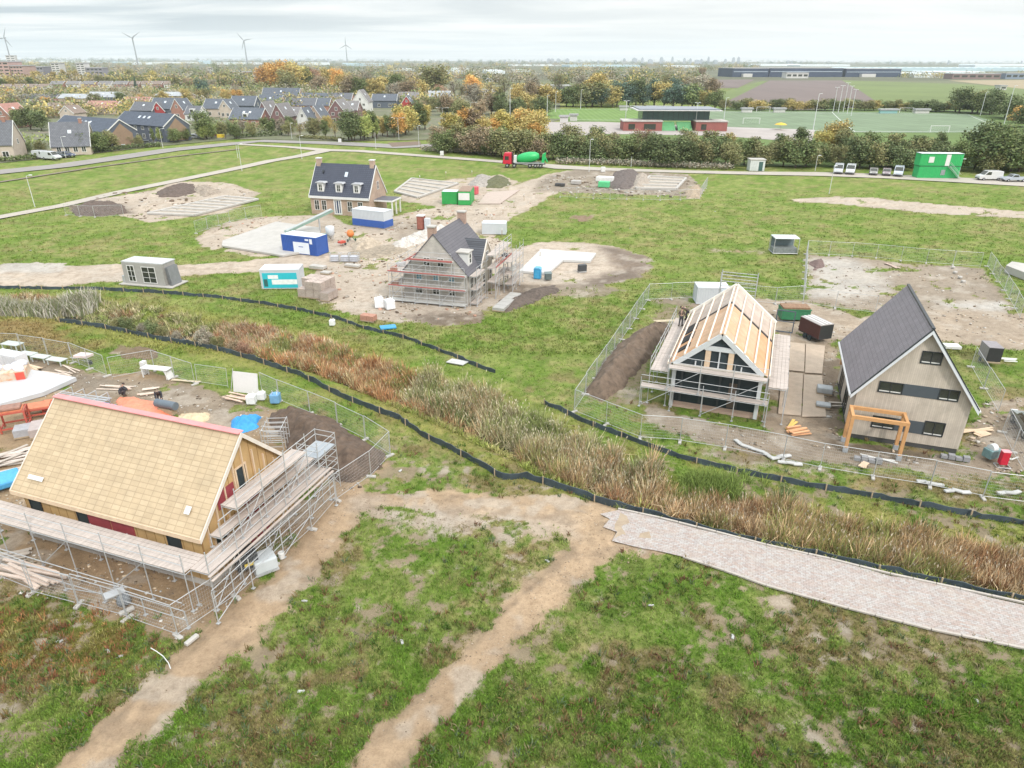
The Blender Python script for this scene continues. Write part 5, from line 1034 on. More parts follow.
heap('soil_heap', [(634,176),(646,174),(652,182),(640,190),(630,188)], 1.0, (.34,.29,.24), 'pale sand heap left of the far foundation grid', seed=17)
heap('soil_heap', [(684,192),(696,184),(704,190),(700,198),(686,198)], .8, (.36,.28,.20), 'tan sand heap right of the far foundation grid', seed=18)
heap('sand_heap', [(350,246),(366,239),(382,243),(376,250),(354,252)], 1.2, (.42,.35,.27), 'pale sand heap beside the orange mixer', 'sand heap', seed=19)
heap('soil_heap', [(120,352),(140,345),(160,349),(156,357),(124,358)], .5, (.16,.115,.07), 'low overgrown soil mound by the ditch on the left', seed=20)
heap('soil_heap', [(500,300),(530,288),(556,284),(560,290),(520,308),(500,312)], .5, (.11,.085,.07), 'spread dark soil below the white polystyrene slab', seed=21)
# foundations
def slab(px, t, mat, name, label, cat='foundation', beams=0, z0=0):
    P = PP(px); o = T(name, label, cat, P[0]); ox, oy = P[0]; L = [(a-ox, b-oy) for a, b in P]
    if not beams: MB().prism(L, z0, t).build('slab', mat, o); return o
    MB().prism([(a_*.995+.03, b_*.995) for a_, b_ in L], -.02, t*.3).build('sand_fill', M('fill_sand', (.42, .37, .31), .95, .2, 1.5, stain=(.30, .26, .21)), o)
    A, B, C, D = L[:4]; lerp = lambda p, q, u: (p[0]+(q[0]-p[0])*u, p[1]+(q[1]-p[1])*u)
    for i in range(beams+1):
        u = i/beams; p, q = lerp(A, B, u), lerp(D, C, u); MB().beam((*p, t/2), (*q, t/2), .55, t).build('beam', mat, o)
    for p, q in ((A, B), (D, C)): MB().beam((*p, t/2+.01), (*q, t/2+.01), .5, t).build('beam', mat, o)
    return o
conc2 = M('pale_concrete', (.43, .41, .38), .85, .14, .8, stain=(.46, .44, .42)); eps = M('white_polystyrene', (.53, .53, .52), .7, .06, 1.2, stain=(.6, .58, .54))
slab([(-60,420),(-20,385),(27,372),(77,381),(44,396),(0,408)][::-1], .35, M('wet_slab', (.50, .51, .53), .6, .08, .9, stain=(.50, .49, .47)), 'concrete_slab', 'pale concrete floor slab left of the sand roofed house')
slab([(541,251),(596,255),(590,263),(563,262),(548,275),(519,273)], .3, eps, 'insulation_slab', 'white polystyrene floor slab beside the scaffolded brick house')
slab([(223,242),(276,223),(320,229),(322,250),(283,257),(222,247)], .25, conc2, 'concrete_slab', 'pale concrete floor slab behind the dark blue container')
slab([(148,214),(225,197),(258,200),(194,216)], .3, conc2, 'foundation_beams', 'far left grid of pale foundation beams', beams=7)
slab([(395,192),(412,179),(458,184),(418,198)], .3, conc2, 'foundation_beams', 'pale foundation beams right of the tan brick house', beams=5)
slab([(636,189),(650,177),(686,179),(676,190)][::1], .4, conc2, 'foundation_beams', 'far pale foundation grid of four bays', beams=1)
m = slab([(641,187),(653,178),(684,180),(675,188)], .38, conc2, 'foundation_beams', 'inner beams of the far foundation grid', beams=1) if False else None
fo_ = [o for o in bpy.data.objects if o.get('label') == 'far pale foundation grid of four bays'][0]; P_ = PP([(636,189),(650,177),(686,179),(676,190)]); A, B, C, D = [(a-P_[0][0], b-P_[0][1]) for a, b in P_]
for i in (1, 2, 3):
    u = i/4; MB().beam((A[0]+(B[0]-A[0])*u, A[1]+(B[1]-A[1])*u, .2), (D[0]+(C[0]-D[0])*u, D[1]+(C[1]-D[1])*u, .2), .5, .38).build('beam', conc2, fo_)
heapc = slab([(1004,272),(1024,280),(1060,284),(1060,276),(1010,268)], .9, conc2, 'concrete_wall', 'low concrete box at the right edge behind the mesh fence', 'wall')
slab([(478,204),(487,193),(520,190),(500,204)], .10, M('pinkish_slab', (.44, .36, .31), .9, .1, 1), 'ground_slab', 'pinkish slab right of the green container')
# containers and cabins
def cabin(px, L, Wd, Hh, rz, body, label, name='site_cabin', cat='site cabin', roofm=None, corr=True, z=0, loc=None):
    """px = front left bottom corner; front along local x"""
    o = T(name, label, cat, loc or G(*px), rz); m = MB().box(.04, .04, .08, L-.04, Wd-.04, Hh-.06)
    if corr:
        n = int(L/.28)
        for i in range(n): x = .15+i*(L-.3)/n; m.box(x, .0, .2, x+.13, .045, Hh-.22).box(x, Wd-.045, .2, x+.13, Wd, Hh-.22)
    m.build('body', body, o); f = MB()
    for x in (0, L-.12):
        for y in (0, Wd-.12): f.box(x, y, 0, x+.12, y+.12, Hh)
    f.box(.12, 0, 0, L-.12, .1, .16).box(.12, 0, Hh-.16, L-.12, .1, Hh).box(.12, Wd-.1, 0, L-.12, Wd, .16).box(.12, Wd-.1, Hh-.16, L-.12, Wd, Hh).box(0, .12, Hh-.16, .1, Wd-.12, Hh).box(L-.1, .12, Hh-.16, L, Wd-.12, Hh).box(0, .12, 0, .1, Wd-.12, .16).box(L-.1, .12, 0, L, Wd-.12, .16)
    f.build('frame', body, o); MB().box(.06, .06, Hh-.06, L-.06, Wd-.06, Hh+.02).build('roof', roofm or M('cabin_roof', (.62, .66, .70), .6, .08, 1, 0), o); return o
blue = M('container_blue', (.035, .10, .36), .5, .12, 1, 0); green = M('container_green', (.03, .33, .08), .5, .12, 1, 0); gwhite = M('cabin_white', (.54, .57, .60), .55, .06, 1, 0)
def front(o, x0, z0, x1, z1, mat, name, d=.03, lab=None):
    p = MB().box(x0, -d, z0, x1, -.005, z1).build(name, mat, o)
    if lab: p['label'] = lab
    return p
def side(o, L, y0, z0, y1, z1, mat, name, d=.03): return MB().box(L+.005, y0, z0, L+d, y1, z1).build(name, mat, o)
ang = lambda a, b: math.atan2(G(*b)[1]-G(*a)[1], G(*b)[0]-G(*a)[0])
lt = M('sign_light', (.70, .74, .80), .5, .05, 2, 0); cyan = M('sign_turquoise', (.03, .46, .55), .5, .06, 2, 0)
o = cabin((283,252), 6.0, 2.6, 2.55, ang((283,252),(316,256)), blue, 'dark blue container with a pale sign panel, beside the road', 'site_container', 'container')
front(o, 2.0, .1, 4.7, 1.7, lt, 'sign_panel'); front(o, 2.9, 1.0, 3.7, 1.15, M('sign_ink', (.25, .3, .5), .6), 'sign_line', .034); front(o, 4.1, 2.0, 4.7, 2.25, lt, 'label_plate'); front(o, 4.85, 1.6, 5.3, 2.3, lt, 'emblem_plate')
o = cabin((353,225), 6.3, 2.5, 2.7, ang((353,225),(387,229)), gwhite, 'cabin white above and blue below, before the tan brick house')
MB().box(-.02, -.04, .05, 6.32, 2.54, 1.15).build('blue_skirt', blue, o)
o = cabin((262,289), 4.6, 2.5, 2.35, R(3), gwhite, 'grey white container with a turquoise picture panel, by the gravel road', 'site_container', 'container')
front(o, .25, .12, 4.3, 1.95, cyan, 'picture_panel'); front(o, 1.3, .55, 4.28, 1.15, M('sign_white', (.75, .78, .78), .5), 'white_band', .036)
front(o, .9, 1.25, 2.1, 1.7, M('sign_white'), 'white_mark', .036); front(o, .35, .3, .8, 1.2, M('sign_dark', (.03, .12, .12), .6), 'picture_figure', .036)
o = cabin((696,304), 3.6, 2.2, 1.95, R(-3), gwhite, 'blue white site cabin behind the rafters of the timber frame house'); front(o, 2.6, .1, 3.4, 2.0, M('door_pale', (.55, .62, .68), .5), 'door')
o = cabin((482,234), 3.8, 2.2, 1.7, R(-4), gwhite, 'white cabin behind the dark ridge of the scaffolded brick house')
go = T('site_offices', 'bright green double stacked site office with white windows and outside stair', 'site office', G(917,178), R(-2)); gb = M('office_green', (.03, .40, .12), .5, .1, 1, 0)
for k, zz in ((0, 0), (1, 2.75)):
    x0 = -.2*k; m = MB().box(x0, 0, zz+.05, x0+9.4+.3*k, 2.6, zz+2.7); [m.box(x0+.2+i*.4, -.05, zz+.25, x0+.4+i*.4, 0, zz+2.5) for i in range(23)]; b_ = m.build('module', gb, go)
    MB().box(x0-.03, -.08, zz+2.62, x0+9.5+.3*k, 2.63, zz+2.74).build('trim', M('dark_green_trim', (.02, .16, .06), .6), b_)
MB().box(-.2, 0, 5.46, 9.5, 2.6, 5.54).build('roof', M('cabin_roof'), go)
for x, z, w_, hh in ((1.7, 3.5, 1.2, 1.3),): front(go, x, z, x+w_, z+hh, whitep, 'window_sheet', .09)
front(go, 5.6, 2.8, 6.6, 5.3, whitep, 'door_panel', .09); front(go, 5.1, .7, 6.1, 1.9, M('grey_pane', (.25, .28, .28), .4), 'window', .09)
st = MB(); [st.box(6.6+.28*i, -1.0, 2.7-.26*i, 6.9+.28*i, -.2, 2.74-.26*i) for i in range(10)]; st.build('stair', steel, go)
m = MB()
for y in (-1.0, -.2): m.tube((6.4, y, 3.7), (9.4, y, 1.0), .03).tube((6.4, y, 2.7), (9.4, y, 0), .04)
m.build('stair_rail', steel, go)
def mast(px, h, label, name='lamp_post', arm=1, rz=0, r=.07, cat='street lamp', arms=None):
    o = T(name, label, cat, G(*px), rz); MB().tube((0, 0, 0), (0, 0, h), r, 8, r*.6).build('pole', M('lamp_grey', (.60, .62, .62), .5, .05, 1, 0), o)
    for a in (arms or [0])[:3]:
        d = (math.cos(a)*arm, math.sin(a)*arm)
        if arm: MB().tube((0, 0, h), (*d, h+.15), r*.5, 6).build('arm', M('lamp_grey'), o); MB().box(d[0]-.3, d[1]-.12, h+.08, d[0]+.3, d[1]+.12, h+.2).build('lamp_head', M('lamp_head', (.75, .77, .78), .4), o)
    return o
o = cabin((442,204), 3.0, 2.4, 2.3, R(-4), green, 'green container pair with a white sheet, on the far plot', 'site_container', 'container')
m = MB().box(3.2, -.6, 0, 5.6, 5.2, 2.45).build('long_container', green, o); MB().box(3.25, -.55, 2.4, 5.55, 5.1, 2.6).build('rust_load', M('rust_load', (.28, .20, .15), .9), m); front(o, 3.3, .9, 5.4, 2.2, whitep, 'white_sheet', .64)
o = T('toilet_cabin', 'red brown portable toilet with white roof near the middle plots', 'portable toilet', G(421.5,229), R(-15)); MB().box(-.55, -.55, 0, .55, .55, 2.1).build('body', M('toilet_brown', (.24, .08, .06), .6), o, bevel=.04); MB().box(-.6, -.6, 2.1, .6, .6, 2.3).build('roof', whitep, o, bevel=.05); MB().box(-.4, -.58, .1, .4, -.55, 1.95).build('door', M('toilet_door', (.3, .11, .08), .6), o); MB().box(.7, -.4, 0, 1.5, .4, 1.8).build('white_tank', gwhite, o)
o = T('toilet_cabin', 'bright blue portable toilet on the polystyrene slab edge', 'portable toilet', G(537.5,278), R(-12)); o.scale = (.8, .8, .62); tb = M('toilet_blue', (.03, .28, .52), .5); MB().box(-.55, -.55, 0, .55, .55, 2.0).build('body', tb, o, bevel=.04); MB().xprism([(-.6, 2.0), (.6, 2.0), (.35, 2.25), (-.35, 2.25)], -.6, .6).build('roof', M('toilet_roof', (.1, .36, .58), .5), o); MB().box(-.38, -.58, .1, .38, -.55, 1.85).build('door', M('toilet_blue_door', (.05, .33, .58), .5), o)
o = T('waste_bin', 'dark grey wheeled bin beside the blue toilet', 'bin', G(548,280), R(10)); o.scale = (.75,)*3; MB().prism([(-.55, -.4), (.55, -.4), (.55, .4), (-.55, .4)], .15, 1.15).build('body', M('bin_grey', (.10, .13, .13), .5), o, bevel=.05); MB().cb((0, .05, 1.22), (1.2, .95, .08), rx=.15).build('lid', M('bin_lid', (.14, .18, .18), .5), o); [MB().lathe([(.1, -.03), (.1, .03)], (x, .3, .1), 10, 'x').build('wheel', blackm, o) for x in (-.45, .45)]
o = T('generator', 'small black generator on skids at the slab corner', 'generator', G(582,272), R(20)); o.scale = (.6, .6, .8); MB().box(-.9, -.5, .2, .9, .5, 1.25).build('body', M('generator_black', (.05, .055, .06), .5), o, bevel=.06); MB().box(-.95, -.45, 0, .95, -.3, .2).box(-.95, .3, 0, .95, .45, .2).build('skids', steel, o); MB().tube((.6, .2, 1.2), (.6, .2, 1.6), .06).build('exhaust', steel, o)
# facade sample box by the gravel road
o = T('facade_sample', 'small facade sample box with two white windows on the gravel road', 'sample wall', G(126,283.5), ang((126,283.5),(171,287))); c = M('facade_grey', (.34, .33, .31), .9, .15, 2); MB().box(0, 0, 0, 5.6, .3, 2.7).build('wall', c, o); MB().box(0, .3, 0, .25, 2.3, 2.6).build('side_wall', c, o); MB().box(5.4, .3, 0, 5.65, 2.3, 2.65).build('side_wall', c, o); MB().box(0, .0, 2.7, 5.7, 2.4, 2.82).build('roof', M('zinc', (.5, .51, .52), .5), o); MB().box(-.6, -.5, -.03, 6.8, 2.6, .08).build('base_slab', conc2, o)
Pq = lambda u, d, z: (u, -d, z)
win(o, Pq, 1.15, .35, 1.0, 2.0, whitep, 1, 2); win(o, Pq, 3.6, .3, 1.9, 2.0, whitep, 1, 2)
m = MB(); [m.cb((5.95+.14*i, 1.1, 1.2), (.06, 1.8, 2.2), ry=-.12) for i in range(3)]; m.build('leaning_panels', M('panel_dark', (.2, .21, .22), .7), o); m = MB(); m.box(-.55, .2, .1, -.1, 1.0, .9); m.build('crate', steel, o)
# bricks, bags, pallets around the middle plots
def stack(px, dims, mat, label, name='brick_stack', cat='stack', rz=SA, wrap=None, group=None, base=.12):
    o = T(name, label, cat, G(*px), rz, group); nx, ny, nz, sx, sy, sz = dims; m = MB()
    for i in range(nx):
        for j in range(ny):
            for k in range(nz if (i+j) % 5 or nz == 1 else nz-1): m.box((i+.02)*sx, (j+.02)*sy, base+k*sz, (i+.97)*sx, (j+.97)*sy, base+(k+.96)*sz)
    m.build('load', mat, o)
    if base: q = MB(); [q.box(0, y, 0, nx*sx, y+.1, base) for y in np.linspace(0, ny*sy-.1, 3)]; q.build('pallet', stakem, o)
    return o
bw = brickmat('stacked_brick', (.44, .35, .30), (.52, .44, .39), (.3, .25, .22), .22, .07, .012, 'wall', .9, .3)
stack((298,297), (3, 3, 2, 1.1, 1.0, .95), bw, 'large stack of wrapped pale bricks right of the turquoise container'); stack((320,301), (1, 2, 1, 1.2, 1.0, .9), bw, 'small brick pallet in front of the large brick stack')
stack((360,321), (2, 1, 1, .8, .9, .55), M('loose_red_brick', (.42, .22, .16), .9, .3, 5), 'low pile of red bricks at the edge of the middle yard')
def bag(px, label, s=1.0, col=(.72, .73, .74), rz=0, group=None):
    o = T('bulk_bag', label, 'bulk bag', G(*px), rz, group); m = MB(); m.cb((0, 0, .48*s), (.92*s, .9*s, .95*s)); m.cb((.05*s, 0, .97*s), (.6*s, .55*s, .12*s), .3, .1); m.build('bag', M('bag_%d' % int(col[2]*100), col, .8, .2, 3, .8), o, bevel=.09*s)
    for a in (.8, 2.4, 3.9, 5.5): MB().tube((.4*s*math.cos(a), .4*s*math.sin(a), .95*s), (.3*s*math.cos(a+.5), .3*s*math.sin(a+.5), 1.25*s), .03*s, 5).build('loop', whitep, o)
    return o
bag((379.5,307), 'left of two white bulk bags before the scaffolded brick house', 1.1, rz=.2); bag((390,308.5), 'right of two white bulk bags before the scaffolded brick house', 1.1, rz=.5)
bag((332.5,325), 'small white bag on the grass near the upper ditch screen', .6); bag((413,244), 'white bag on the rubble strip behind the scaffolded house', .8); bag((404,243), 'white bag on the rubble strip, left of its neighbour', .7)
for i, (px, rz, lb) in enumerate((((330,262), .1, 'left of three grey wire crates beside the road'), ((340,262), 0, 'middle of three grey wire crates beside the road'), ((349,262), -.1, 'right of three grey wire crates beside the road'))):
    o = T('wire_crate', lb, 'crate', G(*px), rz, 'wire crates beside the road'); m = MB()
    for x in (0, 1.2):
        for y in (0, 1.0): m.tube((x, y, 0), (x, y, 1.1), .03)
    for z in (.1, .4, .7, 1.1): m.tube((0, 0, z), (1.2, 0, z), .02).tube((1.2, 0, z), (1.2, 1, z), .02).tube((1.2, 1, z), (0, 1, z), .02).tube((0, 1, z), (0, 0, z), .02)
    m.build('cage', steel, o); MB().box(.08, .08, .1, 1.12, .92, .7).build('load', M('crate_load', (.46, .47, .52), .8, .2, 3), o)
stack((309,269), (2, 1, 1, 1.1, 1.0, .35), conc2, 'low grey slab pallet beside the turquoise container', 'slab_pallet', 'pallet'); stack((320,274), (1, 1, 1, 1.3, .9, .15), conc2, 'single flat concrete tile pallet on the verge', 'slab_pallet', 'pallet'); stack((344,267), (2, 1, 1, 1.1, .8, .25), conc2, 'flat grey pallets in front of the wire crates', 'slab_pallet', 'pallet')
stack((492,311), (1, 5, 1, 1.4, 1.2, .3), M('grey_boards', (.38, .37, .35), .8, .12, 2), 'long stack of grey boards right of the scaffolded brick house', 'board_stack', 'boards')
o = T('blue_tile', 'bright blue sheet lying on the verge by the upper screen', 'sheet', G(388,327.5), .3); MB().box(-.8, -.5, 0, .8, .5, .12).build('sheet', M('blue_sheet', (.05, .30, .55), .5), o)
o = T('white_sheet', 'white sheet lying in the grass beside the end of the upper screen', 'sheet', G(457,362), SA); m = MB(); m.prism([(-.9, -.45), (.8, -.55), (1.0, .35), (-.7, .5)], 0, .06); m.build('sheet', M('crumpled_white', (.46, .46, .45), .8, .25, 3, .6), o)
# tile lift (green grey conveyor) and machines behind the blue container
o = T('conveyor', 'grey green conveyor belt machine propped up by the brick house', 'conveyor', G(306,233), R(20)); o.scale = (1.25, 1.25, 1.05); gg = M('machine_green', (.20, .29, .24), .6, .15, 2)
MB().beam((-2.5, -.6, .5), (3.6, .6, 3.0), 1.0, .25).build('belt_frame', gg, o); MB().beam((-2.4, -.6, .72), (3.5, .6, 3.18), .7, .06).build('belt', M('belt_grey', (.40, .43, .42), .8), o)
for x, y, z in ((-1.2, -.3, .9), (1.8, .3, 2.1)):
    for d in (-.5, .5): MB().tube((x, y+d, 0), (x, y+d, z), .06).build('leg', steel, o)
o = T('silo', 'white mortar silo standing behind the blue container', 'silo', G(331,240), 0); o.scale = (.75, .75, .62); MB().lathe([(.25, .6), (.85, 1.4), (.9, 3.2), (.7, 3.4)], n=16).build('tank', gwhite, o, smooth=True); [MB().tube((.7*math.cos(a), .7*math.sin(a), 0), (.7*math.cos(a), .7*math.sin(a), 1.5), .05).build('leg', steel, o) for a in (.8, 2.4, 3.9, 5.5)]
o = T('site_pump', 'small dark green pump beside the white silo', 'pump', G(322,242), .4); MB().box(-.8, -.4, .3, .8, .4, 1.2).build('housing', M('pump_green', (.03, .14, .09), .5), o, bevel=.06); MB().tube((-.9, 0, .9), (-1.5, .2, .2), .09).build('hose', blackm, o); [MB().lathe([(.28, -.06), (.28, .06)], (x, -.45, .28), 12, 'y').build('wheel', blackm, o) for x in (-.5, .5)]
o = T('cement_mixer', 'small orange cement mixer on the sand beside the pale heap', 'cement mixer', G(351,241), .5); MB().lathe([(.25, -.5), (.55, -.15), (.55, .15), (.35, .55)], (0, 0, 1.1), 14).build('drum', M('mixer_orange', (.65, .20, .05), .5), o, smooth=True); MB().tube((-.6, -.4, 0), (0, 0, 1), .05).tube((.6, -.4, 0), (0, 0, 1), .05).tube((0, .6, 0), (0, 0, 1), .05).build('stand', M('pump_green'), o); [MB().lathe([(.22, -.04), (.22, .04)], (x, -.4, .22), 10, 'x').build('wheel', blackm, o) for x in (-.6, .6)]
o = T('wheelbarrow', 'red wheelbarrow left of the orange cement mixer', 'wheelbarrow', G(342,246), 1.0); MB().prism([(-.5, -.3), (.5, -.35), (.5, .35), (-.5, .3)], .45, .75).build('tray', M('barrow_red', (.5, .08, .05), .5), o); MB().lathe([(.2, -.04), (.2, .04)], (.7, 0, .2), 12, 'y').build('wheel', blackm, o); MB().tube((-1.1, -.3, .6), (.6, -.1, .3), .03).tube((-1.1, .3, .6), (.6, .1, .3), .03).build('handles', steel, o)
heap('soil_heap', [(346,252),(372,246),(400,244),(410,250),(380,258),(350,258)], .35, (.30,.25,.19), 'low spread of rubble between road and mixer', seed=31)
heap('rubble_heap', [(390,244),(420,232),(442,224),(448,230),(420,244),(395,250)], .7, (.50,.46,.42), 'strip of pale rubble behind the scaffolded brick house', 'rubble', seed=32, lumps=1.6)
# small things near the far plots
for px, dim, col, lb in (((474,194), (1.6,1.6,1.5), (.55,.10,.12), 'small red cube box on the pinkish slab'), ((560,186), (2.2,1,.6), (.06,.06,.06), 'black pile of pipes on the far plot'), ((576,184), (2.2,1.5,.8), (.40,.38,.36), 'grey pallet load on the far plot'), ((605,181), (4,2,1.0), (.68,.68,.66), 'white flat load beside the dark far soil heap'), ((604,187), (2.4,1.6,1.2), (.10,.50,.22), 'bright green tarp bundle on the far plot')):
    o = T('site_box' if 'box' in lb else 'load', lb, 'site load', G(*px), SA); m = MB(); m.prism([(-dim[0]/2, -dim[1]/2), (dim[0]/2, -dim[1]/2*.9), (dim[0]/2*.95, dim[1]/2), (-dim[0]/2*.9, dim[1]/2*.9)], 0, dim[2]); m.build('load', M('load_%s' % lb[:9].replace(' ', '_'), col, .7, .2, 2), o, bevel=.12)
# ---------- right plots
o = T('skip', 'green skip with rusty load behind the gate frame', 'skip', G(781,321), R(-4)); o.scale = (.66, .8, .85); MB().yprism([(0, .2), (2.0, .2), (2.0, 1.5), (0, 1.5)], 0, 4.4).build('bin', M('skip_green', (.03, .17, .08), .6, .25, 2), o); MB().box(-.05, -.06, 1.4, 4.5, 2.06, 1.52).build('rim', M('skip_green'), o); MB().box(.1, .1, 1.4, 4.3, 1.9, 1.75).build('load', M('rusty_load', (.26, .16, .10), .95, .4, 3, .8), o)
o = T('gate_frame', 'dark upright metal gate frame beside the plank deck', 'gate', G(783,332), R(-25)); gm = M('gate_dark', (.09, .11, .14), .5); m = MB(); m.box(-.9, -.04, 0, -.8, .04, 2.3).box(.8, -.04, 0, .9, .04, 2.3).box(-.8, -.04, 2.2, .8, .04, 2.3).box(-.8, -.04, 0, .8, .04, .1).box(-.8, -.03, 1.1, .8, .03, 1.17); m.build('frame', gm, o)
o = T('box_trailer', 'open black and burgundy trailer with white striped roof between the two houses', 'trailer', G(804,333), R(-72)); o.scale = (.8, .72, .8); bk_ = M('trailer_black', (.03, .03, .035), .5); bg_ = M('trailer_burgundy', (.08, .028, .026), .6)
MB().box(0, -1.1, .5, 3.6, 1.1, .62).build('floor', bk_, o); MB().box(0, -1.1, .62, 3.6, -1.03, 2.3).build('side_panel', bg_, o); MB().box(0, 1.03, .62, 3.6, 1.1, 2.3).build('side_panel', bk_, o); MB().box(0, -1.1, 2.3, 3.6, 1.1, 2.38).build('roof', M('trailer_roof', (.36, .33, .32), .6), o)
for y in (-.55, .1, .6): MB().box(-.02, y, 2.385, 3.5, y+.18, 2.41).build('roof_stripe', whitep, o)
MB().box(3.53, -1.03, .62, 3.6, 1.03, 2.3).build('end_panel', bk_, o); [MB().lathe([(.32, -.09), (.32, .09)], (x, y, .32), 14, 'y').build('wheel', blackm, o) for x in (1.4, 2.2) for y in (-1.2, 1.2)]; MB().box(.3, -.8, .62, 2.9, .7, 1.5).build('tools', M('tools_mixed', (.30, .26, .24), .8, .6, 5, .8), o); MB().tube((-1.2, 0, .5), (0, 0, .55), .06).build('drawbar', bk_, o)
pm = M('road_plate', (.43, .34, .26), .85, .15, 1.2, stain=(.36, .30, .23))
for i, (q, lb) in enumerate((([(784,342),(805,344),(804,372),(782,370)], 'far left tan road plate between the houses'), ([(806,344),(825,346),(822,374),(805,373)], 'far right tan road plate between the houses'), ([(782,372),(803,374),(801,416),(778,414)], 'near left tan road plate between the houses'), ([(804,375),(822,376),(826,417),(802,417)], 'near right tan road plate between the houses'))):
    P = PP(q); o = T('road_plate', lb, 'road plate', P[0], 0, 'tan road plates between the houses'); MB().prism([(a-P[0][0], b-P[0][1]) for a, b in P], .0, .05).build('plate', pm, o)
for px, d, lb in (((824,393), (1.2,.9,.6), 'grey plastic covered pallet beside the clad house'), ((823,407), (1.1,.7,.35), 'low grey pallet load below its plastic covered neighbour')):
    o = T('pallet_load', lb, 'pallet', G(*px), SA); MB().box(-d[0]/2, -d[1]/2, .12, d[0]/2, d[1]/2, d[2]).build('load', M('grey_plastic', (.38, .40, .41), .6, .2, 2), o, bevel=.08); MB().box(-d[0]/2, -d[1]/2, 0, d[0]/2, d[1]/2, .12).build('pallet', stakem, o)
def planks(px, n, L, label, rz, mat=None, spread=.8, name='plank_pile', w=.2, t=.05):
    o = T(name, label, 'planks', G(*px), rz); 
    m = MB()
    for i in range(n): m.cb((random.uniform(-.2, .2)*L*.3, random.uniform(-spread, spread), .04+i*t*.55), (L*random.uniform(.6, 1), w, t), random.gauss(0, .09 if spread < 1.2 else .35))
    m.build('planks', mat or timber, o); return o
or_ = M('orange_offcut', (.62, .34, .18), .8, .15, 3)
planks((797,432), 9, 1.8, 'orange timber offcuts on the sand before the plank deck', .3, or_, .5, 'offcut_pile'); planks((790,426), 3, 2.0, 'yellow boards leaning over the orange offcuts', .9, M('yellow_board', (.66, .44, .12), .7), .15)
planks((975,431), 3, 3.4, 'pale planks lying right of the grey clad house', .12, spread=.3); planks((984,435), 2, 1.3, 'small square offcuts below the pale planks', .5, spread=.3, w=.6)
planks((838,405), 5, 1.6, 'slatted pallet boards against the left wall of the clad house', .0, M('slat_grey', (.50, .44, .38), .9), .4, w=.12); planks((863,465), 2, .9, 'small pale board lying before the clad gable', .9, spread=.1, w=.4); planks((880,459), 2, 2.6, 'white battens lying at the foot of the clad gable', -.3, whitep, .2, w=.1)
o = T('foil_strip', 'crumpled white plastic strip on the grass before the timber frame house', 'plastic strip', G(735,440), 0); P = PP([(735,440),(741,445),(752,449),(764,453),(772,459)]); m = MB()
for a, b in zip(P[:-1], P[1:]): m.beam((a[0]-P[0][0], a[1]-P[0][1], .05), (b[0]-P[0][0], b[1]-P[0][1], .07), .3, .08)
m.build('foil', M('crumpled_white'), o)
for i, (px, rz, lb) in enumerate((((781,458), .2, 'white sandbag at the fence foot, leftmost of five'), ((790,464), -.2, 'white sandbag at the fence foot, second of five'), ((930,484), -.4, 'white sandbag at the fence foot, third of five'), ((957,492), -.2, 'white sandbag at the fence foot, fourth of five'), ((1010,494), .1, 'white sandbag at the fence foot, rightmost of five'))):
    o = T('sandbag', lb, 'sandbag', G(*px), rz, 'white sandbags along the fence'); k = 1.0; m = MB(); [m.cb((-.5*k+1.0*k*q/(2*int(k)+.01), random.uniform(-.08, .08), .07+.03*(q % 2)), (.62, .3, .14), random.uniform(-.4, .4), random.uniform(-.1, .1)) for q in range(2*int(k)+1)]; m.build('bag', M('crumpled_white'), o, bevel=.05)
o = T('box_trailer', 'black fronted box trailer with grey top right of the clad house', 'trailer', G(984,365), R(-12)); o.scale = (.72, .6, .75); MB().box(0, 0, .5, 1.7, 3.0, 2.3).build('body', M('trailer_grey', (.26, .24, .25), .7), o, bevel=.04); MB().box(.03, -.05, .55, 1.67, 0, 2.25).build('ramp_door', M('trailer_black'), o); MB().box(.1, -.35, .4, 1.6, -.05, .5).build('tail_step', stakem, o); [MB().lathe([(.3, -.09), (.3, .09)], (x, 1.5, .3), 14, 'x').build('wheel', blackm, o) for x in (-.1, 1.8)]
o = T('roof_sheet_pack', 'white sheet lying beyond the clad house roof', 'sheet', G(949,349), R(-8)); o.scale = (.7, .6, .5); MB().box(-.4, 0, 0, 1.6, 1.6, .5).build('panel', whitep, o)
planks((1008,360), 4, 1.6, 'pale pallet boards right of the black box trailer', -.1, whitep, .5, w=.12)
o = T('fire_cabinet', 'red metal cabinet on a frame at the right edge', 'cabinet', G(1001,466), R(-8)); o.scale = (.6,)*3; MB().box(-.35, -.3, .3, .45, .35, 1.9).build('cabinet', M('cabinet_red', (.55, .02, .05), .4), o, bevel=.03); MB().box(-.39, -.34, 1.9, .49, .39, 1.96).build('cap', M('cabinet_pink', (.68, .30, .33), .5), o); m = MB(); m.tube((-.6, -.5, .05), (.8, -.5, .05), .04).tube((-.6, .5, .05), (.8, .5, .05), .04).tube((-.6, -.5, .05), (-.6, .5, .05), .04).tube((.8, -.5, .05), (.8, .5, .05), .04).tube((0, 0, .05), (0, 0, .3), .05); m.build('stand', steel, o)
o = T('water_pump', 'small blue grey pump with hoses left of the red cabinet', 'pump', G(990,459), .3); MB().box(-.5, -.35, .2, .5, .35, .85).build('housing', M('pump_bluegrey', (.16, .26, .27), .5, .3, 3), o, bevel=.05); MB().lathe([(.3, -.2), (.3, .2)], (-.1, 0, .9), 12, 'x').build('drum', M('pump_white', (.6, .62, .62), .5), o); MB().tube((.5, 0, .3), (1.2, -.6, .1), .05).tube((1.2, -.6, .1), (1.9, -.5, .1), .05).build('hose', M('hose_white', (.6, .6, .58), .6), o)
o = T('bike_shelter', 'pale framed open shelter with glassy top on the meadow', 'shelter', G(773,254), R(-3)); m = MB()
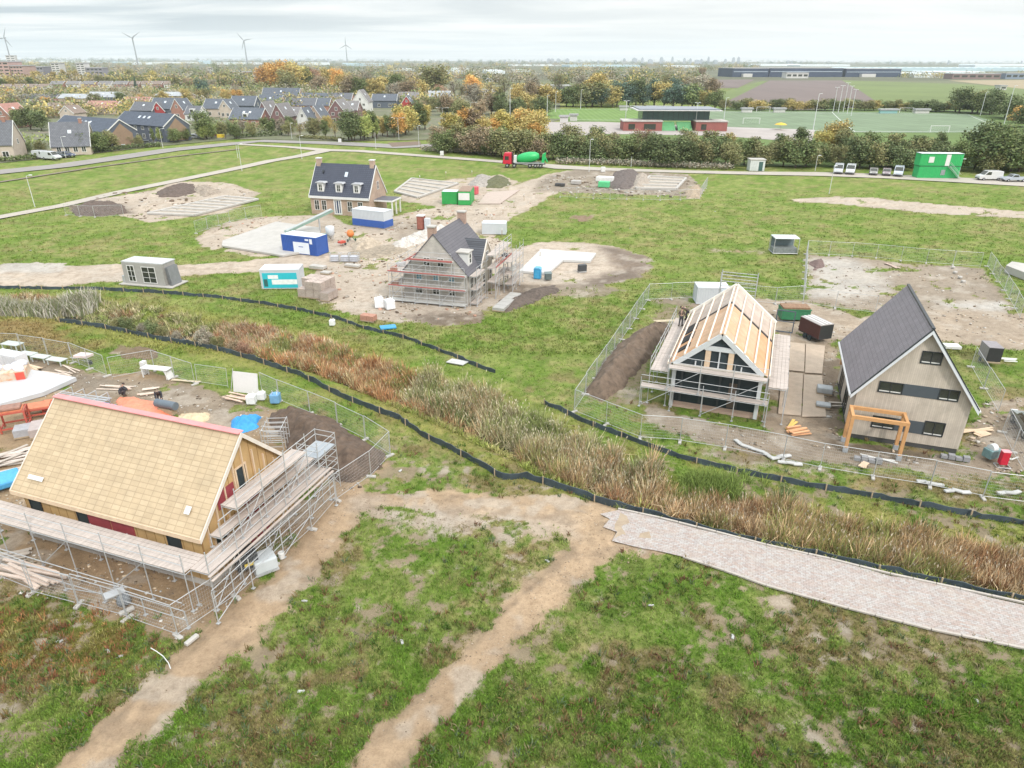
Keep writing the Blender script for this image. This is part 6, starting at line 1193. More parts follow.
for x in (0, 3.4):
    for y in (0, 2.2): m.tube((x, y, 0), (x, y, 2.2), .05)
for z in (.1, 2.2): m.tube((0, 0, z), (3.4, 0, z), .04).tube((0, 2.2, z), (3.4, 2.2, z), .04).tube((0, 0, z), (0, 2.2, z), .04).tube((3.4, 0, z), (3.4, 2.2, z), .04)
m.build('frame', steel, o); MB().box(0, 0, 2.24, 3.4, 2.2, 2.29).build('roof', M('polycarbonate', (.58, .66, .68), .3), o); MB().box(.1, 2.1, .3, 3.3, 2.14, 2.1).build('back_panel', M('smoked_panel', (.17, .22, .24), .3), o); MB().box(.05, .2, .05, 3.35, 2, .8).build('rack_load', M('rack_load', (.2, .22, .22), .8, .4, 4), o)
o = T('transformer_hut', 'small white hut with a dark green door beside the service road', 'hut', G(749.5,171), R(-2)); MB().box(0, 0, 0, 3.6, 2.8, 2.6).build('wall', M('hut_white', (.55, .58, .56), .8), o); MB().box(-.15, -.15, 2.6, 3.75, 2.95, 2.8).build('roof', conc2, o); front(o, 2.1, .05, 3.1, 2.2, M('dark_green_door', (.04, .10, .09), .5), 'door'); front(o, .3, .1, 1.7, 2.2, M('hut_panel', (.50, .53, .51), .7), 'panel')
# loose bits on the bare plot
m = T('rubble_row', 'row of pale rubble lumps on the bare sandy plot', 'rubble', G(953,268), 0); P = PP([(953,267),(955,272),(960,277),(963,281)]); P0 = P[0]
for a in P: MB().cb((a[0]-P0[0], a[1]-P0[1], .1), (.5, .4, .3), random.random()).build('lump', conc2, m, bevel=.08)
planks((892,266), 2, 3.6, 'pale plank lying in the middle of the bare sandy plot', 1.9, M('pinkish_plank', (.5, .38, .32), .9), .1, w=.25)
heap('debris_heap', [(810,262),(822,258),(826,266),(814,270)], .5, (.16,.11,.10), 'small dark debris heap at the corner of the bare plot', 'debris', seed=41, lumps=1.8, n=40)
planks((675,331), 3, 5.0, 'long pale beam lying across the soil berm', .25, M('pale_beam', (.55, .47, .34), .8), .15, w=.18)
o = [x for x in bpy.data.objects if x.get('label') == 'long pale beam lying across the soil berm'][0]; o.location.z = 1.1
# ---------- left plot
Z0 = 0
def bench(px, L, W_, h, label, rz, mat, group=None, name='bench'):
    o = T(name, label, 'table', G(*px), rz, group); MB().box(-L/2, -W_/2, h-.06, L/2, W_/2, h).build('top', mat, o)
    for x in (-L/2+.15, L/2-.15):
        for y in (-W_/2+.06, W_/2-.06): MB().box(x-.04, y-.04, 0, x+.04, y+.04, h-.06).build('leg', mat, o)
    return o
gy = M('weathered_grey', (.48, .52, .50), .8, .12, 3)
bench((15,352), 1.9, .9, .9, 'tall grey table at the far left fence', R(-15), gy); bench((29,358), 1.6, .8, .5, 'first low grey rack right of the tall table', R(-15), gy, 'low grey racks by the left fence'); bench((42,361), 1.6, .8, .5, 'middle low grey rack by the left fence', R(-15), gy, 'low grey racks by the left fence'); bench((58,364), 1.7, .8, .5, 'last low grey rack by the left fence', R(-15), gy, 'low grey racks by the left fence')
o = bench((158,377), 2.6, .8, .9, 'white trestle table on the grass before the mesh fence', R(-12), M('table_white', (.64, .64, .63), .6)); MB().box(-1.75, .2, 0, -1.4, .7, 1.15).build('end_panel', M('table_white'), o); MB().cb((1.15, 0, .45), (.06, .8, .95), ry=-.35).build('brace', M('table_white'), o)
planks((30,368), 9, 3.4, 'stack of pale planks beside the low grey racks', R(-32), spread=.35); planks((62,373), 8, 3.2, 'row of laid battens forming a frame near the slab', R(-25), M('slat_pale', (.6, .5, .42), .9), .9, w=.1)
o = T('wheelbarrow', 'wheelbarrow with a pinkish white sheet by the left fence', 'wheelbarrow', G(86,364), R(-10)); MB().prism([(-.7, -.45), (.6, -.4), (.7, .4), (-.6, .45)], .75, .95).build('tray', M('pink_white', (.68, .56, .55), .7), o); [MB().tube((x, y, 0), (x, y, .75), .04).build('leg', steel, o) for x, y in ((-.4, -.3), (-.4, .3))]; MB().lathe([(.2, -.04), (.2, .04)], (.5, 0, .2), 12, 'y').build('wheel', blackm, o); MB().tube((-1.2, .3, .7), (.5, .1, .3), .03).tube((-1.2, -.3, .7), (.5, -.1, .3), .03).build('handles', steel, o)
o = T('lined_skip', 'skip full of white sacks with orange markings at the left edge', 'skip', G(-16,388), R(24)); o.scale = (.72,)*3; MB().yprism([(0, .1), (2.4, .1), (2.7, 1.5), (-.3, 1.5)], 0, 4.4).build('bin', M('cream_skip', (.62, .50, .38), .6, .15, 2, stain=(.68, .26, .1)), o)
m = MB(); [m.lathe([(.1, -.2), (.5, 0), (.55, .35), (.2, .6)], (random.uniform(.4, 4), random.uniform(.2, 2.3), 1.35+random.uniform(0, .2)), 9) for _ in range(14)]; m.build('sacks', M('sack_white', (.66, .68, .74), .7, .12, 3, .5), o, smooth=True); MB().box(3.4, -.34, .5, 4.3, -.28, 1.4).build('red_mark', M('mark_red', (.62, .08, .05), .6), o)
stack((-6,366), (2, 1, 1, 1.5, 1.2, 1.2), M('cement_bags', (.60, .61, .64), .8, .15, 3), 'wrapped white pallet at the far left edge', 'bag_pallet', 'pallet')
rs_ = M('rack_red', (.42, .09, .06), .6, .2, 2)
def rack(px, label, w_, d, h, rz, load=True):
    o = T('steel_rack', label, 'rack', G(*px), rz); o.scale = (.85, .85, .8); m = MB()
    for x in (0, w_):
        for y in (0, d): m.box(x-.07, y-.07, 0, x+.07, y+.07, h)
    for z in (.3, h-.1): m.box(0, -.05, z, w_, .05, z+.14).box(0, d-.05, z, w_, d+.05, z+.14).box(-.05, 0, z, .05, d, z+.14).box(w_-.05, 0, z, w_+.05, d, z+.14)
    m.build('frame', rs_, o); MB().box(.1, .1, h, w_-.1, d-.1, h+.12).build('tray', M('tray_orange', (.55, .19, .10), .7, .25, 2), o)
    if load: MB().box(.2, .2, h+.12, w_-.2, d-.2, h+.4).build('load', M('rack_brown', (.30, .17, .13), .9, .3, 4), o, bevel=.1)
    return o
rack((2,434), 'tall red steel rack with brown load at the left edge', 2.0, 1.5, 1.9, R(25)); rack((27,420), 'low orange red tray rack right of the tall red rack', 2.0, 1.6, .9, R(25), False); rack((44,414), 'orange red rack nearest the sand roof corner', 1.9, 1.3, .8, R(25), False)
stack((14,440), (1, 1, 2, 1.6, 1.2, .55), M('foil_grey', (.36, .36, .38), .5, .2, 3), 'foil wrapped grey pallet before the red racks', 'foil_pallet', 'pallet', R(25)); stack((30,440), (2, 1, 1, 1.0, 1.8, .6), M('foil_pinkish', (.40, .34, .32), .6, .2, 3), 'foil wrapped board pallet beside the roof corner', 'foil_pallet', 'pallet', R(25))
planks((-4,470), 8, 5.5, 'stack of grey boards at the left edge behind the roof', R(28), M('grey_boards2', (.44, .39, .34), .9), 1.3); planks((14,458), 7, 4.5, 'pale laid boards left of the sand roof', R(28), M('pale_boards', (.55, .48, .43), .9), .9)
o = T('tarp', 'light blue tarp piece at the left edge beside the roof corner', 'tarp', G(8,486), .4); MB().cb((0, 0, .5), (1.6, 1.4, .5), .3, .15).build('cloth', M('tarp_blue', (.08, .36, .68), .5, .25, 3, .8), o, bevel=.12)
def tarp(px, label, col, H_, seed): 
    P = PP(px); o = heap('tarp', px, H_, col, label, 'tarp', seed=seed, ridge=.9, lumps=1.2, n=50); mm = M('tarp_%02d' % seed, col, .45, .25, 3, .7); o.data.materials.clear(); o.data.materials.append(mm); return o
tarp([(226,436),(232,420),(246,415),(262,417),(258,426),(240,434),(234,442)], 'crumpled bright blue tarp behind the right end of the ridge', (.03, .27, .62), .7, 51)
tarp([(113,412),(118,396),(140,398),(170,405),(176,414),(172,424),(140,422)], 'orange net tarp spread behind the ridge of the sand roof', (.78, .24, .14), .4, 52)
tarp([(96,405),(104,402),(128,407),(126,414),(100,412)], 'blue and white patterned tarp left of the orange net tarp', (.15, .38, .70), .4, 53)
tarp([(178,420),(182,414),(206,414),(206,420),(190,426)], 'yellowish sheet pile right of the orange net tarp', (.58, .46, .30), .5, 54)
o = T('roofing_roll', 'dark grey roll of roofing lying on the orange tarp', 'roll', G(168,413), R(-20)); MB().lathe([(.32, -.95), (.32, .95)], (0, 0, .75), 18, 'x').build('roll', M('roll_dark', (.12, .15, .18), .6), o, smooth=False); MB().box(-.7, -.25, 0, .7, .25, .43).build('crate', stakem, o)
o = T('tube_bundle', 'bundle of scaffold tubes lying behind the left part of the ridge', 'scaffold parts', G(84,404), R(-16))
for i in range(7): MB().tube((-2.6+random.uniform(0, .3), -.5+.17*i, .5+.05*(i % 3)), (2.4, -.5+.17*i, .6+.05*(i % 2)), .04).build('tube', steel, o)
for x in (-1.8, -.6, .6, 1.8): MB().tube((x, -.7, .0), (x, -.7, .9), .04).tube((x, .8, 0), (x, .8, .9), .04).tube((x, -.7, .9), (x, .8, .9), .03).build('end_frame', steel, o)
o = T('white_board', 'white board leaning on the fence behind the plank pile', 'board', G(247,392), R(-14)); MB().cb((0, 0, .85), (2.3, .06, 1.75), 0, -.18).build('board', M('board_white', (.66, .65, .64), .7, .05, 1), o); MB().tube((-1.3, -.3, 0), (-1.0, .05, 2.0), .03).build('prop', steel, o)
planks((240,398), 9, 2.2, 'mixed timber offcuts in front of the leaning white board', R(-25), M('offcut_mix', (.60, .45, .36), .85, .3, 3), .8, w=.15)
bag((252,403), 'large white plastic sack beside the timber offcuts', .75, (.70, .72, .74)); bag((262,399), 'smaller white plastic sack between the sacks and the blue bundle', .65, (.70, .72, .74)); bag((276,402), 'blue and white bundle at the fence corner', .8, (.16, .34, .55))
planks((185,381), 2, 2.7, 'single pale plank on the grass right of the trestle table', R(-12), M('pale_beam'), .1); planks((150,391), 4, 1.8, 'scattered planks behind the crouching workers', .3, M('slat_pale'), .8); planks((115,389), 5, 3.2, 'long thin battens on the soil behind the roof', R(-10), M('slat_pale'), .6, w=.12)
o = fence([(197,382),(228,388)], 'loose mesh panel leaning left of the white board', .85); o.rotation_euler[0] = -.1
planks((32,578), 12, 4.4, 'pile of pale pinkish timber lengths inside the front fence', R(-22), M('pink_timber', (.62, .50, .42), .85), .45, w=.16, t=.09); planks((4,560), 5, 3.2, 'grey boards on the sand at the left edge', R(20), M('grey_boards2'), .5)
o = T('mixing_station', 'black box with a yellow clamp on a stand under the right scaffold', 'machine', G(248,571), R(35)); MB().box(-.55, -.5, .45, .55, .5, 1.35).build('box', M('machine_black', (.03, .035, .04), .5), o, bevel=.05); MB().box(-.2, -.56, .7, .35, -.5, .85).build('clamp', M('clamp_yellow', (.7, .52, .05), .5), o); [MB().tube((x, y, 0), (x*.8, y*.8, .5), .04).build('leg', steel, o) for x in (-.5, .5) for y in (-.45, .45)]
o = T('plastic_tank', 'pale translucent liquid tank beside the black box', 'tank', G(265,568), R(35)); MB().box(-.6, -.55, .1, .6, .55, .85).build('tank', M('tank_pale', (.50, .54, .56), .4, .08, 2), o, bevel=.08); MB().box(-.62, -.57, 0, .62, .57, .1).build('pallet', steel, o)
o = T('bucket', 'white bucket on the fence foot near the liquid tank', 'bucket', G(282,558), 0); MB().lathe([(.14, 0), (.18, .38)], n=14).build('tub', whitep, o); MB().tube((-.18, 0, .38), (.18, 0, .42), .012).build('handle', steel, o)
for px, rz, lb in (((127,612), .8, 'grey concrete fence block standing loose before the fence'), ((192,641), 1.1, 'loose concrete fence block on the dirt track')):
    o = T('fence_block', lb, 'concrete block', G(*px), rz); MB().box(-.35, -.12, 0, .35, .12, .16).build('block', concrete, o, bevel=.03)
o = T('dark_sack', 'crumpled grey sack hanging on the front fence', 'sack', G(125,604), .5); MB().lathe([(.1, 0), (.35, .15), (.3, .5), (.12, .8)], n=10).build('sack', M('sack_grey', (.22, .24, .26), .8, .3, 3, .8), o, smooth=True); MB().cb((-.3, 0, .85), (.9, .5, .06), .2, .1).build('plate', steel, o)
o = T('hose', 'white hose piece curling on the weeds before the fence', 'hose', G(152,652), 0); P = PP([(152,652),(158,655),(164,659),(169,665),(171,670)]); P0 = P[0]; m = MB(); [m.tube((a[0]-P0[0], a[1]-P0[1], .25-.04*i), (b[0]-P0[0], b[1]-P0[1], .21-.04*i), .022) for i, (a, b) in enumerate(zip(P[:-1], P[1:]))]; m.build('hose', M('hose_white'), o)
# ================================================================== VILLAGE
vroof = {k: brickmat('village_roof_'+k, c, tuple(q*1.25 for q in c), tuple(q*.6 for q in c), .6, .5, .04, 'roof', .75, .3, .5, .15) for k, c in
         {'navy': (.075, .09, .12), 'blue': (.105, .12, .145), 'slate': (.12, .125, .14), 'grey': (.19, .18, .18), 'red': (.36, .19, .155), 'brown': (.22, .17, .14), 'pale': (.36, .38, .40)}.items()}
vwall = {k: M('village_wall_'+k, c, .85, .16, .8, .1) for k, c in {'cream': (.50, .43, .36), 'purple': (.20, .12, .12), 'brick': (.33, .18, .14), 'white': (.62, .62, .60), 'tan': (.40, .31, .24), 'dark': (.10, .12, .15), 'redwood': (.36, .05, .05), 'blue2': (.10, .115, .145), 'brown2': (.27, .19, .13)}.items()}
def vhouse(x0, x1, yb, yt, ori, roof, wall, label, depth=9, er=.5, nw=3, rz=-9, chim=False, name='village_house', sky=1, group=None, dorm=0, world=None):
    a, b = world or (G(x0, yb), G(x1, yb)); W_ = math.dist(a, b)*1.0; c = ((a[0]+b[0])/2, (a[1]+b[1])/2); Rr = hgt(c, yt); Rr = max(4.5, min(Rr, 14)); E_ = Rr*er; r = R(rz)
    if ori == 'g': w_, l_ = W_, depth; rr = r; ctr = (c[0]-math.sin(r)*depth/2, c[1]+math.cos(r)*depth/2)
    else: w_, l_ = depth, W_; rr = r-PI/2; ctr = (c[0]-math.sin(r)*depth/2, c[1]+math.cos(r)*depth/2)
    if ori != 'g': Rr = max(4.5, min(14, hgt(ctr, yt))); E_ = Rr*er
    if world: Rr, E_ = yt, yt*er
    h = T(name, label, 'house', ctr, rr, group); gwall(h, w_, l_, E_, Rr, vwall[wall]); ro = groof(h, w_, l_, E_, Rr, vroof[roof], .35, .15, .15); verges(h, w_, l_, E_, Rr, whitep, .36, .15, .32, .12)
    F_ = face('F' if ori == 'g' else 'R', w_/2, l_/2); span = w_ if ori == 'g' else l_
    for i in range(nw):
        u = (i+.5)/nw*span*.86-span*.43; win(h, F_, u, .7, min(1.6, span/nw*.5), 1.5, whitep, 1, 0, .12)
        if E_ > 4.6: win(h, F_, u, 3.4, min(1.4, span/nw*.45), 1.2, whitep, 1, 0, .12)
    if ori == 'g': win(h, F_, 0, E_+.4, 1.1, min(1.4, (Rr-E_)*.35), whitep, 1, 0, .12)
    else: win(h, face('B', w_/2, l_/2), 0, E_*.9, 1.2, 1.4, whitep, 1, 0, .12)
    s = (Rr-E_)/(w_/2)
    for i in range(sky): MB().cb((w_*.22, (i-.5*(sky-1))*2.6, Rr-w_*.22*s+.24), (1.1, .9, .1), ry=math.atan(s)).build('roof_window', M('skylight2', (.62, .68, .72), .2), ro)
    for i in range(dorm):
        y = (i-.5*(dorm-1))*3; d_ = MB().box(w_*.12, y-1, E_+.3, w_*.42, y+1, E_+2.0).build('dormer', whitep, h); MB().box(w_*.42, y-.7, E_+.7, w_*.42+.05, y+.7, E_+1.7).build('pane', glass, d_)
    if wall == 'blue2': MB().xprism([(-w_*.36, .3), (w_*.36, .3), (w_*.36, E_*.8), (0, Rr*.86), (-w_*.36, E_*.8)], l_/2+.02, l_/2+.12).build('gable_cladding', vwall['brown2'], h)
    if chim: chimney(ro, 0, l_*.3, Rr-.5, Rr+1, .8, .8, vwall['brick'], concrete)
    return h
for a in ((-22,14,160,121,'s','slate','cream','cream house with dark roof cut by the left edge',9,.42,3,14,True),
          (0,0,0,8.3,'s','slate','cream','broad cream house with a deep grey roof beside the parked vans',10.5,.30,4,20,True,'village_house',1,None,0,((-130.3,205.2),(-121.2,208.4))),
          (0,0,0,8.0,'s','navy','blue2','long dark terrace whose barn shaped brown gable faces the street, left one',9.5,.6,7,-31,False,'village_house',3,None,0,((-149,238),(-123.5,222.5))),
          (0,0,0,8.4,'s','navy','blue2','long dark terrace whose barn shaped brown gable faces the street, right one',9.5,.6,6,-31,False,'village_house',3,None,0,((-137,253),(-113.5,239.5))),
          (152,167,118,102,'g','slate','redwood','red gable with white edge boards under a slate roof',10,.45,1,-12),
          (130,155,118,102,'s','slate','dark','slate roof row left of the red gable',9,.5,3,-12),
          (150,180,118,98,'s','blue','dark','dark blue roofed house left of the brick gable',9,.5,2,-10),
          (172,185,119,99,'g','blue','brick','red brick gable beside the dark blue roof',9,.5,1,-10),
          (185,200,121,106,'s','slate','white','small slate roofed house with a white dormer',8,.5,2,-8,False,'village_house',0,None,1),
          (203,228,117,99,'s','blue','cream','blue roofed house left of the cream gable',9,.5,2,-8),
          (220,232,118,100,'g','blue','cream','cream gable under a blue roof',8,.55,2,-8),
          (229,262,127,108,'s','blue','brick','large blue roof house with a white dormer right of the cream gable',11,.45,3,-7,False,'village_house',2,None,1),
          (230,256,114,96,'s','blue','dark','blue roof behind the large blue roofed house',9,.5,2,-7),
          (259,271,126,102,'g','grey','purple','purple brick gable, leftmost of the row with white edges',11,.5,2,-6),
          (272,286,128,104,'g','grey','purple','purple brick gable with three lower windows, second of the row',12,.48,3,-6),
          (286,299,124,107,'s','grey','purple','grey roof linking the two purple brick gables',9,.5,1,-6),
          (298,309,129,108,'g','blue','white','small whitish gable between the purple and tan gables',9,.5,2,-6),
          (309,322,127,106,'g','blue','tan','tan gable right of the small whitish gable',10,.5,2,-6),
          (329,346,124,100,'g','grey','purple','broad mauve brick gable with two small windows',12,.52,2,-5),
          (346,358,118,101,'s','grey','purple','grey roof right of the mauve brick gable',9,.5,1,-5),
          (353,369,113,90,'g','grey','white','pale roofed house with whitish gable, above the mauve gable',9,.5,2,-4),
          (300,330,112,98,'s','blue','brick','blue roofs in the second row above the tan gable',9,.5,3,-4),
          (300,330,105,93,'s','blue','tan','blue roof with a tan gable end near the orange trees',9,.5,2,-4),
          (330,352,106,93,'s','slate','brick','dark slate roof in the third row',9,.5,2,-4),
          (258,282,110,95,'s','blue','tan','blue roof behind the leftmost purple gable',9,.5,2,-4),
          (262,300,104,88,'s','blue','tan','tan house with bright blue roof near the orange trees',9,.5,3,-4),
          (284,316,112,98,'s','slate','brick','slate roof row above the second purple gable',9,.5,3,-4),
          (372,397,108,94,'s','blue','dark','dark blue house behind the yellow roadside tree',8,.55,2,-3),
          (402,412,110,96,'g','blue','redwood','red gable with white edges behind the roadside trees',8,.5,1,-3),
          (398,418,104,92,'s','grey','dark','grey roof behind the red gable',8,.5,2,-3),
          (428,450,105,91,'s','pale','cream','pale hipped house standing alone among trees',9,.5,2,-3),
          (-6,16,128,104,'g','red','brick','brick house with a red roof and white edges at the left',9,.5,2,-12),
          (44,70,116,103,'s','brown','brick','brown roofed house left of the red roofed bungalow',9,.5,2,-8),
          (60,76,120,106,'g','brown','cream','white edged gable below the brown roof',8,.5,1,-8),
          (84,118,114,101,'s','red','cream','cream bungalow with a bright red roof',9,.5,3,-8),
          (120,150,109,97,'s','red','cream','second red roofed house right of the bungalow',9,.5,2,-8),
          (58,88,104,94,'s','pale','tan','low pale hipped roof, left of two',10,.6,2,-5),
          (86,118,104,92,'s','pale','dark','low blue grey hall with a pale roof, right of two',12,.6,3,-5),
          (155,186,104,92,'s','pale','tan','pale flat hall behind the brick gable',14,.7,3,-5)):
    vhouse(*a)
# rows of distant terraces (little shows but roofs and white window bands)
k = 0
for x0, x1, y, n, rc in ((0, 50, 91, 4, 'brown'), (50, 130, 88, 5, 'grey'), (130, 175, 88, 4, 'brown'), (232, 262, 86, 3, 'brown'), (0, 60, 102, 3, 'slate'), (462, 500, 96, 3, 'pale'), (420, 470, 78, 3, 'pale')):
    for i in range(n):
        a = x0+(x1-x0)*i/n; vhouse(a, a+(x1-x0)/n*.86, y, y-7, 's', rc, 'white' if i % 2 else 'brick', f"distant terrace with {rc if rc != 'pale' else 'pale grey'} roof, {ordn(i+1)} of its row " + {0: 'at the far left', 50: 'beyond the pale halls', 130: 'right of the dark conifer', 232: 'by the small orange tree', 462: 'behind the village road trees', 420: 'above the lone hipped house'}[x0] + (' lower down' if y == 102 else ''), 9, .55, 3, -4, False, 'terrace_house', 0)
# pale flats far left
def block(x0, x1, yb, yt, depth, mat, label, name='apartment_block', floors=5, rz=0, cat='apartment block', bands=True, cols=4):
    a, b = G(x0, yb), G(x1, yb); L = math.dist(a, b); o = T(name, label, cat, a, math.atan2(b[1]-a[1], b[0]-a[0])); Hh = hgt(a, yt); m = MB().box(0, 0, 0, L, depth, Hh); m.build('wall', mat, o); MB().box(-.5, -.5, Hh, L+.5, depth+.5, Hh+.8).build('roof', M('flat_roof', (.36, .36, .37), .8), o)
    if bands:
        for f in range(floors):
            m = MB(); z = Hh*(f+.35)/floors
            for i in range(cols): m.box(L*(i+.15)/cols, -.15, z, L*(i+.85)/cols, 0, z+Hh*.4/floors)
            m.build('window_band', glass, o)
    return o
fp = M('flats_pink', (.44, .30, .27), .85, .12, .2); fw = M('flats_white', (.55, .54, .52), .85, .08, .2)
block(-10, 13, 82, 62, 30, fp, 'pinkish terraced apartment block at the far left', floors=6); block(14, 26, 82, 66, 30, fp, 'lower pinkish apartment block right of the terraced one', floors=5); block(27, 45, 78, 67, 25, M('flats_dark', (.25, .24, .27), .8), 'dark roofed apartment row beyond the yellow trees', floors=3, cols=6)
block(54, 62, 78, 63.5, 18, fw, 'left of two pale apartment towers beyond the yellow trees', floors=7, cols=2); block(79, 87, 78, 63.5, 18, fw, 'right of two pale apartment towers beyond the yellow trees', floors=7, cols=2); block(88, 104, 78, 68, 20, M('flats_dark'), 'dark low flats right of the pale towers', floors=3); block(8, 17, 66, 55.5, 30, fw, 'pale block below the leftmost wind turbine', floors=5, cols=2)
block(232, 262, 79, 72, 20, fp, 'pink flats left of the orange trees', floors=2); block(208, 212, 74, 68, 12, fw, 'small pale tower among the far trees', floors=3, cols=1)
for a in ((486,500,82,79,'left'), (536,560,92,88,'right')): block(*a[:4], 20, fw, f'low white roofed hall between the woods, {a[4]} of two', 'hall', 1, cat='hall')
block(538, 572, 92, 86.5, 25, M('hall_dark', (.16, .15, .19), .8), 'dark hall with a white roof left of the golden tree', 'hall', 1, cat='hall', cols=7); block(621, 628, 79, 75, 10, fw, 'tiny white farmhouse between the trees', 'hall', 1, cat='farmhouse', cols=1)
# greenhouses and warehouses towards the horizon
gh = M('greenhouse_glass', (.66, .72, .74), .35, .06, .01, 0); gh2 = M('greenhouse_blue', (.42, .55, .60), .4, .08, .01, 0)
def greenhouse(x0, x1, yb, yt, mat, label):
    a, b = G(x0, yb), G(x1, yb); L = math.dist(a, b); o = T('greenhouse', label, 'greenhouse', a, math.atan2(b[1]-a[1], b[0]-a[0])); Hh = max(5, hgt(a, yt)); n = max(3, min(30, int(L/9))); w_ = L/n; dp = 90
    MB().box(0, 0, 0, L, dp, Hh*.8).build('wall', mat, o); m = MB(); [m.xprism([(i*w_, Hh*.8), (i*w_+w_, Hh*.8), (i*w_+w_/2, Hh)], 0, dp) for i in range(n)]; m.build('roof', mat, o); return o
for x0, x1, yb, yt, mt, lb in ((28,95,62.4,60.6,gh,'white greenhouse strip far beyond the pale towers'), (96,140,63,61.4,gh2,'blue greenhouse strip left of the second turbine'), (128,160,64.5,62,gh,'white greenhouse at the foot of the second turbine'), (160,215,63.5,62,gh,'long white greenhouse beyond the autumn trees'), (200,212,64,60.5,gh2,'small blue hall among the white greenhouses'), (215,262,64.5,62.5,gh,'white greenhouse by the third turbine'),
        (300,330,65,62.5,gh,'white greenhouse right of the orange group'), (345,385,66,63,gh2,'bluish greenhouse by the fourth turbine'), (392,415,71,68.5,gh,'white greenhouse behind the tall olive tree'), (440,470,71,68,gh,'white greenhouse left of the orange crowned tree'), (488,505,74,70,gh,'bright white greenhouse block beyond the wood'), (512,566,66,64.5,gh,'long white greenhouse on the horizon, middle'), (513,530,72,69.5,gh,'low white greenhouse behind bare trees'),
        (570,640,67,64.8,gh2,'long bluish greenhouse beyond the golden trees'), (674,700,67.5,65.5,gh,'white greenhouse left of the dark warehouses'), (760,800,66.2,64,gh,'pinkish white greenhouse on the horizon'), (800,850,66.5,64.5,gh,'long white greenhouse on the right horizon'), (850,1090,71.2,67.3,gh2,'very long pale blue greenhouse at the right'), (914,940,77.5,73,gh,'white gabled greenhouse beside the winter field'), (975,1000,67,64,gh,'small white greenhouse at the far right'), (1000,1060,66.5,64,gh,'white greenhouse strip at the far right edge'), (940,985,74,71.5,gh,'low white greenhouse right of the gabled one')):
    greenhouse(x0, x1, yb, yt, mt, lb)
wd = M('warehouse_navy', (.035, .055, .10), .6, .12, .02, 0)
for x0, x1, yb, yt, lb in ((732,768,77,68.5,'dark blue warehouse, leftmost of the row'), (769,842,77,68.3,'long dark blue warehouse in the middle of the row'), (845,900,77,69,'dark blue warehouse at the right of the row')):
    o = block(x0, x1, yb, yt, 60, wd, lb, 'warehouse', 1, cat='warehouse', bands=False); L = math.dist(G(x0, yb), G(x1, yb)); Hh = hgt(G(x0, yb), yt); MB().box(2, -.3, Hh*.60, L-2, 0, Hh*.66).build('window_band', M('pale_band', (.45, .52, .58), .4), o); MB().box(L*.25, -8, 0, L*.5, -.3, Hh*.4).build('annex', fw, o)
block(786, 808, 78.3, 73, 15, fw, 'white office before the dark warehouses', 'office', 1, cat='office'); block(952, 1000, 79, 74, 20, M('flats_brown', (.22, .15, .14), .8), 'brown farm buildings beside the greenhouse', 'hall', 1, cat='hall', cols=6); block(1005, 1030, 79, 73.5, 20, M('flats_blue', (.2, .25, .32), .7), 'blue grey hall at the right edge', 'hall', 1, cat='hall')
block(1000, 1006, 90, 86, 8, fw, 'small white farm shed on the stubble field', 'shed', 1, cat='shed', cols=1)
# skyline of far towers
sk = M('tower_grey', (.34, .38, .43), .8, .08, .01, 0); towers = [(505,2.4,6),(548.5,5,9),(552,5,9),(558,5,9),(567,5,9),(598,3,5),(624,3.5,10),(634,6,11),(642,3,12),(661,4,13),(672,2.5,14),(684,3,11),(690,3,10),(701,3,9),(708,2.5,14),(725,3,9),(733,3,13),(738,3,14),(324.5,2.5,7),(328,2.5,7),(519,3,6),(530,2,5),(579,2,6),(615,4,6),(650,6,8),(697,6,7),(715,5,7),(788,4,6),(793,6,5),(890,1.2,7),(948,1.5,8),(1021,1.5,7)]
for i, (x, wpx, hpx) in enumerate(sorted(towers)):
    yy = 63.2+(x-512)*.003; a, b = G(x-wpx*.3, yy), G(x+wpx*.3, yy); L = math.dist(a, b); Hh = max(20, hgt(a, yy-hpx*.42-1.0)); o = T('tower_block', f'faint tower on the horizon, {ordn(i+1)} from the left in the skyline', 'tower', a, 0, 'towers on the horizon')
    d = L*.7; m = MB().box(0, 0, 0, L, d, Hh*.86); m.box(L*.15, d*.1, Hh*.86, L*.8, d*.9, Hh); m.build('shaft', sk, o); MB().box(L*.3, d*.3, Hh, L*.6, d*.6, Hh*1.05).build('plant_room', sk, o)
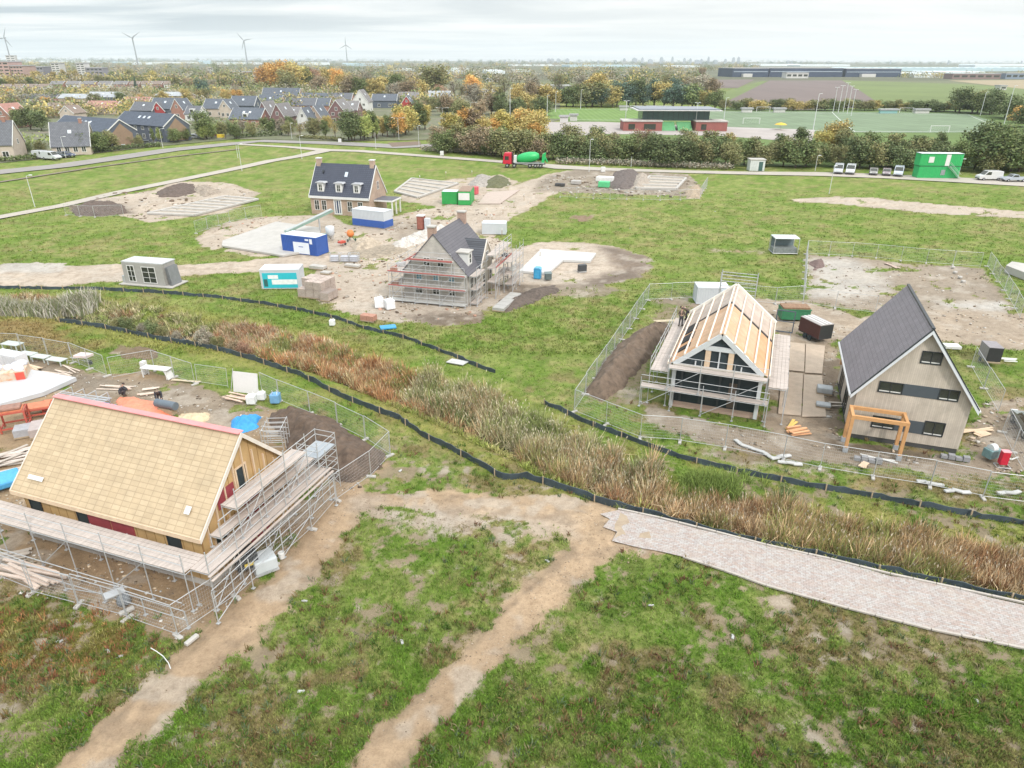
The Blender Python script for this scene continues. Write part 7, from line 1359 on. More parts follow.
# wind turbines
tw_ = M('turbine_white', (.24, .26, .28), .5, .04, .05, 0)
for x, yb, yh, rot, lb in ((12,61.5,38,.42,'leftmost wind turbine, above the pale block'), (138,62,38,1.03,'second wind turbine from the left'), (247.5,64,40.5,-.70,'third wind turbine from the left'), (347.5,63,45,.03,'fourth wind turbine, nearest the orange trees')):
    p = G(x, 65); Hh = hgt(p, yh); o = T('wind_turbine', lb, 'wind turbine', p, math.atan2(-p[0], p[1])*-1*0+math.atan2(p[0], -p[1])*0, 'wind turbines on the horizon'); s = Hh/100
    MB().tube((0, 0, 0), (0, 0, Hh), 3.0*s, 12, 1.6*s).build('tower', tw_, o); MB().box(-2*s, -3*s, Hh-1.6*s, 2*s, 7*s, Hh+2.2*s).build('nacelle', tw_, o, bevel=.4*s); MB().lathe([(.3*s, -6.5*s), (1.7*s, -4.5*s), (1.9*s, -3*s)], (0, 0, Hh), 12, 'y').build('hub', tw_, o)
    for k in range(3):
        a = rot+k*2*PI/3; u = Vector((math.sin(a), 0, math.cos(a))); v = Vector((math.cos(a), 0, -math.sin(a))); c = Vector((0, -4.8*s, Hh)); R_ = 42*s; m = MB(); P = [c+u*1.5*s-v*.9*s, c+u*9*s-v*2.6*s, c+u*R_-v*.2*s, c+u*R_+v*.25*s, c+u*9*s+v*1.6*s, c+u*1.5*s+v*.9*s]
        V = [p_+Vector((0, e, 0)) for e in (-.35*s, .35*s) for p_ in P]; m.add(V, [(0, 1, 2, 3, 4, 5), (11, 10, 9, 8, 7, 6)]+[(i, (i+1) % 6, 6+(i+1) % 6, 6+i) for i in range(6)]); m.build('blade', tw_, o)
# ================================================================== SPORTS GROUND
cb_ = M('club_brick', (.28, .10, .085), .85, .12, .5); A, B = G(623,131), G(724,131.5); cr = math.atan2(B[1]-A[1], B[0]-A[0]); cl = T('club_house', 'sports club house with overhanging flat roof, green stand and red brick wings', 'club house', A, cr)
MB().box(0, 0, 0, 15, 10, 3.4).build('brick_wing', cb_, cl); MB().box(28, 0, 0, 40, 10, 3.4).build('brick_wing', cb_, cl); MB().box(-.3, -.3, 3.4, 15.2, 10.3, 3.8).build('wing_roof', concrete, cl); MB().box(27.8, -.3, 3.4, 40.3, 10.3, 3.8).build('wing_roof', concrete, cl)
for x0, x1 in ((2, 4.5), (8, 12.5), (30, 32)): MB().box(x0, -.1, .6, x1, 0, 2.6).build('window_band', glass, cl)
MB().box(8, 6, 3.4, 34, 18, 7.2).build('upper_floor', M('club_glass', (.09, .14, .14), .2), cl); m = MB(); [m.box(8+i*2, 5.9, 3.8, 8.15+i*2, 6, 7.1) for i in range(14)]; m.build('mullions', M('club_dark', (.06, .07, .07)), cl)
MB().box(5, 1.5, 7.2, 38, 21, 7.5).build('roof', M('club_roof_edge', (.52, .52, .50), .6), cl); MB().box(6, 2.5, 7.5, 37, 20, 7.9).build('solar_panels', M('club_solar', (.20, .22, .26), .4), cl)
for k, (x0, x1) in enumerate(((9, 13), (15.2, 20.5), (21.5, 27))):
    m = MB(); [m.box(x0, 1+.9*i, .5*i, x1, 1.9+.9*i, .5*i+.5) for i in range(6)]; m.build('stand', M('stand_green', (.16, .42, .20), .7), cl)
m = MB(); [m.box(13.1, 1+.9*i, .5*i, 15.1, 1.9+.9*i, .45*i+.3) for i in range(6)]; m.build('steps', concrete, cl)
for px, h, arms, lb in (((625,127),9,[0,PI],'left of the club house'), ((695,130),9,[0,PI],'before the club house stand'), ((495+15,120),12,[0],'at the orange trees by the pitch'), ((547,118),9,[0],'at the left pitch corner'), ((580.5,109),9,[0],'behind the mown pitch'), ((555.5,112),9,[0],'beside the mown pitch, left side'), ((671,108),9,[0],'behind the club roof, left'), ((688,108),9,[0],'behind the club roof, middle'), ((700,108),9,[0],'behind the club roof, right'), ((723.5,122),9,[0],'at the turf pitch corner right of the club'),
                        ((813,130),12,[0],'by the yellow umbrella terrace'), ((833,112),11,[0,PI],'first of the cluster on the turf edge'), ((838,113),12,[0,PI],'second of the cluster on the turf edge'), ((843,112),13,[0,PI],'third of the cluster on the turf edge'), ((847,114),12,[0,PI],'fourth of the cluster on the turf edge'), ((851,116),11,[0,PI],'last of the cluster on the turf edge'), ((1004,124),14,[0],'at the far right pitch corner'), ((980,116),10,[0],'at the back right pitch corner')):
    mast(px, h*1.1, 'tall floodlight mast '+lb, 'floodlight_mast', .9, 0, .16, 'floodlight', arms)
def goal(px, label, s=1, rz=0):
    o = T('football_goal', label, 'goal', G(*px), rz); MB().box(-3.66, -.1, 0, -3.46, .1, 2.5).build('post', whitep, o); MB().box(3.46, -.1, 0, 3.66, .1, 2.5).build('post', whitep, o); MB().box(-3.46, -.1, 2.35, 3.46, .1, 2.5).build('crossbar', whitep, o)
    m = MB(); [m.tube((-3.5+.5*i, 0, 2.4), (-3.5+.5*i, 1.8, .05), .015, 3) for i in range(15)]; m.build('net', whitep, o)
goal((636.5,110.5), 'football goal at the far side of the mown pitch', rz=R(-2)); goal((664,110.5), 'football goal behind the club house roof'); goal((751,124), 'football goal on the turf pitch by the terrace'); goal((763,111.8), 'football goal at the far side of the turf pitch'); goal((939,132.5), 'white football goal before the green site offices'); goal((906,112.8), 'football goal at the far side, right turf pitch')
for x0, x1, y, cl_, lb in ((620,628,110.5,fw,'white dugout behind the mown pitch'), (647,656,110.5,fw,'white and green dugout left of the club roof'), (742,752,112.5,fw,'white dugout with green end at the turf pitch'), (774,785,112.5,fw,'white dugout in the middle of the turf pitch back'), (880,897,113.5,M('dugout_blue', (.25, .45, .45)),'blue green dugout at the back of the right pitch'), (915,929,113.5,fw,'white and green dugout at the back right')):
    block(x0, x1, y, y-3.2, 1.6, cl_, lb, 'dugout', 1, cat='dugout', bands=False)
o = T('umbrella', 'yellow parasol on the club terrace', 'parasol', G(780,130), 0); MB().lathe([(2.4, 2.0), (1.5, 2.5), (.1, 2.8)], n=12).build('canopy', M('parasol_yellow', (.65, .42, .05)), o); MB().tube((0, 0, 0), (0, 0, 2.7), .08).build('pole', steel, o)
for i, (x0, x1, y) in enumerate(((512,522,138), (522,534,136), (560,568,122.5), (570,577,121))): block(x0, x1, y, y-5.5, .4, fw, f'white banner board by the club car park, {ordn(i+1)} from the left', 'banner_board', 1, cat='banner', bands=False)
o = T('ball_fence', 'grey ball catching fence above the autumn grove', 'fence', G(512,138), math.atan2(G(532,129)[1]-G(512,138)[1], G(532,129)[0]-G(512,138)[0])); L = math.dist(G(512,138), G(532,129)); [MB().box(L*i/9-.06, -.06, 0, L*i/9+.06, .06, 4.2).build('post', steel, o) for i in range(10)]; m = MB(); [m.box(0, -.02, .4+.4*i, L, .02, .43+.4*i) for i in range(10)]; m.build('mesh', steel, o)
# ================================================================== VEHICLES
paint = paintmat(); tyre = M('tyre', (.03, .03, .03), .9, .1, 3); rim = M('rim', (.45, .46, .48), .35, .05, 3, 0, metal=.7); lampm = M('headlamp', (.75, .77, .78), .15, .05, 2, 0); tail = M('tail_lamp', (.45, .02, .02), .3, .05, 2, 0)
CARS = {'hatch': (4.2, 1.75, [(-2.1,.35),(-2.12,.75),(-2.0,1.0),(-1.75,1.42),(-1.2,1.5),(.1,1.47),(.85,.98),(1.9,.82),(2.1,.6),(2.1,.35)], [(-1.82,1.02),(-1.62,1.38),(.05,1.40),(.68,1.0)]),
        'van': (5.2, 1.95, [(-2.6,.35),(-2.62,1.0),(-2.55,2.0),(-2.3,2.12),(.9,2.12),(1.7,1.25),(2.5,1.0),(2.62,.7),(2.6,.35)], [(.15,1.25),(.15,1.9),(.85,1.92),(1.45,1.28)]),
        'pickup': (5.3, 1.85, [(-2.65,.45),(-2.65,1.0),(-.7,1.02),(-.45,1.6),(.6,1.62),(1.15,1.08),(2.4,.98),(2.65,.8),(2.65,.45)], [(-.52,1.1),(-.35,1.52),(.55,1.54),(.95,1.1)])}
CARP = {}
def carproto(kind):
    L, W_, prof, gp = CARS[kind]; o = T('car', 'x', 'car', (0, 0, 0)); w2 = W_/2
    b = MB().xprism(prof, -w2, w2).build('body', paint, o, bevel=.05); MB().xprism(gp, -w2-.012, -w2+.03).build('side_window', glass, o); MB().xprism(gp, w2-.03, w2+.012).build('side_window', glass, o)
    # windscreen and rear window
    fx = {'hatch': ((.20, 1.43), (.84, 1.03)), 'van': ((.98, 2.06), (1.66, 1.32)), 'pickup': ((.66, 1.58), (1.12, 1.13))}[kind]; (xa, za), (xb, zb) = fx; m = MB().add([(xa+.03, -w2+.18, za+.02), (xa+.03, w2-.18, za+.02), (xb+.03, w2-.1, zb+.02), (xb+.03, -w2+.1, zb+.02), (xa-.02, -w2+.18, za-.04), (xa-.02, w2-.18, za-.04), (xb-.02, w2-.1, zb-.04), (xb-.02, -w2+.1, zb-.04)], [(0, 1, 2, 3), (7, 6, 5, 4), (0, 4, 5, 1), (1, 5, 6, 2), (2, 6, 7, 3), (3, 7, 4, 0)]); m.build('windscreen', glass, o)
    rx = {'hatch': -2.02, 'van': -2.64, 'pickup': -.72}[kind]; MB().box(rx-.03, -w2+.2, 1.05 if kind != 'van' else 1.3, rx+.16, w2-.2, 1.36 if kind != 'van' else 1.85).build('rear_window', glass, o)
    for x in (L*.31, -L*.31):
        for y in (-w2+.05, w2-.05):
            t = MB().lathe([(.2, -.11), (.33, -.1), (.33, .1), (.2, .11)], (x, y, .33), 16, 'y').build('wheel', tyre, o); s = 1 if y > 0 else -1; MB().lathe([(.2, s*.09), (.12, s*.125)], (x, y, .33), 12, 'y').build('rim', rim, t)
    for y in (-w2+.25, w2-.25): MB().box(L/2-.1, y-.2, .62, L/2+.02, y+.2, .78).build('headlight', lampm, o); MB().box(-L/2-.03, y-.12, .75, -L/2+.06, y+.12, 1.0).build('tail_light', tail, o)
    MB().box(L/2-.02, -w2+.1, .36, L/2+.05, w2-.1, .56).build('bumper', M('bumper_grey', (.10, .10, .11), .6), o)
    return o
def car(px, rz, col, kind, label, cat='car', name='parked_car', group=None):
    if kind not in CARP: CARP[kind] = carproto(kind)
    c = ctree(CARP[kind], G(*px), rz, label, group=group); c.name = name; c['category'] = cat
    for ch in COPIES[c]: ch.color = (*col, 1)
    return c
g1 = 'cars parked beside the green site offices'; FC = lambda x: -PI/2-math.atan((x-512)/700)+random.uniform(-.06, .06)
car((838,173), FC(838), (.55,.58,.62), 'van', 'white van facing the meadow, leftmost beside the service road', 'van', 'parked_van', g1); car((850,173.5), FC(850), (.60,.62,.64), 'van', 'white van parked beside the leftmost van', 'van', 'parked_van', g1); car((873,174.5), FC(873), (.28,.27,.26), 'hatch', 'grey brown hatchback parked beside the service road', 'car', 'parked_car', g1)
car((886,175), FC(886), (.25,.20,.22), 'hatch', 'dark mauve hatchback between the grey car and the silver van', 'car', 'parked_car', g1); car((898,175.5), FC(898), (.50,.55,.62), 'van', 'silver blue van parked left of the green site offices', 'van', 'parked_van', g1); car((988,180), R(178), (.62,.62,.62), 'van', 'white panel van parked right of the green site offices', 'van', 'parked_van', g1); car((1013,181.5), R(178), (.42,.46,.52), 'pickup', 'silver blue pickup parked at the right edge of the service road', 'pickup', 'parked_pickup', g1)
car((1030,432), R(72), (.20,.22,.21), 'hatch', 'dark grey car parked at the right edge near the red cabinet')
gv = 'cars parked along the village street'
for px, rz, col, k, lb in (((43,158.5), -.3, (.6,.62,.64), 'van', 'first white van beside the broad cream house'), ((52,159.5), -.3, (.58,.6,.63), 'van', 'second white van beside the broad cream house'), ((61,157.5), -.2, (.10,.12,.14), 'hatch', 'dark car right of the white vans'), ((68,157), -.2, (.08,.10,.17), 'hatch', 'navy car right of the dark car'), ((98,151), .2, (.10,.15,.13), 'hatch', 'dark green car under the round trees'), ((119,147), .2, (.5,.56,.58), 'hatch', 'pale car beside the long terrace'), ((149,145), .25, (.10,.11,.13), 'hatch', 'dark car before the left barn shaped gable'), ((195,138.5), .2, (.45,.48,.5), 'hatch', 'silver car right of the second barn gable'), ((201,137.5), .2, (.20,.10,.11), 'hatch', 'maroon car beside the silver car'), ((216,137), .2, (.22,.12,.13), 'hatch', 'red brown car below the lime trees')):
    car(px, rz, col, k, lb, 'van' if k == 'van' else 'car', 'parked_van' if k == 'van' else 'parked_car', gv)
o = T('road_works_box', 'small yellow container by the village street', 'container', G(221,138), .2); MB().box(-1.2, -.6, .15, 1.2, .6, 1.2).build('body', M('works_yellow', (.7, .52, .05), .6), o, bevel=.05); MB().box(-1.2, -.6, 0, 1.2, .6, .15).build('base', concrete, o)
def kill(o):
    for c in kids(o): kill(c)
    KIDS.pop(o.name, None); bpy.data.objects.remove(o)
for p in list(CARP.values()): kill(p)
# concrete mixer truck, nose to the left
p = G(525,167.3); o = T('mixer_truck', 'red concrete mixer truck with a bright green drum on the service road', 'mixer truck', p, R(176)); rd = M('truck_red', (.55, .02, .05), .35, .06, 1, 0); gd = M('drum_green', (.02, .42, .12), .4, .06, .6, 0)
cbn = MB().xprism([(3.4,.9),(5.5,.9),(5.6,1.5),(5.45,2.9),(5.2,3.55),(3.6,3.6),(3.4,3.3)], -1.25, 1.25).build('cab', rd, o, bevel=.06); MB().add([(5.62,-1.1,1.75),(5.62,1.1,1.75),(5.48,1.1,2.9),(5.48,-1.1,2.9),(5.5,-1.1,1.7),(5.5,1.1,1.7),(5.36,1.1,2.9),(5.36,-1.1,2.9)], [(0,1,2,3),(7,6,5,4),(0,4,5,1),(1,5,6,2),(2,6,7,3),(3,7,4,0)]).build('windscreen', glass, cbn)
for y in (-1.27, 1.24): MB().box(4.1, y, 1.9, 5.1, y+.03, 2.8).build('side_window', glass, cbn)
MB().box(5.5, -1.1, .95, 5.72, 1.1, 1.45).build('bumper', M('truck_dark', (.08, .03, .04), .6), cbn); MB().box(3.1, -.9, .9, 3.35, .9, 3.6).build('exhaust_stack', M('truck_dark'), o); MB().box(-5.2, -.55, .75, 3.4, .55, 1.15).build('chassis', M('chassis_grey', (.12, .12, .13), .7), o)
d_ = MB(); d_.lathe([(.5, -3.7), (1.0, -3.2), (1.3, -1.8), (1.35, -.4), (1.1, 1.2), (.55, 2.0)], n=24); q = d_.build('drum', gd, o, smooth=True); q.rotation_euler = (0, R(-90+9), 0); q.location = (-1.6, 0, 2.55)
q = d_ = MB(); [d_.box(-1.2+.0, -1.36, 3.0, .6, -1.2, 3.0)] if False else None
MB().box(2.1, -.9, 1.15, 2.9, .9, 2.9).build('water_tank', M('tank_white', (.6, .62, .62), .4), o, bevel=.1); MB().xprism([(-4.9,1.2),(-4.2,1.2),(-4.4,3.2),(-5.2,3.7),(-5.3,3.4)], -.7, .7).build('hopper', gd, o); MB().tube((-5.0, 0, 2.6), (-5.7, 0, 1.3), .25, 10, .18).build('chute', gd, o)
for y in (-1.15, 1.0): MB().box(-4.9, y, 1.1, 2.6, y+.15, 1.3).build('fender', M('fender_grey', (.4, .42, .43), .6), o)
for x in (4.5, 2.7, -1.3, -2.7, -4.0):
    for y in (-1.1, 1.1): t = MB().lathe([(.3, -.16), (.52, -.15), (.52, .15), (.3, .16)], (x, y, .52), 18, 'y').build('wheel', tyre, o); s = 1 if y > 0 else -1; MB().lathe([(.28, s*.15), (.15, s*.19)], (x, y, .52), 12, 'y').build('rim', rim, t)
MB().box(-1.6, -1.42, 2.7, .2, -1.38, 2.95).build('lettering_band', M('tank_white'), o) if False else None
# ================================================================== LAMPS, SIGNS, POSTS
mast((35,207), 5.6, 'thin lamp post beside the gravel path at the left', arm=.8); mast((242,171), 6.2, 'lamp post standing right of the path fork', arm=.8); mast((302,159), 6, 'lamp post at the road junction', arm=.8); mast((589,172), 7.5, 'tall lamp post beside the far building plots', arm=.4); mast((829,194), 5.5, 'thin post at the start of the sandy lane', arm=.3); mast((815,171), 3.6, 'short lamp post right of the white hut', arm=.5); mast((631,167), 2.6, 'short white post in the far verge', 'marker_post', 0, cat='post')
mast((399,140), 7, 'street lamp with two arms left of the traffic island', arm=2.0, arms=[0, PI]); mast((471,126), 9, 'white street lamp above the autumn grove', arm=2.4, arms=[0]); mast((443,130), 8, 'street lamp with two arms right of the orange tree', arm=2.2, arms=[0, PI]); mast((376,149), 3.5, 'short lamp post beside the service road', arm=0); mast((419,146), 6, 'lamp post on the traffic island', arm=.5); mast((66,158), 5.5, 'lamp post before the broad cream house', arm=1.0); mast((163,148), 5.5, 'curved lamp post before the right barn gable', arm=1.2); mast((292,139), 5, 'lamp post at the village bend', arm=.6); mast((956+2,177), 4, 'lamp post right of the green site offices', arm=.4) ; mast((238,158), 3.6, 'thin white pole on the meadow beside the path', arm=0, name='marker_pole', cat='post')
for i, (px, lb) in enumerate((((442,155.5), 'white box sign in the verge left of the grove'), ((603,172), 'pale box sign by the far plots'), ((340,142.5), 'white transformer box by the village bend'))):
    o = T('utility_box', lb, 'utility box', G(*px), 0); MB().box(-.5, -.35, .1, .5, .35, 1.2).build('body', whitep, o, bevel=.04); MB().box(-.55, -.4, 0, .55, .4, .1).build('plinth', concrete, o)
for i in range(16):
    x = 478+i*18 if i < 8 else 430+(i-8)*9; y = 231-i*1.2 if i < 3 else 200-(i % 8)*2.5
    px = [(470,238),(482,229),(492,222),(503,214),(514,207),(524,200),(553,198),(540,258),(578,197),(594,199),(420,181),(446,177),(472,176),(508,190),(487,215),(502,236)][i]
    o = T('marker_stake', f'white topped wooden stake near the middle plots, {ordn(i+1)} of sixteen', 'stake', G(*px), 0, 'marker stakes around the middle plots'); MB().box(-.05, -.05, -.1, .05, .05, 1.2).build('stick', stakem, o); MB().box(-.06, -.06, .9, .06, .06, 1.25).build('painted_top', whitep, o)
# white pinnacles of litter
for i, px in enumerate(((402,641),(305,600),(733,636),(108,650),(120,655),(652,604),(548,560),(300,690),(650,492),(978,700),(30,250),(237,241),(630,228),(715,211),(400,470),(58,640))):
    o = T('litter', f'small pale piece of litter lying in the grass, {ordn(i+1)} of sixteen', 'litter', (*G(*px), gz(*G(*px))), random.random()*6, 'pieces of litter in the grass'); MB().cb((0, 0, .05), (.22, .12, .05), .3, .2).build('scrap', M('crumpled_white'), o); MB().cb((.12, .06, .06), (.1, .1, .04), 1, .4).build('flap', M('crumpled_white'), o)
# ================================================================== PEOPLE
skin_ = M('skin', (.45, .28, .21), .6, .05, 3, 0); hairm = M('hair', (.05, .035, .03), .9, .2, 20, .4)
def skinned(name, J, E_, mat, parent, sub=1):
    """J list of (x,y,z,r)"""
    me = bpy.data.meshes.new(name); me.from_pydata([j[:3] for j in J], E_, []); me.materials.append(mat); o = bpy.data.objects.new(name, me); COL.objects.link(o); o.parent = parent
    o.modifiers.new('skin', 'SKIN'); 
    if not me.skin_vertices: me.attributes
    for i, j in enumerate(J): v = me.skin_vertices[0].data[i]; r = j[3]; v.radius = (r, r) if not hasattr(r, '__len__') else r; v.use_root = (i == 0)
    s = o.modifiers.new('sub', 'SUBSURF'); s.levels = sub; s.render_levels = sub; [setattr(p, 'use_smooth', True) for p in me.polygons]; return o
def person(loc, rz, label, pose, jacket, trousers, cap=None):
    o = T('person', label, 'person', loc, rz); P = pose; A = lambda k, r: (*P[k], r)
    J = [A('pel', .13), A('che', .15), A('nec', .055), A('hed', .085), A('top', .07)]; E_ = [(0, 1), (1, 2), (2, 3), (3, 4)]
    for s in ('l', 'r'):
        n = len(J); J += [A('sh'+s, .06), A('el'+s, .045), A('wr'+s, .03), A('ha'+s, .038)]; E_ += [(1, n), (n, n+1), (n+1, n+2), (n+2, n+3)]
        w = Vector(P['ha'+s]); d = (w-Vector(P['wr'+s])).normalized(); sd = d.cross(Vector((0, 0, 1))).normalized() if abs(d.z) < .95 else Vector((1, 0, 0))
        for f in range(5):
            e = w+sd*(-.03+.017*f)+d*(.075 if f in (1, 2) else .06) if f < 4 else w+sd*.055+d*.03; k = len(J); J.append((*(w+(e-w)*.55), .010)); J.append((*e, .008)); E_ += [(n+3, k), (k, k+1)]
        n = len(J); J += [A('hi'+s, .09), A('kn'+s, .06), A('an'+s, .045), A('to'+s, .04)]; E_ += [(0, n), (n, n+1), (n+1, n+2), (n+2, n+3)]
    skinned('body', J, E_, skin_, o)
    J = [A('pel', .15), A('che', .185), (*[P['che'][i]*.35+P['nec'][i]*.65 for i in range(3)], .09)]; E_ = [(0, 1), (1, 2)]
    for s in ('l', 'r'): n = len(J); J += [A('sh'+s, .085), A('el'+s, .065), A('wr'+s, .052)]; E_ += [(1, n), (n, n+1), (n+1, n+2)]
    skinned('jacket', J, E_, jacket, o)
    J = [A('pel', .155)]; E_ = []
    for s in ('l', 'r'): n = len(J); J += [A('hi'+s, .115), A('kn'+s, .082), A('an'+s, .066)]; E_ += [(0, n), (n, n+1), (n+1, n+2)]
    skinned('trousers', J, E_, trousers, o)
    for s in ('l', 'r'):
        a, t = Vector(P['an'+s]), Vector(P['to'+s]); d = (t-a); d.z = 0; d.normalize(); m = MB(); m.beam((a.x-d.x*.07, a.y-d.y*.07, t.z+.03), (t.x+d.x*.06, t.y+d.y*.06, t.z+.02), .11, .12); m.build('shoe', M('work_shoe', (.06, .045, .03), .8), o, bevel=.025)
    h = Vector(P['hed']); up = (Vector(P['top'])-h).normalized(); m = bmesh.new(); bmesh.ops.create_icosphere(m, subdivisions=2, radius=.118); me = bpy.data.meshes.new('hair')
    for v in list(m.verts):
        if v.co.z < -.02: m.verts.remove(v)
    m.to_mesh(me); m.free(); me.materials.append(cap or hairm); q = bpy.data.objects.new('hair' if not cap else 'cap', me); COL.objects.link(q); q.parent = o; q.location = h+up*.035; q.rotation_euler = up.to_track_quat('Z', 'Y').to_euler()
    fw_ = Vector((0, -1, 0)); f = (fw_-up*fw_.dot(up)).normalized(); sd = up.cross(f); m = MB(); m.cb(tuple(h+f*.105), (.025, .035, .04)); m.build('nose', skin_, o)
    for s in (-1, 1): MB().cb(tuple(h+f*.093+sd*.035*s+up*.02), (.02, .012, .012)).build('eye', hairm, o); MB().cb(tuple(h+sd*.098*s), (.02, .04, .055)).build('ear', skin_, o)
    MB().cb(tuple(h+f*.095-up*.045), (.045, .012, .01)).build('mouth', M('lips', (.35, .15, .13), .6), o)
    return o
stand = dict(pel=(0, 0, .95), che=(0, -.02, 1.28), nec=(0, -.02, 1.48), hed=(0, -.05, 1.62), top=(0, -.05, 1.73), shl=(-.19, 0, 1.40), ell=(-.27, -.05, 1.14), wrl=(-.26, -.22, .98), hal=(-.25, -.28, .95), shr=(.19, 0, 1.40), elr=(.29, -.02, 1.13), wrr=(.27, -.2, 1.0), har=(.26, -.27, .99), hil=(-.09, 0, .9), knl=(-.11, -.06, .5), anl=(-.12, 0, .1), tol=(-.14, -.15, .04), hir=(.09, 0, .9), knr=(.11, .02, .5), anr=(.13, .08, .1), tor=(.15, -.07, .04))
bend = dict(pel=(0, .15, .88), che=(0, -.17, 1.10), nec=(0, -.36, 1.18), hed=(0, -.49, 1.19), top=(0, -.58, 1.22), shl=(-.19, -.27, 1.15), ell=(-.24, -.36, .90), wrl=(-.2, -.45, .68), hal=(-.18, -.49, .62), shr=(.19, -.27, 1.15), elr=(.24, -.38, .90), wrr=(.2, -.5, .70), har=(.17, -.55, .65), hil=(-.1, .12, .84), knl=(-.13, -.02, .48), anl=(-.14, .12, .1), tol=(-.15, -.03, .04), hir=(.1, .12, .84), knr=(.13, -.04, .48), anr=(.15, .08, .1), tor=(.16, -.07, .04))
crouch = dict(pel=(0, .12, .42), che=(0, -.08, .70), nec=(0, -.17, .86), hed=(0, -.25, .97), top=(0, -.29, 1.07), shl=(-.19, -.13, .80), ell=(-.26, -.3, .60), wrl=(-.17, -.48, .48), hal=(-.14, -.54, .45), shr=(.19, -.13, .80), elr=(.26, -.3, .60), wrr=(.17, -.48, .46), har=(.14, -.54, .42), hil=(-.1, .08, .38), knl=(-.17, -.3, .48), anl=(-.16, -.08, .1), tol=(-.18, -.24, .04), hir=(.1, .08, .38), knr=(.17, -.26, .47), anr=(.17, -.04, .1), tor=(.19, -.2, .04))
jd = M('jacket_dark', (.035, .04, .05), .85, .2, 8, .4); tb_ = M('trousers_dark', (.05, .05, .055), .85, .2, 8, .4); jb = M('jacket_brown', (.12, .09, .07), .85, .2, 8, .4)
person((*G(122.5,396), .02), 2.2, 'person crouching in dark clothes at the orange net tarp', crouch, jd, tb_)
person((*G(161,404), .02), .4, 'person bending in dark clothes beside the grey roofing roll', bend, jd, tb_)
ex = lambda lx, ly, z: (Mc[0]+lx*math.cos(Mrz)-ly*math.sin(Mrz), Mc[1]+lx*math.sin(Mrz)+ly*math.cos(Mrz), z)
person(ex(-hw-.95, hl-2.1, 2.94), 2.6, 'person standing in dark clothes on the left scaffold deck of the rafter house', stand, jb, tb_)
person(ex(-hw-.75, hl-.2, 2.94), -1.8, 'person leaning over the eave of the rafter house, brown jacket', bend, jb, tb_)
# ================================================================== SKY, LIGHT, AIR, CAMERA
w = bpy.data.worlds.new('World'); S.world = w; w.use_nodes = True; nt = w.node_tree; bg = nt.nodes['Background']
sky = N(nt, 'ShaderNodeTexSky', sky_type='NISHITA'); sky.sun_disc = False; sky.sun_elevation = R(42); sky.sun_rotation = R(150)
g = N(nt, 'ShaderNodeTexCoord').outputs['Generated']; sx = N(nt, 'ShaderNodeSeparateXYZ'); nt.links.new(g, sx.inputs[0])
zc = mathn(nt, 'MAXIMUM', sx.outputs[2], 0.0); zz = mathn(nt, 'ADD', zc, .045)
cb = N(nt, 'ShaderNodeCombineXYZ'); nt.links.new(mathn(nt, 'DIVIDE', sx.outputs[0], zz), cb.inputs[0]); nt.links.new(mathn(nt, 'DIVIDE', sx.outputs[1], zz), cb.inputs[1])
mp = N(nt, 'ShaderNodeMapping'); mp.inputs['Scale'].default_value = (.20, .42, 1); mp.inputs['Rotation'].default_value[2] = R(-8); nt.links.new(cb.outputs[0], mp.inputs[0])
n = noise(nt, 1.15, 6, mp.outputs[0], .55, .5)
cc = ramp(nt, n, [(.38, (.42, .50, .56)), (.47, (.60, .67, .71)), (.55, (.80, .84, .855)), (.62, (1.0, 1.0, .985))])
# thin cloud to the right, greyer to the left
side = ramp(nt, mathn(nt, 'ADD', mathn(nt, 'MULTIPLY', sx.outputs[0], .8), .5), [(.1, (0, 0, 0)), (.75, (1, 1, 1))])
cc = mixc(nt, mathn(nt, 'MULTIPLY', side, .72), cc, (1.0, .985, .96))
hz = ramp(nt, zc, [(0, (1, 1, 1)), (.05, (0, 0, 0))]); cc = mixc(nt, mathn(nt, 'MULTIPLY', hz, .35), cc, mixc(nt, side, (.76, .84, .87), (.98, .98, .97)))
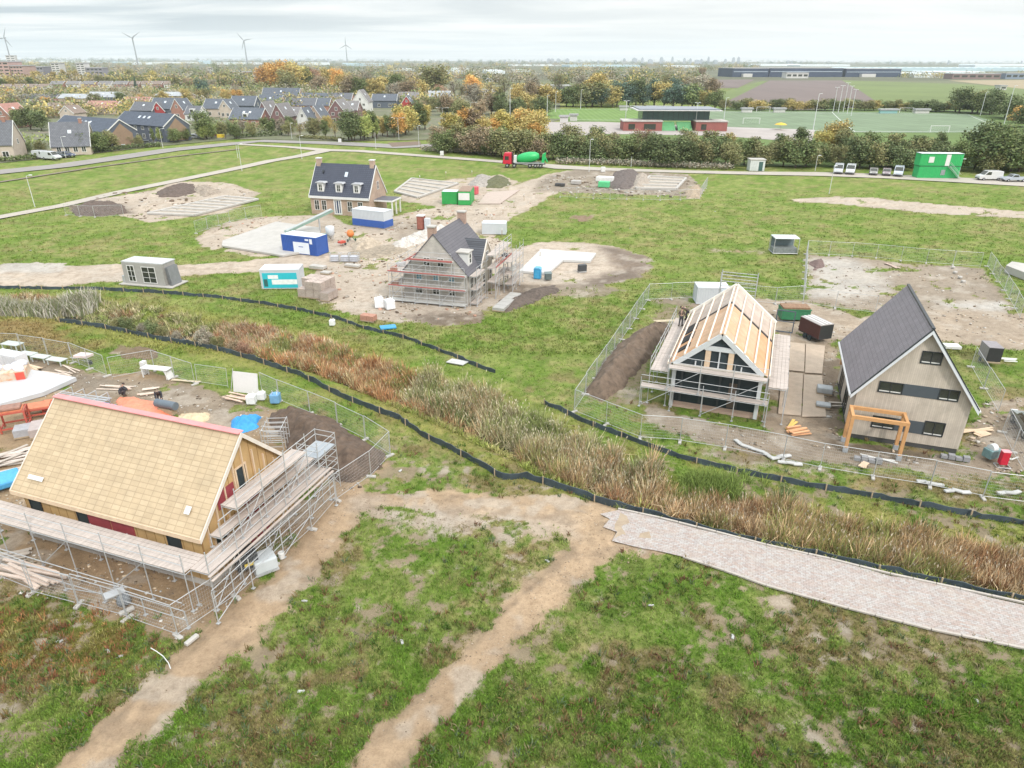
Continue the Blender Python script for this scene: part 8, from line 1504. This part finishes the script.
# overcast sky: the zenith about three times as bright as the horizon
el = mathn(nt, 'ADD', mathn(nt, 'MULTIPLY', mathn(nt, 'MAXIMUM', mathn(nt, 'SUBTRACT', zc, .12), 0), 1.9), .92)
clouds = N(nt, 'ShaderNodeVectorMath', operation='SCALE'); nt.links.new(cc, clouds.inputs[0]); nt.links.new(el, clouds.inputs[3])
skys = N(nt, 'ShaderNodeVectorMath', operation='SCALE'); nt.links.new(sky.outputs[0], skys.inputs[0]); skys.inputs[3].default_value = 1.0
bg2 = N(nt, 'ShaderNodeBackground'); nt.links.new(clouds.outputs[0], bg2.inputs[0]); bg2.inputs[1].default_value = .78
nt.links.new(skys.outputs[0], bg.inputs[0]); bg.inputs[1].default_value = .08
mx = N(nt, 'ShaderNodeMixShader'); mx.inputs[0].default_value = .92; nt.links.new(bg.outputs[0], mx.inputs[1]); nt.links.new(bg2.outputs[0], mx.inputs[2]); nt.links.new(mx.outputs[0], nt.nodes['World Output'].inputs[0])
sl = bpy.data.lights.new('sun', 'SUN'); sl.energy = 1.5; sl.angle = R(7); sl.color = (1, .955, .89); so = bpy.data.objects.new('sun', sl); COL.objects.link(so)
az, elv = R(150), R(42); d = Vector((math.sin(az)*math.cos(elv), math.cos(az)*math.cos(elv), math.sin(elv))); so.rotation_euler = d.to_track_quat('Z', 'Y').to_euler()
so.location = (0, 0, 300)
hb = MB().box(-9000, -200, -3, 9000, 13500, 260).build('haze', None); hb['kind'] = 'stuff'
hm = bpy.data.materials.new('haze_air'); hm.use_nodes = True; t = hm.node_tree; t.nodes.remove(t.nodes['Principled BSDF'])
pv = t.nodes.new('ShaderNodeVolumePrincipled'); pv.inputs['Color'].default_value = (.87, .94, 1, 1); pv.inputs['Density'].default_value = HAZE; pv.inputs['Anisotropy'].default_value = 0
t.links.new(pv.outputs[0], t.nodes['Material Output'].inputs['Volume']); hb.data.materials.clear(); hb.data.materials.append(hm)
cam = bpy.data.cameras.new('camera'); co = bpy.data.objects.new('camera', cam); COL.objects.link(co); S.camera = co
cam.sensor_width = 36; cam.lens = CF/1024*36; cam.clip_start = .1; cam.clip_end = 40000
Fv = Vector((0, math.cos(CP), -math.sin(CP))); Rt = Vector((1, 0, 0)); Up = Vector((0, math.sin(CP), math.cos(CP)))
X = (Rt+CR*Up).normalized(); Yv = (Up-CR*Rt).normalized(); m = Matrix((X, Yv, -Fv)).transposed().to_4x4(); m.translation = (0, 0, CH); co.matrix_world = m
S.view_settings.view_transform = 'Standard'; S.view_settings.look = 'None'; S.view_settings.exposure = EXPO; S.view_settings.gamma = 1
S.render.engine = 'CYCLES'; S.cycles.volume_bounces = 1; S.cycles.max_bounces = 5; S.cycles.transparent_max_bounces = 8
